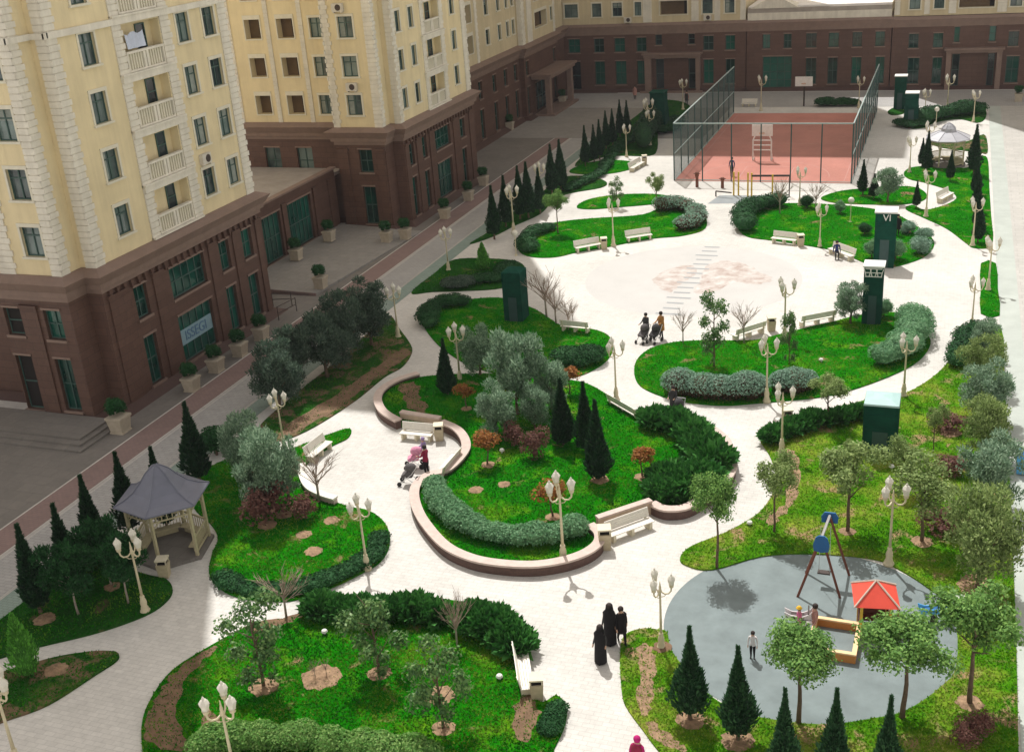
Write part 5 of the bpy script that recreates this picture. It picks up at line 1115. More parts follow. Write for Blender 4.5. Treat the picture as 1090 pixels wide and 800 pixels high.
hedge('spreading juniper hedge at the right end of the front lawn by the path', [(500, 664), (520, 672), (538, 684), (550, 692)], 0.68, 0.66, 'spray', 'juni', 0.38, 4500, 8, step=0.8, jit=0.25)
hedge('bright green lumpy hedge along the bottom edge of the frame', [(218, 806), (240, 798), (270, 797), (300, 796), (330, 797), (360, 802), (395, 808), (430, 812), (460, 815)], 0.55, 0.85, 'leaf', 'brightg', 0.11, 14000, 9, step=0.75)
hedge('broad dark juniper mass on the right end of the central bed', [(698, 458), (716, 460), (735, 470), (748, 486), (755, 505), (748, 522), (732, 532)], 0.72, 0.66, 'spray', 'juni', 0.44, 7000, 10, z=0.25, step=0.8, jit=0.35)
hedge('dark juniper patch in front of the juniper mass on the central bed', [(716, 536), (706, 530), (712, 518), (730, 512)], 0.68, 0.52, 'spray', 'juni', 0.40, 3500, 11, z=0.25, step=0.7)
hedge('dark juniper hedge bordering the white path by the green booth', [(820, 472), (838, 464), (858, 457), (880, 452), (905, 447), (918, 445)], 0.40, 0.5, 'spray', 'juni', 0.40, 3200, 12, step=1.1, jit=0.3)
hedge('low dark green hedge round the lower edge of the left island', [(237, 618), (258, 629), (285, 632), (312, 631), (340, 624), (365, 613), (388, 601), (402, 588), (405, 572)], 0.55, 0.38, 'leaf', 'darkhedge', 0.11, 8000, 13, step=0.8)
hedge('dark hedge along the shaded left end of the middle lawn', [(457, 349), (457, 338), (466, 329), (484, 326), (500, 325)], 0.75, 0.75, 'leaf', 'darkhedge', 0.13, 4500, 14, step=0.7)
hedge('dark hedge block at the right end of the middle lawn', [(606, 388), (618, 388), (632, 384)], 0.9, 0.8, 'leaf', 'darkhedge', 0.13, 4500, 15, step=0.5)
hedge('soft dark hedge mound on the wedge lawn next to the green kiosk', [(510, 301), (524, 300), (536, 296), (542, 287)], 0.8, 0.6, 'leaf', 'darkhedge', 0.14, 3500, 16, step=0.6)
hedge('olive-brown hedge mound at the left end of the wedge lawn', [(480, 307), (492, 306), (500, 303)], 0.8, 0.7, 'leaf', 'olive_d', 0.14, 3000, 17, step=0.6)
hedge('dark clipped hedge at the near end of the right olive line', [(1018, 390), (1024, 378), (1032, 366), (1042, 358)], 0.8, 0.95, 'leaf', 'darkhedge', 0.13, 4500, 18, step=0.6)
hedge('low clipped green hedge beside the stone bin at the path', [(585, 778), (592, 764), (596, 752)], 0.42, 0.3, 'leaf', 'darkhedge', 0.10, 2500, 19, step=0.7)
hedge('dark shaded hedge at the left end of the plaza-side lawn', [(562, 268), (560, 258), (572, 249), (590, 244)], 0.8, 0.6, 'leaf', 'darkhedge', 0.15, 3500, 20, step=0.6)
hedge('dark leafy strip for undergrowth and shaded lawn under the far left row of cypresses', [(604, 204), (622, 196), (640, 186), (648, 172), (658, 160), (672, 150), (684, 146)], 0.65, 0.55, 'leaf', 'darkhedge', 0.2, 5000, 21, step=0.7)  # dark leaves also stand in for shade on the lawn
hedge('dark green shrubs at the far bed behind the small pavilion', [(985, 131), (1000, 127), (1018, 124), (1032, 122), (1046, 122)], 1.1, 1.3, 'leaf', 'darkhedge', 0.2, 4500, 22, step=0.7)
hedge('tall dark evergreens clumped at the left of the ball court', [(684, 160), (688, 152), (692, 146), (698, 142)], 1.0, 2.6, 'leaf', 'cyp', 0.22, 4500, 23, step=0.6)
hedge('small dark hedge strip behind the far backboard', [(874, 113), (886, 113), (900, 113), (910, 113)], 0.8, 0.8, 'leaf', 'darkhedge', 0.2, 2500, 24, step=0.7)
hedge('dark dome-shaped bed of shrubs round the far left green kiosk', [(692, 139), (704, 142), (716, 139), (722, 131)], 1.0, 0.9, 'leaf', 'darkhedge', 0.2, 3500, 25, step=0.6)
hedge('dark shrubs at the foot of the far right green kiosk', [(960, 134), (970, 136), (980, 133)], 0.9, 0.6, 'leaf', 'darkhedge', 0.2, 2500, 26, step=0.6)
# ------------------------------------------------------------------ lamp posts
def make_lamp():
    o = thing('lamp_post', '', 'lamp post', (0, 0, -50), 0, 'three-headed lamp posts round the garden')
    mb = MB(); mb.lathe([(0.21, 0), (0.21, 0.10), (0.16, 0.14), (0.16, 0.22), (0.12, 0.30), (0.14, 0.48), (0.11, 0.62), (0.085, 0.68), (0.10, 0.74), (0.075, 0.80)], (0, 0, 0), 12); mb.build('base', 'lamp', o, True)
    mb = MB(); mb.lathe([(0.06, 0.8), (0.048, 1.8), (0.042, 2.75), (0.075, 2.80), (0.075, 2.86), (0.05, 2.92), (0.055, 3.0), (0.03, 3.12), (0.012, 3.3)], (0, 0, 0), 10); mb.build('pole', 'lamp', o, True)
    for k in range(3):
        a = R(90 + 120 * k); ca, sa = math.cos(a), math.sin(a)
        mb = MB(); mb.tube([(ca * r, sa * r, z) for r, z in ((0.03, 2.82), (0.18, 2.70), (0.34, 2.72), (0.44, 2.84), (0.46, 3.02))], [0.034, 0.034, 0.032, 0.032, 0.04], 7)
        mb.tube([(ca * r, sa * r, z) for r, z in ((0.05, 2.55), (0.16, 2.58), (0.26, 2.70))], [0.018, 0.018, 0.012], 5)
        ar = mb.build('arm', 'lamp', o, True)
        mb = MB(); mb.lathe([(0.05, 3.0), (0.10, 3.06), (0.085, 3.12), (0.12, 3.16)], (ca * 0.46, sa * 0.46, 0), 8); mb.build('cup', 'lamp', ar, True)
        mb = MB(); mb.lathe([(0.10, 3.16), (0.155, 3.36), (0.14, 3.40)], (ca * 0.46, sa * 0.46, 0), 6); mb.build('lantern', 'lampglass', ar)
        mb = MB(); mb.lathe([(0.175, 3.40), (0.165, 3.43), (0.09, 3.54), (0.04, 3.58), (0.045, 3.61), (0.012, 3.66)], (ca * 0.46, sa * 0.46, 0), 6); mb.build('lantern_cap', 'lampglass', ar)
    return o
LP = make_lamp(); first = [True]
def lamp_at(g, h, label, rz):
    s = h / 3.66
    if first[0]: first[0] = False; LP.location = g; LP.rotation_euler = (0, 0, rz); LP.scale = (s, s, s); LP['label'] = label; return LP
    return clone(LP, label, g, rz, s)
LAMPS = [(155, 651, 568, 'three-headed lamp post beside the gazebo at the left'), (391, 606, 529, 'three-headed lamp post at the right tip of the left island'), (600, 599, 506, 'three-headed lamp post behind the front wall of the central bed'),
    (946, 601, 512, 'tall three-headed lamp post on the far edge of the playground'), (704, 690, 614, 'three-headed lamp post between the path and the playground left edge'), (656, 426, 361, 'three-headed lamp post at the corner of the central bed near the middle lawn'),
    (816, 428, 340 + 18, 'three-headed lamp post in front of the silver hedge on the oval lawn'), (835, 362, 296, 'tall three-headed lamp post rising behind the oval lawn by the plaza'), (832, 482, 410, 'three-headed lamp post where the white paths meet left of the green booth'),
    (961.6, 422, 356, 'three-headed lamp post in front of the broad grey-green hedge'), (1034, 350, 297, 'three-headed lamp post on the path near the end of the olive line'), (1051.5, 309, 252, 'three-headed lamp post on the small square of lawn by the right road'),
    (1035, 262, 210, 'three-headed lamp post at the foot of the right road cypresses'), (872.5, 263, 217, 'three-headed lamp post standing behind the bench on the far oval bed'), (653, 262, 211, 'three-headed lamp post between the two benches on the plaza left'),
    (547, 248, 197, 'tall three-headed lamp post in front of the roadside cypresses'), (490, 408, 345, 'three-headed lamp post on the middle lawn path left of the grey olives'), (576, 215, 173, 'three-headed lamp post among the roadside cypresses'),
    (667, 167, 140, 'three-headed lamp post on the far left lawn before the dark hedge'), (690, 148, 102, 'three-headed lamp post behind the dark evergreens left of the court'), (727, 117, 84, 'three-headed lamp post beyond the top left of the court fence'),
    (810, 118, 80, 'three-headed lamp post behind the middle of the ball court'), (914, 115, 81, 'three-headed lamp post behind the right end of the ball court'), (1008, 118, 79, 'three-headed lamp post before the far right doorway'), (984, 128, 95, 'three-headed lamp post right of the two far green kiosks'),
    (1036, 130, 101, 'three-headed lamp post at the right of the shrubs behind the pavilion'), (477.5, 288, 242, 'three-headed lamp post on the wedge lawn beside the left road'), (424, 359, 303, 'three-headed lamp post at the far end of the dark olives'),
    (303, 478, 416, 'three-headed lamp post whose head shows above the left island olives'), (985.5, 231, 181, 'three-headed lamp post at the corner of the far right lawn'), (987, 170, 129, 'three-headed lamp post just left of the small pavilion'), (968, 184, 146, 'slim lamp post on the white path left of the pavilion'),
    (851, 219, 183, 'slim lamp post in front of the court behind the far oval bed'), (692, 155, 117, 'three-headed lamp post close behind the evergreens by the court')]
for i, (u, v, vt, lb) in enumerate(LAMPS):
    lamp_at(at(u, v), max(3.2, min(4.2, tall(u, v, vt))), lb, R(YAW * 0 + 21 + (i * 17) % 24))
g = at(232, 737, 3.75); lamp_at(Vector((g.x, g.y, 0.05)), 3.78, 'three-headed lamp post rising out of the bright hedge at the bottom', R(21))
g = at(-3, 740, 3.0); lamp_at(Vector((g.x, g.y, 0.0)), 3.9, 'lamp post cut by the left edge at the bottom left path', R(21))
def globe_lamp(u, v, label):
    g = at(u, v); o = thing('garden_lamp', label, 'garden lamp', g, 0, 'short globe lamps')
    mb = MB(); mb.lathe([(0.12, 0), (0.10, 0.08), (0.035, 0.14), (0.03, 1.5), (0.07, 1.55)], (0, 0, 0), 8); mb.build('post', 'lamp', o)
    mb = MB(); mb.ball((0, 0, 1.75), 0.24, 12, 8); mb.build('globe', 'lampglass', o, True)
globe_lamp(905, 237, 'short globe lamp on the lawn at the back of the far oval bed')
globe_lamp(549.5, 272, 'short globe lamp at the left tip of the plaza-side lawn')
globe_lamp(996, 135, 'short globe lamp in the shrubs behind the pavilion')

# ------------------------------------------------------------------ benches and bins
def make_bench():
    o = thing('bench', '', 'bench', (0, 0, -50), 0, 'cream benches')
    for x in (-0.92, 0.92, 0.0):
        mb = MB(); mb.hexa([(x - 0.07, -0.22, 0), (x + 0.07, -0.22, 0), (x + 0.07, 0.24, 0), (x - 0.07, 0.24, 0)], [(x - 0.06, -0.24, 0.38), (x + 0.06, -0.24, 0.38), (x + 0.06, 0.26, 0.38), (x - 0.06, 0.26, 0.38)])
        if x: mb.hexa([(x - 0.05, 0.2, 0.38), (x + 0.05, 0.2, 0.38), (x + 0.05, 0.27, 0.38), (x - 0.05, 0.27, 0.38)], [(x - 0.05, 0.33, 0.88), (x + 0.05, 0.33, 0.88), (x + 0.05, 0.38, 0.88), (x - 0.05, 0.38, 0.88)])
        mb.build('leg', 'bench', o)
    mb = MB()
    for k in range(5): y = -0.25 + 0.105 * k; mb.box(-1.1, y, 0.385, 1.1, y + 0.09, 0.43)
    mb.build('seat', 'bench_w', o)
    mb = MB()
    for k in range(4): z = 0.50 + 0.105 * k; y = 0.215 + 0.028 * k; mb.hexa([(-1.1, y, z), (1.1, y, z), (1.1, y + 0.035, z), (-1.1, y + 0.035, z)], [(-1.1, y + 0.026, z + 0.09), (1.1, y + 0.026, z + 0.09), (1.1, y + 0.06, z + 0.09), (-1.1, y + 0.06, z + 0.09)])
    mb.build('backrest', 'bench_w', o)
    return o
BN = make_bench(); bfirst = [True]
def bench(p0, p1, label, away=False, s=1.0):
    """front edge from p0 to p1 in the photo; the sitter looks at the viewer unless away"""
    a, b = at(*p0), at(*p1); d = b - a; rz = math.atan2(d.y, d.x) + (math.pi if away else 0); c = (a + b) / 2 + Vector((-math.sin(rz), math.cos(rz), 0)) * 0.28
    k = max(0.8, min(1.25, d.length / 2.2)); sc = (k, s * 0.92, s * 0.92)
    if bfirst[0]: bfirst[0] = False; BN.location = c; BN.rotation_euler = (0, 0, rz); BN.scale = sc; BN['label'] = label; return BN
    return clone(BN, label, c, rz, sc)
bench((426, 469), (458, 472), 'cream bench in the shade before the tan panel of the central bed')
bench((461, 513), (481, 490), 'cream bench standing in the rounded niche next to the strollers', True).rotation_euler[2] += 0
bench((652, 580), (698, 563), 'cream bench in full sun before the tan panel at the front of the central bed')
bench((335, 494), (356, 477), 'pale bench on the left island edge beside the leaning magnolia')
bench((655, 430), (688, 449), 'cream bench seen from behind on the far rim of the central bed', True)
bench((614, 270), (641, 265), 'cream bench on the plaza left, nearer of the two by the lamp')
bench((668, 259), (695, 255), 'cream bench on the plaza left, farther of the two by the lamp')
bench((820, 259), (846, 262), 'cream bench at the front of the far oval bed, empty')
bench((880, 270), (904, 279), 'cream bench on the far oval bed with a person in blue on it')
bench((777, 362), (809, 352), 'pale bench facing the plaza behind the faint sapling', True)
bench((848, 347), (885, 340), 'pale bench facing the plaza left of the round olive', True)
bench((600, 350), (630, 353), 'pale bench at the plaza left end behind the bare trees', True)
bench((564, 700), (571, 742), 'white bench seen end-on at the right tip of the front lawn', True)
bench((1003, 217), (1016, 210), 'pale bench on the path spur at the far right lawn')
bench((790, 114), (804, 114), 'white bench in the shade behind the ball court')
bench((674, 184), (688, 176), 'pale bench on the far lawn edge left of the court')
def make_bin():
    o = thing('litter_bin', '', 'litter bin', (0, 0, -50), 0, 'stone litter bins')
    mb = MB(); mb.hexa([(-0.22, -0.22, 0), (0.22, -0.22, 0), (0.22, 0.22, 0), (-0.22, 0.22, 0)], [(-0.27, -0.27, 0.75), (0.27, -0.27, 0.75), (0.27, 0.27, 0.75), (-0.27, 0.27, 0.75)]); mb.build('body', 'bin', o)
    mb = MB(); mb.box(-0.2, -0.2, 0.752, 0.2, 0.2, 0.79); mb.build('opening', 'dark', o)
    mb = MB()
    for x, y in ((-0.24, -0.24), (0.2, -0.24), (-0.24, 0.2), (0.2, 0.2)): mb.box(x, y, 0.752, x + 0.04, y + 0.04, 0.95)
    mb.box(-0.28, -0.28, 0.95, 0.28, 0.28, 1.02); mb.build('lid', 'bench', o)
    return o
BI = make_bin(); binf = [True]
for u, v, lb in [(644, 583, 'stone litter bin next to the sunlit front bench'), (572, 742, 'stone litter bin at the end of the white bench by the front lawn'), (468, 468, 'stone litter bin in the shade at the corner of the niche'), (643, 265, 'stone litter bin between the two plaza-left benches'), (852, 262, 'stone litter bin right of the empty bench on the far oval bed'), (821, 352, 'stone litter bin at the far rim of the oval lawn'), (690, 455, 'dark-topped stone litter bin at the juniper end of the central bed'), (686, 175, 'stone litter bin on the far lawn left of the court'), (838, 452, 'stone litter bin behind the lamp where the paths meet'), (176, 613, 'stone litter bin with a pale lid by the gazebo')]:
    g = at(u, v); rz = R(20)
    if binf[0]: binf[0] = False; BI.location = g; BI.rotation_euler = (0, 0, rz); BI['label'] = lb
    else: clone(BI, lb, g, rz, 0.88)

# ------------------------------------------------------------------ planters on the left pavement
def make_planter(mat='darkhedge'):
    o = thing('planter', '', 'planter', (0, 0, -50), 0, 'stone planters along the buildings')
    mb = MB(); mb.hexa([(-0.36, -0.36, 0), (0.36, -0.36, 0), (0.36, 0.36, 0), (-0.36, 0.36, 0)], [(-0.46, -0.46, 0.82), (0.46, -0.46, 0.82), (0.46, 0.46, 0.82), (-0.46, 0.46, 0.82)])
    mb.box(-0.5, -0.5, 0.822, 0.5, 0.5, 0.95); mb.box(-0.42, -0.42, -0.001, 0.42, 0.42, 0.08); mb.build('pot', 'planter', o)
    V, F = merge(leafcloud(clumps(5, (0, 0, 1.4), 0.36, 9, 0.32), 1500, 0.11, 9), cores(clumps(5, (0, 0, 1.4), 0.36, 9, 0.32), 0.75)); link('bush', npmesh('bush', V, F, 'darkhedge'), o)
    return o
PL = make_planter(); pf = [True]
for u, v, z, lb in [(129, 459, 0, 'stone planter with a round bush at the near corner of the first block'), (205, 415, 0, 'stone planter under the banner window, nearest of the row'), (231, 395, 0, 'stone planter second in the row under the shop window'), (256, 378, 0, 'stone planter third in the row, below a narrow window'), (279, 361, 0, 'stone planter at the far end of the first block wall'),
    (316, 276, 0.42, 'stone planter before the wide shop window of the link building'), (342, 306, 0.2, 'stone planter with clipped round top alone at the forecourt step'), (351, 256, 0.42, 'stone planter in the dark corner of the link building'), (412, 257, 0.1, 'stone planter left of the corner of the second block'), (432, 254, 0.05, 'stone planter at the near corner of the second block'),
    (474, 232, 0, 'stone planter under the wide window of the second block'), (499, 213, 0, 'stone planter toward the far end of the second block'), (515, 197, 0, 'stone planter at the far corner of the second block'), (543, 138, 0, 'stone planter before the third block far along the road'), (599, 110, 0, 'stone planter by the porch in the far left corner'), (1084, 108, 0, 'stone planter at the far right doorway')]:
    g = at(u, v, z); lb2 = lb
    if pf[0]: pf[0] = False; PL.location = g; PL['label'] = lb
    else: clone(PL, lb, g, 0, 0.88)
rl = thing('ramp_railing', 'brown metal ramp railing beside the first block near the forecourt step', 'railing', (at(300, 330).x, at(300, 330).y, 0))
mb = MB()
A, B, C = [at(*q) - at(300, 330) for q in ((291, 326), (311, 325), (297, 341))]
for p, q in ((A, B),): 
    for z in (0.5, 0.95): mb.tube([p + Vector((0, 0, z)), q + Vector((0, 0, z))], 0.03, 6)
    for p_ in (p, q): mb.tube([p_, p_ + Vector((0, 0, 0.98))], 0.03, 6)
D = at(316, 331) - at(300, 330)
for z in (0.5, 0.95): mb.tube([C + Vector((0, 0, z)), D + Vector((0, 0, z))], 0.03, 6)
for p_ in (C, D): mb.tube([p_, p_ + Vector((0, 0, 0.98))], 0.03, 6)
mb.build('rails', 'metal_d', rl)

# ------------------------------------------------------------------ green kiosk towers
def kiosk(u, v, w, h, label, cap='kioskcap', text=None, dome=False, rz=0.0, flare=0.0):
    g = at(u, v); o = thing('kiosk_tower', label, 'kiosk', (g.x, g.y + w * 0.5, 0), rz, 'dark green kiosk towers')
    mb = MB(); a = w / 2; mb.hexa([(-a - flare, -a - flare, 0), (a + flare, -a - flare, 0), (a + flare, a + flare, 0), (-a - flare, a + flare, 0)], [(-a, -a, h * 0.80), (a, -a, h * 0.80), (a, a, h * 0.80), (-a, a, h * 0.80)])
    for x in (-a - 0.02, a - 0.04): 
        for y in (-a - 0.02, a - 0.04): mb.box(x, y, 0.0, x + 0.06, y + 0.06, h * 0.995)
    for z in (0.26, 0.53): mb.box(-a - flare * 0.6 - 0.012, -a - flare * 0.6 - 0.012, h * z, a + flare * 0.6 + 0.012, a + flare * 0.6 + 0.012, h * z + 0.05)
    mb.build('body', 'kiosk', o)
    mb = MB(); mb.box(-a * 0.45, -a - flare - 0.035, 0.05, a * 0.45, -a - flare + 0.01, min(2.0, h * 0.5)); mb.box(a * 0.28, -a - flare - 0.06, 0.95, a * 0.36, -a - flare - 0.035, 1.15); mb.build('door', 'fencepost', o)
    mb = MB(); mb.box(-a + 0.03, -a + 0.03, h * 0.801, a - 0.03, a - 0.03, h * 0.97); mb.build('top_band', 'kiosk', o)
    mb = MB()
    if text == 'lattice':
        for k in range(6): x = -a + 0.1 + (w - 0.2) * k / 5; mb.tube([(x, -a - 0.01, h * 0.82), (x + 0.12 * (1 if k % 2 else -1), -a - 0.01, h * 0.95)], 0.03, 4)
        for z in (0.82, 0.885, 0.95): mb.box(-a + 0.05, -a - 0.02, h * z - 0.025, a - 0.05, -a + 0.02, h * z + 0.025)
        mb.build('lattice', 'kioskcap', o)
    elif text: lettering(text, 0.62, 'kioskcap', o, (0.08, -a - 0.005, h * 0.885), (R(90), 0, 0), 'lettering', 0.03)  # white marks painted where skylight shows through the lattice
    mb = MB()
    if dome: mb.lathe([(w * 0.74, h * 0.97), (w * 0.72, h * 1.0), (w * 0.4, h * 1.04), (0.02, h * 1.06)], (0, 0, 0), 4, ph=R(45))
    else: mb.box(-a - 0.08, -a - 0.08, h * 0.972, a + 0.08, a + 0.08, h * 1.0)
    mb.build('cap', cap, o); return o
kiosk(927, 346, 1.05, 3.7, 'tall dark green kiosk tower with a white lattice band on the oval lawn', text='lattice')
kiosk(940, 285, 1.3, 3.9, 'tall dark green kiosk tower with white marks for skylight in its lattice and a pinkish slab at its foot', text='VI')
kiosk(935, 488, 1.5, 2.75, 'wide dark green booth with a pale teal top on the right lawn', cap='kioskteal', dome=True)
kiosk(547, 343, 1.2, 3.3, 'dark green kiosk tower in the shade between the wedge and middle lawns', cap='kiosk', dome=True)
kiosk(700, 141, 1.5, 4.2, 'dark green kiosk tower in the far left shade by the court', cap='kiosk', flare=0.25)
kiosk(957, 117, 1.15, 3.6, 'green kiosk tower at the far right, farther of two', text=None)
kiosk(969, 134, 1.2, 3.3, 'green kiosk tower at the far right, nearer of two', text=None, flare=0.15)
g = at(936, 281); o = thing('stone_slab', 'pinkish upright stone slab leaning at the foot of the far green kiosk', 'stone slab', g)
mb = MB(); P = [(-0.4, 0), (0.5, 0), (0.42, 0.9), (0.2, 1.55), (0, 1.75), (-0.28, 1.7), (-0.4, 1.3)]
mb.hexa([(x, -0.1 + z * 0.06, z) for x, z in P], [(x, 0.1 + z * 0.06, z) for x, z in P]); mb.build('slab', 'slab', o)

# ------------------------------------------------------------------ gazebos
def gazebo(c, r, n, ph, h, label, roofmat, floor='walk', rail=True, cup=False, concave=True, gap=(4, 5)):
    o = thing('gazebo', label, 'gazebo', (c[0], c[1], 0)); ang = [ph + 2 * math.pi * k / n for k in range(n)]; he = h * 0.64
    mb = MB(); mb.lathe([(r * 0.98, 0.0), (r * 0.98, 0.14)], (0, 0, 0), n, ph=ph); mb.build('floor', floor, o)
    for a in ang:
        mb = MB(); x, y = r * 0.86 * math.cos(a), r * 0.86 * math.sin(a); mb.box(x - 0.06, y - 0.06, 0.14, x + 0.06, y + 0.06, he); mb.build('post', 'wood_c', o)
    mb = MB(); rl = MB(); bn = MB(); q = r * 0.86
    for k in range(n):
        a, b = ang[k], ang[(k + 1) % n]; p0 = Vector((q * math.cos(a), q * math.sin(a), 0)); p1 = Vector((q * math.cos(b), q * math.sin(b), 0)); d = p1 - p0; m = (p0 + p1) / 2; rz = math.atan2(d.y, d.x)
        mb.obox(m + Vector((0, 0, he - 0.1)), (d.length - 0.1, 0.08, 0.16), rz); mb.obox(m + Vector((0, 0, he - 0.45)), (d.length - 0.1, 0.05, 0.06), rz)
        for t in range(1, 7): mb.obox(p0 + d * t / 7 + Vector((0, 0, he - 0.3)), (0.04, 0.04, 0.26), rz)
        mb.tube([p0 + d * 0.03 + Vector((0, 0, he - 0.75)), p0 + d * 0.22 + Vector((0, 0, he - 0.46))], 0.03, 4); mb.tube([p0 + d * 0.97 + Vector((0, 0, he - 0.75)), p0 + d * 0.78 + Vector((0, 0, he - 0.46))], 0.03, 4)
        if rail and k not in gap:
            for z in (0.3, 1.0): rl.obox(m + Vector((0, 0, z)), (d.length - 0.1, 0.06, 0.07), rz)
            for t in range(1, 11): rl.obox(p0 + d * t / 11 + Vector((0, 0, 0.65)), (0.03, 0.03, 0.66), rz)
            inn = m * 0.84; bn.obox(inn + Vector((0, 0, 0.46)), (d.length * 0.8, 0.36, 0.06), rz); bn.obox(inn + Vector((0, 0, 0.29)), (d.length * 0.6, 0.08, 0.28), rz)
    mb.build('eaves_frame', 'wood_c', o)
    if rail: rl.build('railing', 'wood_c', o); bn.build('inner_bench', 'wood_c', o)
    mb = MB()
    prof = [(1.10, 0.0), (1.09, 0.04), (0.86, 0.13), (0.62, 0.30), (0.42, 0.56), (0.27, 0.80), (0.12, 0.95), (0.03, 1.0)] if concave else [(1.12, 0.0), (1.11, 0.05), (0.8, 0.25), (0.5, 0.42), (0.36, 0.48), (0.34, 0.66), (0.2, 0.86), (0.03, 1.0)]
    mb.lathe([(r * a, he + (h - he) * b) for a, b in prof], (0, 0, 0), n, ph=ph)
    rf = mb.build('roof', roofmat, o)
    mb = MB()
    for a in ang: mb.tube([(r * k * math.cos(a), r * k * math.sin(a), he + (h - he) * b + 0.015) for k, b in prof], 0.03, 4)
    mb.build('ridge_strips', roofmat, rf)
    return o
gazebo((-30.72, 35.6), 1.86, 6, R(-14), 4.15, 'cream timber gazebo with a curved slate-grey hexagonal roof at the left', 'slate')
gazebo((-0.3, 108.0), 1.75, 8, R(22), 3.7, 'small far pavilion with a pale grey roof and raised crown near the right road', 'slate_lit', rail=True, concave=False)

# ------------------------------------------------------------------ ball court
fx0, fx1, fy0, fy1, fh = -23.05, -7.75, 100.95, 131.0, 5.1
ft = thing('court_fence', 'tall green mesh fence round the red ball court', 'fence', ((fx0 + fx1) / 2, (fy0 + fy1) / 2, 0)); ox, oy = ft.location.x, ft.location.y
for x in [fx0 + (fx1 - fx0) * k / 6 for k in range(7)]:
    mb = MB(); mb.tube([(x - ox, fy0 - oy, 0), (x - ox, fy0 - oy, fh)], 0.055, 8); mb.build('post', 'fencepost', ft)
for x in (fx0, fx1):
    for k in range(1, 11):
        y = fy0 + (fy1 - fy0) * k / 10; mb = MB(); mb.tube([(x - ox, y - oy, 0), (x - ox, y - oy, fh)], 0.055, 8); mb.build('post', 'fencepost', ft)
for nm, p, q in (('rail', (fx0, fy0), (fx1, fy0)), ('rail', (fx0, fy0), (fx0, fy1)), ('rail', (fx1, fy0), (fx1, fy1))):
    mb = MB(); mb.tube([(p[0] - ox, p[1] - oy, fh), (q[0] - ox, q[1] - oy, fh)], 0.06, 6); mb.build('top_rail', 'rail', ft)
    mb = MB()
    if p[0] == q[0]: mb.tube([(p[0] - ox, p[1] - oy, 2.4), (q[0] - ox, q[1] - oy, 2.4)], 0.045, 6)
    mb.tube([(p[0] - ox, p[1] - oy, 0.1), (q[0] - ox, q[1] - oy, 0.1)], 0.04, 6); mb.build('lower_rail', 'rail', ft)
for x in (fx0, fx1):
    mb = MB(); mb.quad((x - ox, fy0 - oy, 0.05), (x - ox, fy1 - oy, 0.05), (x - ox, fy1 - oy, fh), (x - ox, fy0 - oy, fh)); mb.build('side_net', 'net_side', ft)
mb = MB(); mb.quad((fx0 - ox, fy0 - oy, 0.05), (fx1 - ox, fy0 - oy, 0.05), (fx1 - ox, fy0 - oy, fh), (fx0 - ox, fy0 - oy, fh)); mb.build('front_net', 'net_front', ft)
def hoop(u, v, label, face, goal):
    g = at(u, v); o = thing('basketball_goal', label, 'basketball goal', g, 0 if face < 0 else math.pi, 'basketball goals on the court')
    mb = MB()
    if goal:
        for x in (-0.85, 0.85): mb.tube([(x, 0, 0), (x, 0, 1.9)], 0.07, 6); mb.tube([(x, 0.0, 1.9), (x * 0.8, 0.0, 2.3)], 0.06, 6); mb.tube([(x, 0, 1.0), (x, 0.9, 0.05)], 0.04, 6); mb.tube([(x, 0, 0.05), (x, 0.9, 0.05)], 0.04, 6)
        for z in (1.0, 1.45, 1.9): mb.tube([(-0.85, 0, z), (0.85, 0, z)], 0.05, 6)
    else: mb.tube([(0, 0.5, 0), (0, 0.5, 2.4), (0, 0.06, 2.9)], 0.09, 8)
    mb.build('frame', 'white' if goal else 'metal_d', o)
    mb = MB(); mb.box(-0.95, -0.04, 2.3, 0.95, 0.03, 3.35); mb.build('backboard', 'white', o)
    mb = MB(); mb.tube([(0.23 * math.cos(a), -0.28 + 0.23 * math.sin(a), 2.62) for a in [2 * math.pi * k / 14 for k in range(15)]], 0.02, 5); mb.build('rim', 'orange', o)
hoop(811, 171, 'white basketball backboard over a goal frame near the front of the court', -1, True)
hoop(855, 114, 'cream basketball backboard on a dark pole at the far end of the court', -1, False)
g = at(790, 211); o = thing('exercise_station', 'yellow exercise frame with dark bars on the grey mat before the court', 'exercise frame', g)
mb = MB()
for u, v in ((781, 208), (786, 208), (796, 209), (800, 209), (822, 211)):
    p = at(u, v) - g; mb.tube([p, p + Vector((0, 0, 2.0))], 0.07, 8)
mb.build('posts', 'yellow', o)
mb = MB(); a, b = at(800, 209) - g, at(840, 209) - g
mb.tube([a + Vector((0, 0, 1.75)), b + Vector((0, 0, 1.75))], 0.09, 6); mb.tube([b, b + Vector((0, 0, 1.8))], 0.05, 6); a = at(762, 209) - g; mb.tube([a + Vector((0, 0, 0.45)), Vector((-0.9, 0, 0.45))], 0.06, 6); mb.tube([a, a + Vector((0, 0, 0.45))], 0.06, 6); mb.build('bars', 'metal_d', o)
for u, v, h, lb in ((742, 199, 1.3, 'brown exercise post before the court, taller of two'), (769, 200, 0.9, 'brown exercise post before the court, shorter of two')):
    o = thing('exercise_post', lb, 'exercise post', at(u, v)); mb = MB(); mb.lathe([(0.14, 0), (0.13, h * 0.7), (0.18, h * 0.75), (0.16, h)], (0, 0, 0), 8); mb.build('post', 'redwood', o)
    mb = MB(); mb.tube([(-0.3, 0, h * 0.9), (0.3, 0, h * 0.9)], 0.03, 6); mb.build('handle', 'metal_d', o)

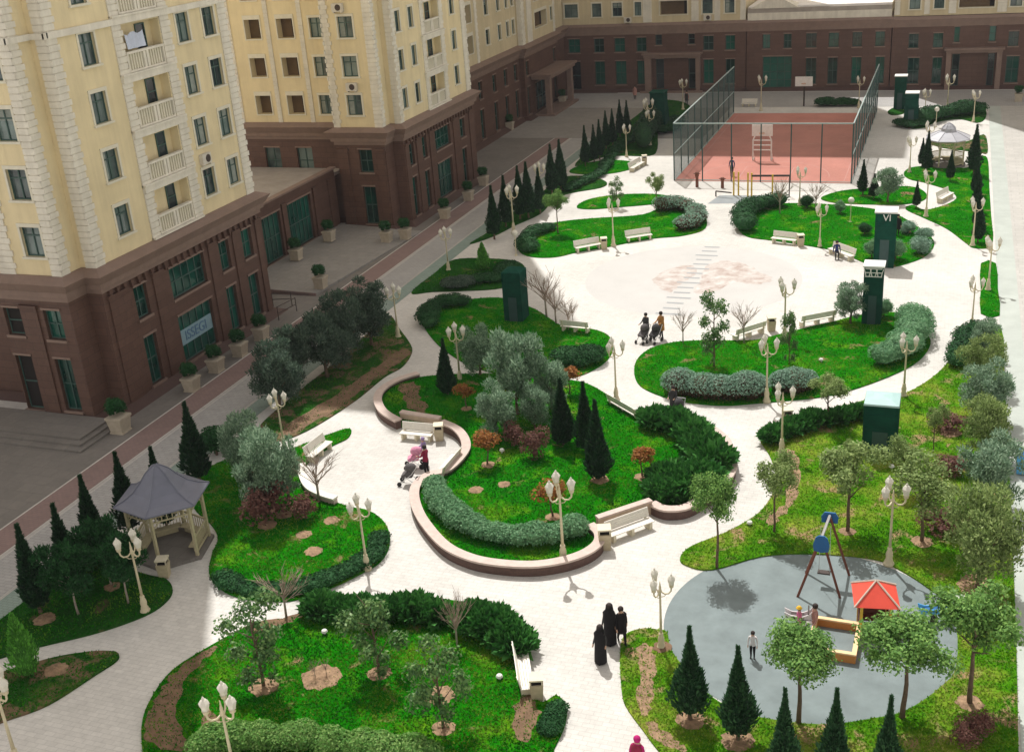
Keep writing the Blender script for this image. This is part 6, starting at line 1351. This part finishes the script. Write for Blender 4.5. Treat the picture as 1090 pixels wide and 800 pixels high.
# ------------------------------------------------------------------ playground
sw = thing('swing', 'red-brown A-frame swing with blue end plates on the playground', 'swing', (-3.38, 39.4, 0)); o2 = Vector((3.66 - 0.28, -39.4, 0))
ap = {0: Vector((-0.06, -0.75, 2.62)), 1: Vector((0.06, 0.85, 2.62))}
feet = [(-4.23, 38.39, 0), (-2.69, 38.71, 0), (-2.5, 40.35, 0), (-4.12, 40.09, 0)]
for i, f_ in enumerate(feet):
    mb = MB(); p = Vector((f_[0] + 3.38, f_[1] - 39.4, 0)); mb.tube([p, ap[0 if i < 2 else 1]], 0.05, 8); mb.build('leg', 'redwood', sw)
mb = MB(); mb.tube([ap[0], ap[1]], 0.06, 8); mb.build('top_bar', 'chrome', sw)
for k in (0, 1):
    mb = MB(); c = ap[k]; P = [(-0.27, -0.55), (-0.30, -0.3), (-0.22, 0.0), (-0.1, 0.1), (0.1, 0.1), (0.22, 0.0), (0.30, -0.3), (0.27, -0.55), (0.0, -0.62)] if k == 0 else [(-0.3, -0.35), (-0.32, -0.1), (-0.2, 0.1), (0.2, 0.1), (0.32, -0.1), (0.3, -0.35)]
    y = -0.10 if k == 0 else 0.10
    mb.hexa([(c.x + x, c.y + y - 0.03, c.z + z) for x, z in P], [(c.x + x, c.y + y + 0.03, c.z + z) for x, z in P]); mb.build('end_plate', 'blue', sw)
mb = MB()
for x in (-0.2, 0.2): mb.tube([(x * 0.9, 0.05, 2.6), (x, 0.05, 0.6)], 0.012, 4)
mb.build('chains', 'chrome', sw); mb = MB(); mb.box(-0.24, -0.07, 0.54, 0.24, 0.17, 0.6); mb.build('seat', 'metal_d', sw)

ph_ = thing('playhouse', 'small playhouse with a red hipped roof and yellow posts on the playground', 'playhouse', (-1.35, 36.95, 0), R(9))
for x in (-0.5, 0.5):
    for y in (-0.5, 0.5): mb = MB(); mb.box(x - 0.05, y - 0.05, 0, x + 0.05, y + 0.05, 1.5); mb.build('post', 'yellow', ph_)
mb = MB(); mb.box(-0.44, 0.47, 0.1, 0.44, 0.52, 1.3); mb.box(-0.53, -0.44, 0.1, -0.48, 0.44, 0.75); mb.box(0.48, -0.44, 0.1, 0.53, 0.44, 0.75); mb.build('side_panels', 'redwood', ph_)
mb = MB(); mb.box(-0.3, 0.44, 0.9, 0.1, 0.468, 1.28); mb.build('blue_panel', 'blue', ph_)
mb = MB(); mb.box(-0.45, 0.05, 0.35, 0.45, 0.44, 0.4); mb.build('bench', 'redwood', ph_)
mb = MB(); mb.hexa([(-0.78, -0.78, 1.46), (0.78, -0.78, 1.46), (0.78, 0.78, 1.46), (-0.78, 0.78, 1.46)], [(-0.03, -0.03, 2.1), (0.03, -0.03, 2.1), (0.03, 0.03, 2.1), (-0.03, 0.03, 2.1)]); rf = mb.build('roof', 'redroof', ph_)
mb = MB()
for x in (-1, 1):
    for y in (-1, 1): mb.tube([(0.79 * x, 0.79 * y, 1.47), (0, 0, 2.13)], 0.035, 5)
mb.build('ridge_strips', 'slab', rf)
sb = thing('sandbox', 'orange-sided sandbox in front of the playhouse', 'sandbox', (-2.55, 35.78, 0), R(-1))
mb = MB()
for x0, y0, x1, y1 in ((-0.75, 0.85, 0.65, 0.97), (-0.75, -1.0, 0.65, -0.88), (0.65, -1.0, 0.77, 0.97), (-0.87, -1.0, -0.75, 0.97)): mb.box(x0, y0, 0, x1, y1, 0.34)
mb.build('sides', 'orange', sb); mb = MB()
for x0, y0, x1, y1 in ((-0.75, 0.83, 0.63, 0.99), (-0.75, -1.02, 0.63, -0.86), (0.63, -1.02, 0.79, 0.99), (-0.89, -1.02, -0.75, 0.99)): mb.box(x0, y0, 0.342, x1, y1, 0.40)
mb.build('edge_boards', 'orange_l', sb)
mb = MB(); mb.box(-0.74, -0.87, 0.0, 0.64, 0.84, 0.06); mb.build('floor', 'rubber', sb)
def spring_rider(u, v, rz, mats, label):
    o = thing('spring_rider', label, 'spring rider', at(u, v), rz, 'spring riders on the playground')
    mb = MB(); mb.tube([(0.11 * math.cos(a), 0.11 * math.sin(a), 0.02 + 0.36 * a / 37.7) for a in [37.7 * k / 72 for k in range(73)]], 0.022, 5); mb.build('spring', 'metal_d', o)
    mb = MB(); P = [(-0.5, 0.42), (0.35, 0.40), (0.55, 0.58), (0.62, 0.86), (0.48, 0.95), (0.36, 0.74), (0.1, 0.60), (-0.3, 0.62), (-0.55, 0.74)]
    for y in (-0.14, 0.14): mb.hexa([(x, y - 0.02, z) for x, z in P], [(x, y + 0.02, z) for x, z in P])
    mb.build('side_boards', mats[0], o); mb = MB(); mb.box(-0.32, -0.17, 0.52, 0.15, 0.17, 0.57); mb.build('seat', mats[1], o)
    mb = MB(); mb.tube([(0.3, -0.28, 0.82), (0.3, 0.28, 0.82)], 0.025, 6); mb.build('handle', 'metal_d', o)
spring_rider(993, 661, R(20), ('bluelight', 'blue'), 'blue spring rider at the right side of the playground')
spring_rider(851, 668, R(5), ('palecloth', 'metal_d'), 'pale spring rider ridden by the child in a yellow hat')
g = at(1022, 645); o = thing('boulder', 'white painted boulder at the playground right edge', 'boulder', (g.x, g.y, 0.05)); mb = MB(); mb.ball((0, 0, 0.18), 0.3, 9, 6, 0.8); mb.build('stone', 'white', o)
g = at(1012, 660); o = thing('boulder', 'smaller white boulder half hidden by the big round tree', 'boulder', (g.x, g.y, 0.0)); mb = MB(); mb.ball((0, 0, 0.14), 0.22, 9, 6, 0.8); mb.build('stone', 'white', o)
for i, (u, v, lb) in enumerate([(346, 676, 'small white garden light on the front lawn near the junipers'), (798, 560, 'small pale light at the path edge of the right lawn'), (535, 487, 'small pale stone on the central bed left'), (874, 386, 'small white stone on the oval lawn'), (949, 500, 'small white stone before the green booth'), (532, 724, 'small white stake on the right of the front lawn')]):
    g = at(u, v); o = thing('garden_light', lb, 'garden light', (g.x, g.y, 0.05 if i != 2 else 0.28)); mb = MB(); mb.lathe([(0.05, 0), (0.04, 0.1), (0.13, 0.13), (0.10, 0.2), (0.02, 0.24)], (0, 0, 0), 8); mb.build('body', 'white', o)

g = at(1088, 503); o = thing('blue_stand_in', 'light blue bin form standing in for an unclear blue shape on the right road, cut by the frame edge', 'bin', g)  # bin shape added in place of an unidentified blue object
mb = MB(); mb.hexa([(-0.25, -0.3, 0.08), (0.25, -0.3, 0.08), (0.25, 0.3, 0.08), (-0.25, 0.3, 0.08)], [(-0.3, -0.36, 0.95), (0.3, -0.36, 0.95), (0.3, 0.36, 0.95), (-0.3, 0.36, 0.95)]); mb.build('body', 'bluelight', o)
mb = MB(); mb.hexa([(-0.33, -0.4, 0.952), (0.33, -0.4, 0.952), (0.33, 0.4, 0.952), (-0.33, 0.4, 0.952)], [(-0.28, -0.3, 1.05), (0.28, -0.3, 1.05), (0.28, 0.36, 1.08), (-0.28, 0.36, 1.08)]); mb.build('lid', 'blue', o)
for y in (-0.28, 0.28):
    mb = MB(); mb.lathe([(0.09, -0.03), (0.09, 0.03)], (0, 0, 0), 12); w = link('wheel', mb.mesh('wheel', 'tyre'), o, (0.2, y, 0.09)); w.rotation_euler = (R(90), 0, 0)
# ------------------------------------------------------------------ people
def skin_body(joints, edges, radii, name):
    me = bpy.data.meshes.new(name); me.from_pydata([tuple(j) for j in joints], edges, []); ob = bpy.data.objects.new(name, me); COL.objects.link(ob)
    ob.modifiers.new('s', 'SKIN'); sm = ob.modifiers.new('d', 'SUBSURF'); sm.levels = 1
    for i, r in enumerate(radii):
        v = me.skin_vertices[0].data[i]; v.radius = r if isinstance(r, tuple) else (r, r); v.use_root = i == 0
    bpy.context.view_layer.update(); out = bpy.data.meshes.new_from_object(ob.evaluated_get(bpy.context.evaluated_depsgraph_get())); bpy.data.objects.remove(ob); bpy.data.meshes.remove(me); return out
def figure(label, loc, rz, h=1.65, pose='stand', top='darkgrey', legs='black', hair='hair', robe=None, coat=None, stride=0.0, reach=0.0, hat=None, skirt=None):
    """a person: one continuous body, clothing and hair as its children; faces +x"""
    o = thing('person', label, 'person', loc, rz); k = h / 1.65; V = Vector
    hip = 0.86; sit = pose == 'sit'
    if sit: hip = 0.50
    sh_ = hip + 0.50
    J = [V((0, 0, hip)), V((0.01, 0, hip + 0.16)), V((0.015, 0, hip + 0.34)), V((0.0, 0, sh_)), V((0.015, 0, sh_ + 0.09)), V((0.03, 0, sh_ + 0.18)), V((0.025, 0, sh_ + 0.27)), V((0.12, 0, sh_ + 0.17))]
    E = [(0, 1), (1, 2), (2, 3), (3, 4), (4, 5), (5, 6), (5, 7)]; Rr = [(0.13, 0.16), (0.11, 0.14), (0.12, 0.16), (0.09, 0.12), 0.052, (0.095, 0.085), 0.07, 0.022]
    for s in (-1, 1):
        b = len(J); y = 0.085 * s; st = stride * s
        if sit: L = [V((0.06, y, hip - 0.02)), V((0.42, y * 1.2, hip - 0.01)), V((0.45, y * 1.2, 0.09)), V((0.60, y * 1.3, 0.04))]
        else: L = [V((0.0, y, hip - 0.06)), V((0.04 + st * 0.5, y, hip * 0.52)), V((st * 0.9 - 0.02, y, 0.09)), V((st * 0.9 + 0.14, y * 1.1, 0.035))]
        J += L; E += [(0, b), (b, b + 1), (b + 1, b + 2), (b + 2, b + 3)]; Rr += [0.10, 0.068, 0.045, 0.036]
        b = len(J); y = 0.20 * s
        if reach: A = [V((0, 0.17 * s, sh_ - 0.04)), V((0.10, y * 1.1, sh_ - 0.26)), V((0.32 * reach + 0.05, y * 0.9, sh_ - 0.33)), V((0.42 * reach + 0.05, y * 0.85, sh_ - 0.34))]
        else: A = [V((0, 0.17 * s, sh_ - 0.04)), V((-0.03 - st * 0.25, y * 1.15, sh_ - 0.30)), V((0.05 - st * 0.5, y * 1.2, sh_ - 0.52)), V((0.08 - st * 0.55, y * 1.18, sh_ - 0.61))]
        J += A; E += [(3, b), (b, b + 1), (b + 1, b + 2), (b + 2, b + 3)]; Rr += [0.062, 0.048, 0.036, 0.032]
        f = len(J)          # thumb and fingers as short chains from the hand
        d = (A[3] - A[2]).normalized(); w = V((-d.z, 0, d.x)) if abs(d.z) > 0.5 else V((0, 1, 0))
        for q, ln in ((-0.022, 0.06), (0.0, 0.075), (0.022, 0.065)): J.append(A[3] + w * q + d * ln); E.append((b + 3, f)); Rr.append(0.011); f += 1
        J.append(A[3] + V((0.03, -0.03 * s, 0)) + d * 0.02); E.append((b + 3, f)); Rr.append(0.012)
    J = [j * k for j in J]; Rr = [(r[0] * k, r[1] * k) if isinstance(r, tuple) else r * k for r in Rr]
    me = skin_body(J, E, Rr, 'body')
    for m in (top, legs, 'skin', 'tyre'): me.materials.append(M[m])
    idx = []; hs = [j for i, j in enumerate(J) if i > 7]
    hands = [J[8 + 4 + 3], J[8 + 12 + 4 + 3]] if True else []
    for p in me.polygons:
        c = p.center; m = 0
        if c.z > (sh_ + 0.055) * k: m = 2
        elif c.z < 0.075 * k: m = 3
        elif (not sit and c.z < (hip - 0.02) * k and abs(c.y) < 0.19 * k) or (sit and (c.x > 0.12 * k or c.z < (hip - 0.05) * k) and c.z < (hip + 0.1) * k): m = 1
        for hnd in hands:
            if (c - hnd).length < 0.09 * k: m = 2
        idx.append(m)
    me.polygons.foreach_set('material_index', idx); me.polygons.foreach_set('use_smooth', [True] * len(idx)); link('body', me, o)
    hz = (sh_ + 0.19) * k
    if hair:
        mb = MB(); mb.lathe([(0.098 * k, -0.05 * k), (0.115 * k, 0.02 * k), (0.108 * k, 0.08 * k), (0.07 * k, 0.125 * k), (0.01, 0.14 * k)], (0.005 * k, 0, hz + 0.01), 10); mb.build('hair', hair, o, True)
    if hat:
        mb = MB(); mb.lathe([(0.17 * k, 0.055 * k), (0.125 * k, 0.06 * k), (0.115 * k, 0.13 * k), (0.06 * k, 0.18 * k), (0.01, 0.19 * k)], (0.0, 0, hz), 12); mb.build('hat', hat, o, True)
    if robe:
        mb = MB(); P = [(0.25, 0.24, 0.05), (0.23, 0.24, 0.4), (0.20, 0.22, 0.8), (0.19, 0.23, hip + 0.25), (0.17, 0.25, sh_ - 0.06), (0.12, 0.17, sh_ + 0.04), (0.125, 0.125, sh_ + 0.10)]
        rings = [mb.add([(x * k * math.cos(a) * (1 + 0.05 * math.sin(5 * a + z * 4)) + 0.02 * k, y * k * math.sin(a), z * k) for a in [2 * math.pi * i / 14 for i in range(14)]]) for x, y, z in P]
        for i in range(len(rings) - 1):
            for j in range(14): mb.face((rings[i] + j, rings[i] + (j + 1) % 14, rings[i + 1] + (j + 1) % 14, rings[i + 1] + j))
        if robe != 'nohead':
            pass
        mb.build('robe', robe, o, True)
        mb = MB(); mb.lathe([(0.15 * k, -0.12 * k), (0.13 * k, 0.0), (0.125 * k, 0.07 * k), (0.08 * k, 0.125 * k), (0.01, 0.145 * k)], (-0.012 * k, 0, hz), 12); mb.build('head_scarf', robe, o, True)
    if coat:
        mb = MB(); P = [(0.19, 0.22, hip - 0.32), (0.17, 0.21, hip), (0.155, 0.20, hip + 0.25), (0.14, 0.22, sh_ - 0.05), (0.08, 0.11, sh_ + 0.05)]
        rings = [mb.add([(x * k * math.cos(a), y * k * math.sin(a), z * k) for a in [2 * math.pi * i / 12 for i in range(12)]]) for x, y, z in P]
        for i in range(len(rings) - 1):
            for j in range(12): mb.face((rings[i] + j, rings[i] + (j + 1) % 12, rings[i + 1] + (j + 1) % 12, rings[i + 1] + j))
        mb.build('coat', coat, o, True)
    return o
P_ = lambda u, v, z=0.0: at(u, v, z)
figure('person in a long black robe walking nearest the viewer, alone in front of the pair', P_(640, 704), R(-110), 1.55, robe='black', stride=0.15)
figure('person in a long black robe, left one of the walking pair behind', P_(650, 684), R(-100), 1.68, robe='black', stride=0.12)
figure('person in black trousers and a flaring black cape, right one of the walking pair', P_(662, 684), R(-60), 1.55, coat='black', legs='black', top='black', stride=0.28)
figure('person in dark clothes pushing the left stroller on the plaza', P_(688, 360), R(-115), 1.6, coat='darkgrey', reach=1.0)
figure('person in a tan coat with brown hair beside the right stroller on the plaza', P_(704, 360), R(-120), 1.68, coat='tan', top='tan', legs='darkgrey', reach=1.0)
figure('person in a dark coat with brown hair walking beside the silver hedge', P_(717, 440), R(-100), 1.55, coat='darkgrey', top='darkgrey', reach=0.7)
figure('person in a maroon top and black trousers standing behind the strollers in the niche', P_(455, 506), R(160), 1.6, top='maroon', hair='hair', reach=0.9)
figure('person in pale lilac leaning over just behind the one in maroon', P_(453, 494), R(-150), 1.45, top='hair_p', coat='hair_p', hair='hair_p', reach=0.8)
figure('child in a pink jacket and yellow hat sitting on the pale spring rider', P_(850, 668, 0.1), R(5), 1.15, pose='sit', top='pink', legs='darkgrey', hat='yellowcloth')
figure('person in a dusty pink coat sitting on the corner of the orange sandbox', P_(867, 672), R(-170), 1.5, pose='sit', top='dustypink', legs='palecloth', coat=None)
figure('small child in a white jacket standing alone on the playground', P_(801, 700), R(-90), 1.12, top='palecloth', legs='black', hair='hair')
figure('small child in red near the playhouse on the playground', P_(955, 668), R(-60), 0.8, top='maroon', legs='palecloth')
figure('person in dark clothes standing on the red ball court', P_(779, 187), R(-90), 1.65, top='navy', legs='black')
figure('person in blue lounging on the bench of the far oval bed', P_(890, 276) + Vector((0, 0.25, 0)), R(-80), 1.6, pose='sit', top='navy', legs='darkgrey')
figure('person in black standing at the right side of the far green kiosk', P_(955, 251), R(-90), 1.6, top='black', legs='black', coat='black')
figure('person in brown far off near the left corner building', P_(676, 106), R(-90), 1.65, top='dustypink', legs='darkgrey', coat='dustypink')
figure('person in brown far off by the evergreens left of the court fence', P_(731, 112), R(-90), 1.65, top='dustypink', legs='darkgrey', coat='darkgrey')
g = at(678, 786, 1.62); figure('person in magenta at the bottom edge, cut off by the frame', (g.x, g.y, 0), R(80), 1.68, top='magenta', legs='black', hair='magenta', coat='maroon')

def stroller(u, v, rz, mat, label):
    o = thing('stroller', label, 'stroller', at(u, v), rz, 'baby strollers')
    mb = MB()
    for y in (-0.24, 0.24):
        mb.tube([(0.42, y, 0.12), (-0.2, y, 0.62), (-0.48, y, 1.0)], 0.018, 6); mb.tube([(-0.36, y, 0.12), (0.12, y, 0.5)], 0.018, 6)
    mb.tube([(-0.48, -0.24, 1.0), (-0.48, 0.24, 1.0)], 0.022, 6); mb.build('frame', 'chrome', o)
    mb = MB(); mb.hexa([(-0.22, -0.21, 0.45), (0.25, -0.21, 0.40), (0.25, 0.21, 0.40), (-0.22, 0.21, 0.45)], [(-0.36, -0.21, 0.92), (0.32, -0.21, 0.52), (0.32, 0.21, 0.52), (-0.36, 0.21, 0.92)]); mb.build('seat', mat, o)
    mb = MB(); mb.lathe([(0.30, 0), (0.29, 0.12), (0.22, 0.24), (0.08, 0.30), (0.01, 0.31)], (-0.14, 0, 0.80), 12, 1.0, 0.78); mb.build('canopy', mat, o, True)
    for x, y, r in ((0.42, -0.26, 0.11), (0.42, 0.26, 0.11), (-0.36, -0.28, 0.14), (-0.36, 0.28, 0.14)):
        mb = MB(); mb.lathe([(r, -0.025), (r, 0.025)], (0, 0, 0), 14); w = link('wheel', mb.mesh('wheel', 'tyre'), o, (x, y, r)); w.rotation_euler = (R(90), 0, 0)
stroller(442, 497, R(200), 'stroller_p', 'pink-lined stroller before the person in maroon, farther of the two')
stroller(436, 515, R(190), 'stroller', 'grey stroller on the sunlit paving, nearer of the two by the niche')
stroller(685, 364, R(-110), 'stroller', 'grey stroller on the plaza, left of the pair')
stroller(697, 364, R(-110), 'darkgrey', 'dark stroller on the plaza, right of the pair')
stroller(722, 446, R(-95), 'darkgrey', 'dark stroller pushed along beside the silver hedge')

# ------------------------------------------------------------------ the air
hz_ = MB(); hz_.box(-90, -40, -1.0, 60, 175, 66.5)
hm = bpy.data.materials.new('thin_haze'); hm.use_nodes = True; ht = hm.node_tree; ht.nodes.remove(ht.nodes['Principled BSDF'])
hv = ht.nodes.new('ShaderNodeVolumePrincipled'); hv.inputs['Color'].default_value = (0.92, 0.94, 1.0, 1); hv.inputs['Density'].default_value = 0.00016; hv.inputs['Anisotropy'].default_value = 0.2
ht.links.new(hv.outputs[0], ht.nodes['Material Output'].inputs['Volume'])
ho = hz_.build('haze', hm); ho['kind'] = 'stuff'; ho['label'] = 'thin pale haze over the court'
# ------------------------------------------------------------------ light
SUN_AZ = Vector((-0.505, 0.863)); EL = R(58)
sd = Vector((SUN_AZ.x * math.cos(EL), SUN_AZ.y * math.cos(EL), math.sin(EL)))
sl = bpy.data.lights.new('sun', 'SUN'); sl.energy = 2.9; sl.angle = R(0.5); sl.color = (1.0, 0.985, 0.96)
so = bpy.data.objects.new('sun', sl); COL.objects.link(so); so.rotation_euler = sd.to_track_quat('Z', 'Y').to_euler(); so.location = (-60, 60, 120)
W = bpy.data.worlds.new('World'); SC.world = W; W.use_nodes = True; nt = W.node_tree; bg = nt.nodes['Background']
sky = nt.nodes.new('ShaderNodeTexSky'); sky.sky_type = 'NISHITA'; sky.sun_disc = False; sky.sun_elevation = EL; sky.sun_rotation = math.atan2(SUN_AZ.x, SUN_AZ.y) % (2 * math.pi)
hs = nt.nodes.new('ShaderNodeHueSaturation'); hs.inputs['Saturation'].default_value = 0.22
wm = nt.nodes.new('ShaderNodeMix'); wm.data_type = 'RGBA'; wm.blend_type = 'MULTIPLY'; wm.inputs[0].default_value = 1.0; wm.inputs[7].default_value = (1.10, 1.0, 0.88, 1.0)
nt.links.new(sky.outputs[0], hs.inputs['Color']); nt.links.new(hs.outputs[0], wm.inputs[6]); nt.links.new(wm.outputs[2], bg.inputs['Color']); bg.inputs['Strength'].default_value = 0.135
vs = SC.view_settings; vs.view_transform = 'Standard'; vs.look = 'None'; vs.gamma = 1; vs.use_curve_mapping = False; vs.exposure = 0.65
SC.cycles.max_bounces = 6; SC.cycles.diffuse_bounces = 4; SC.cycles.transparent_max_bounces = 12
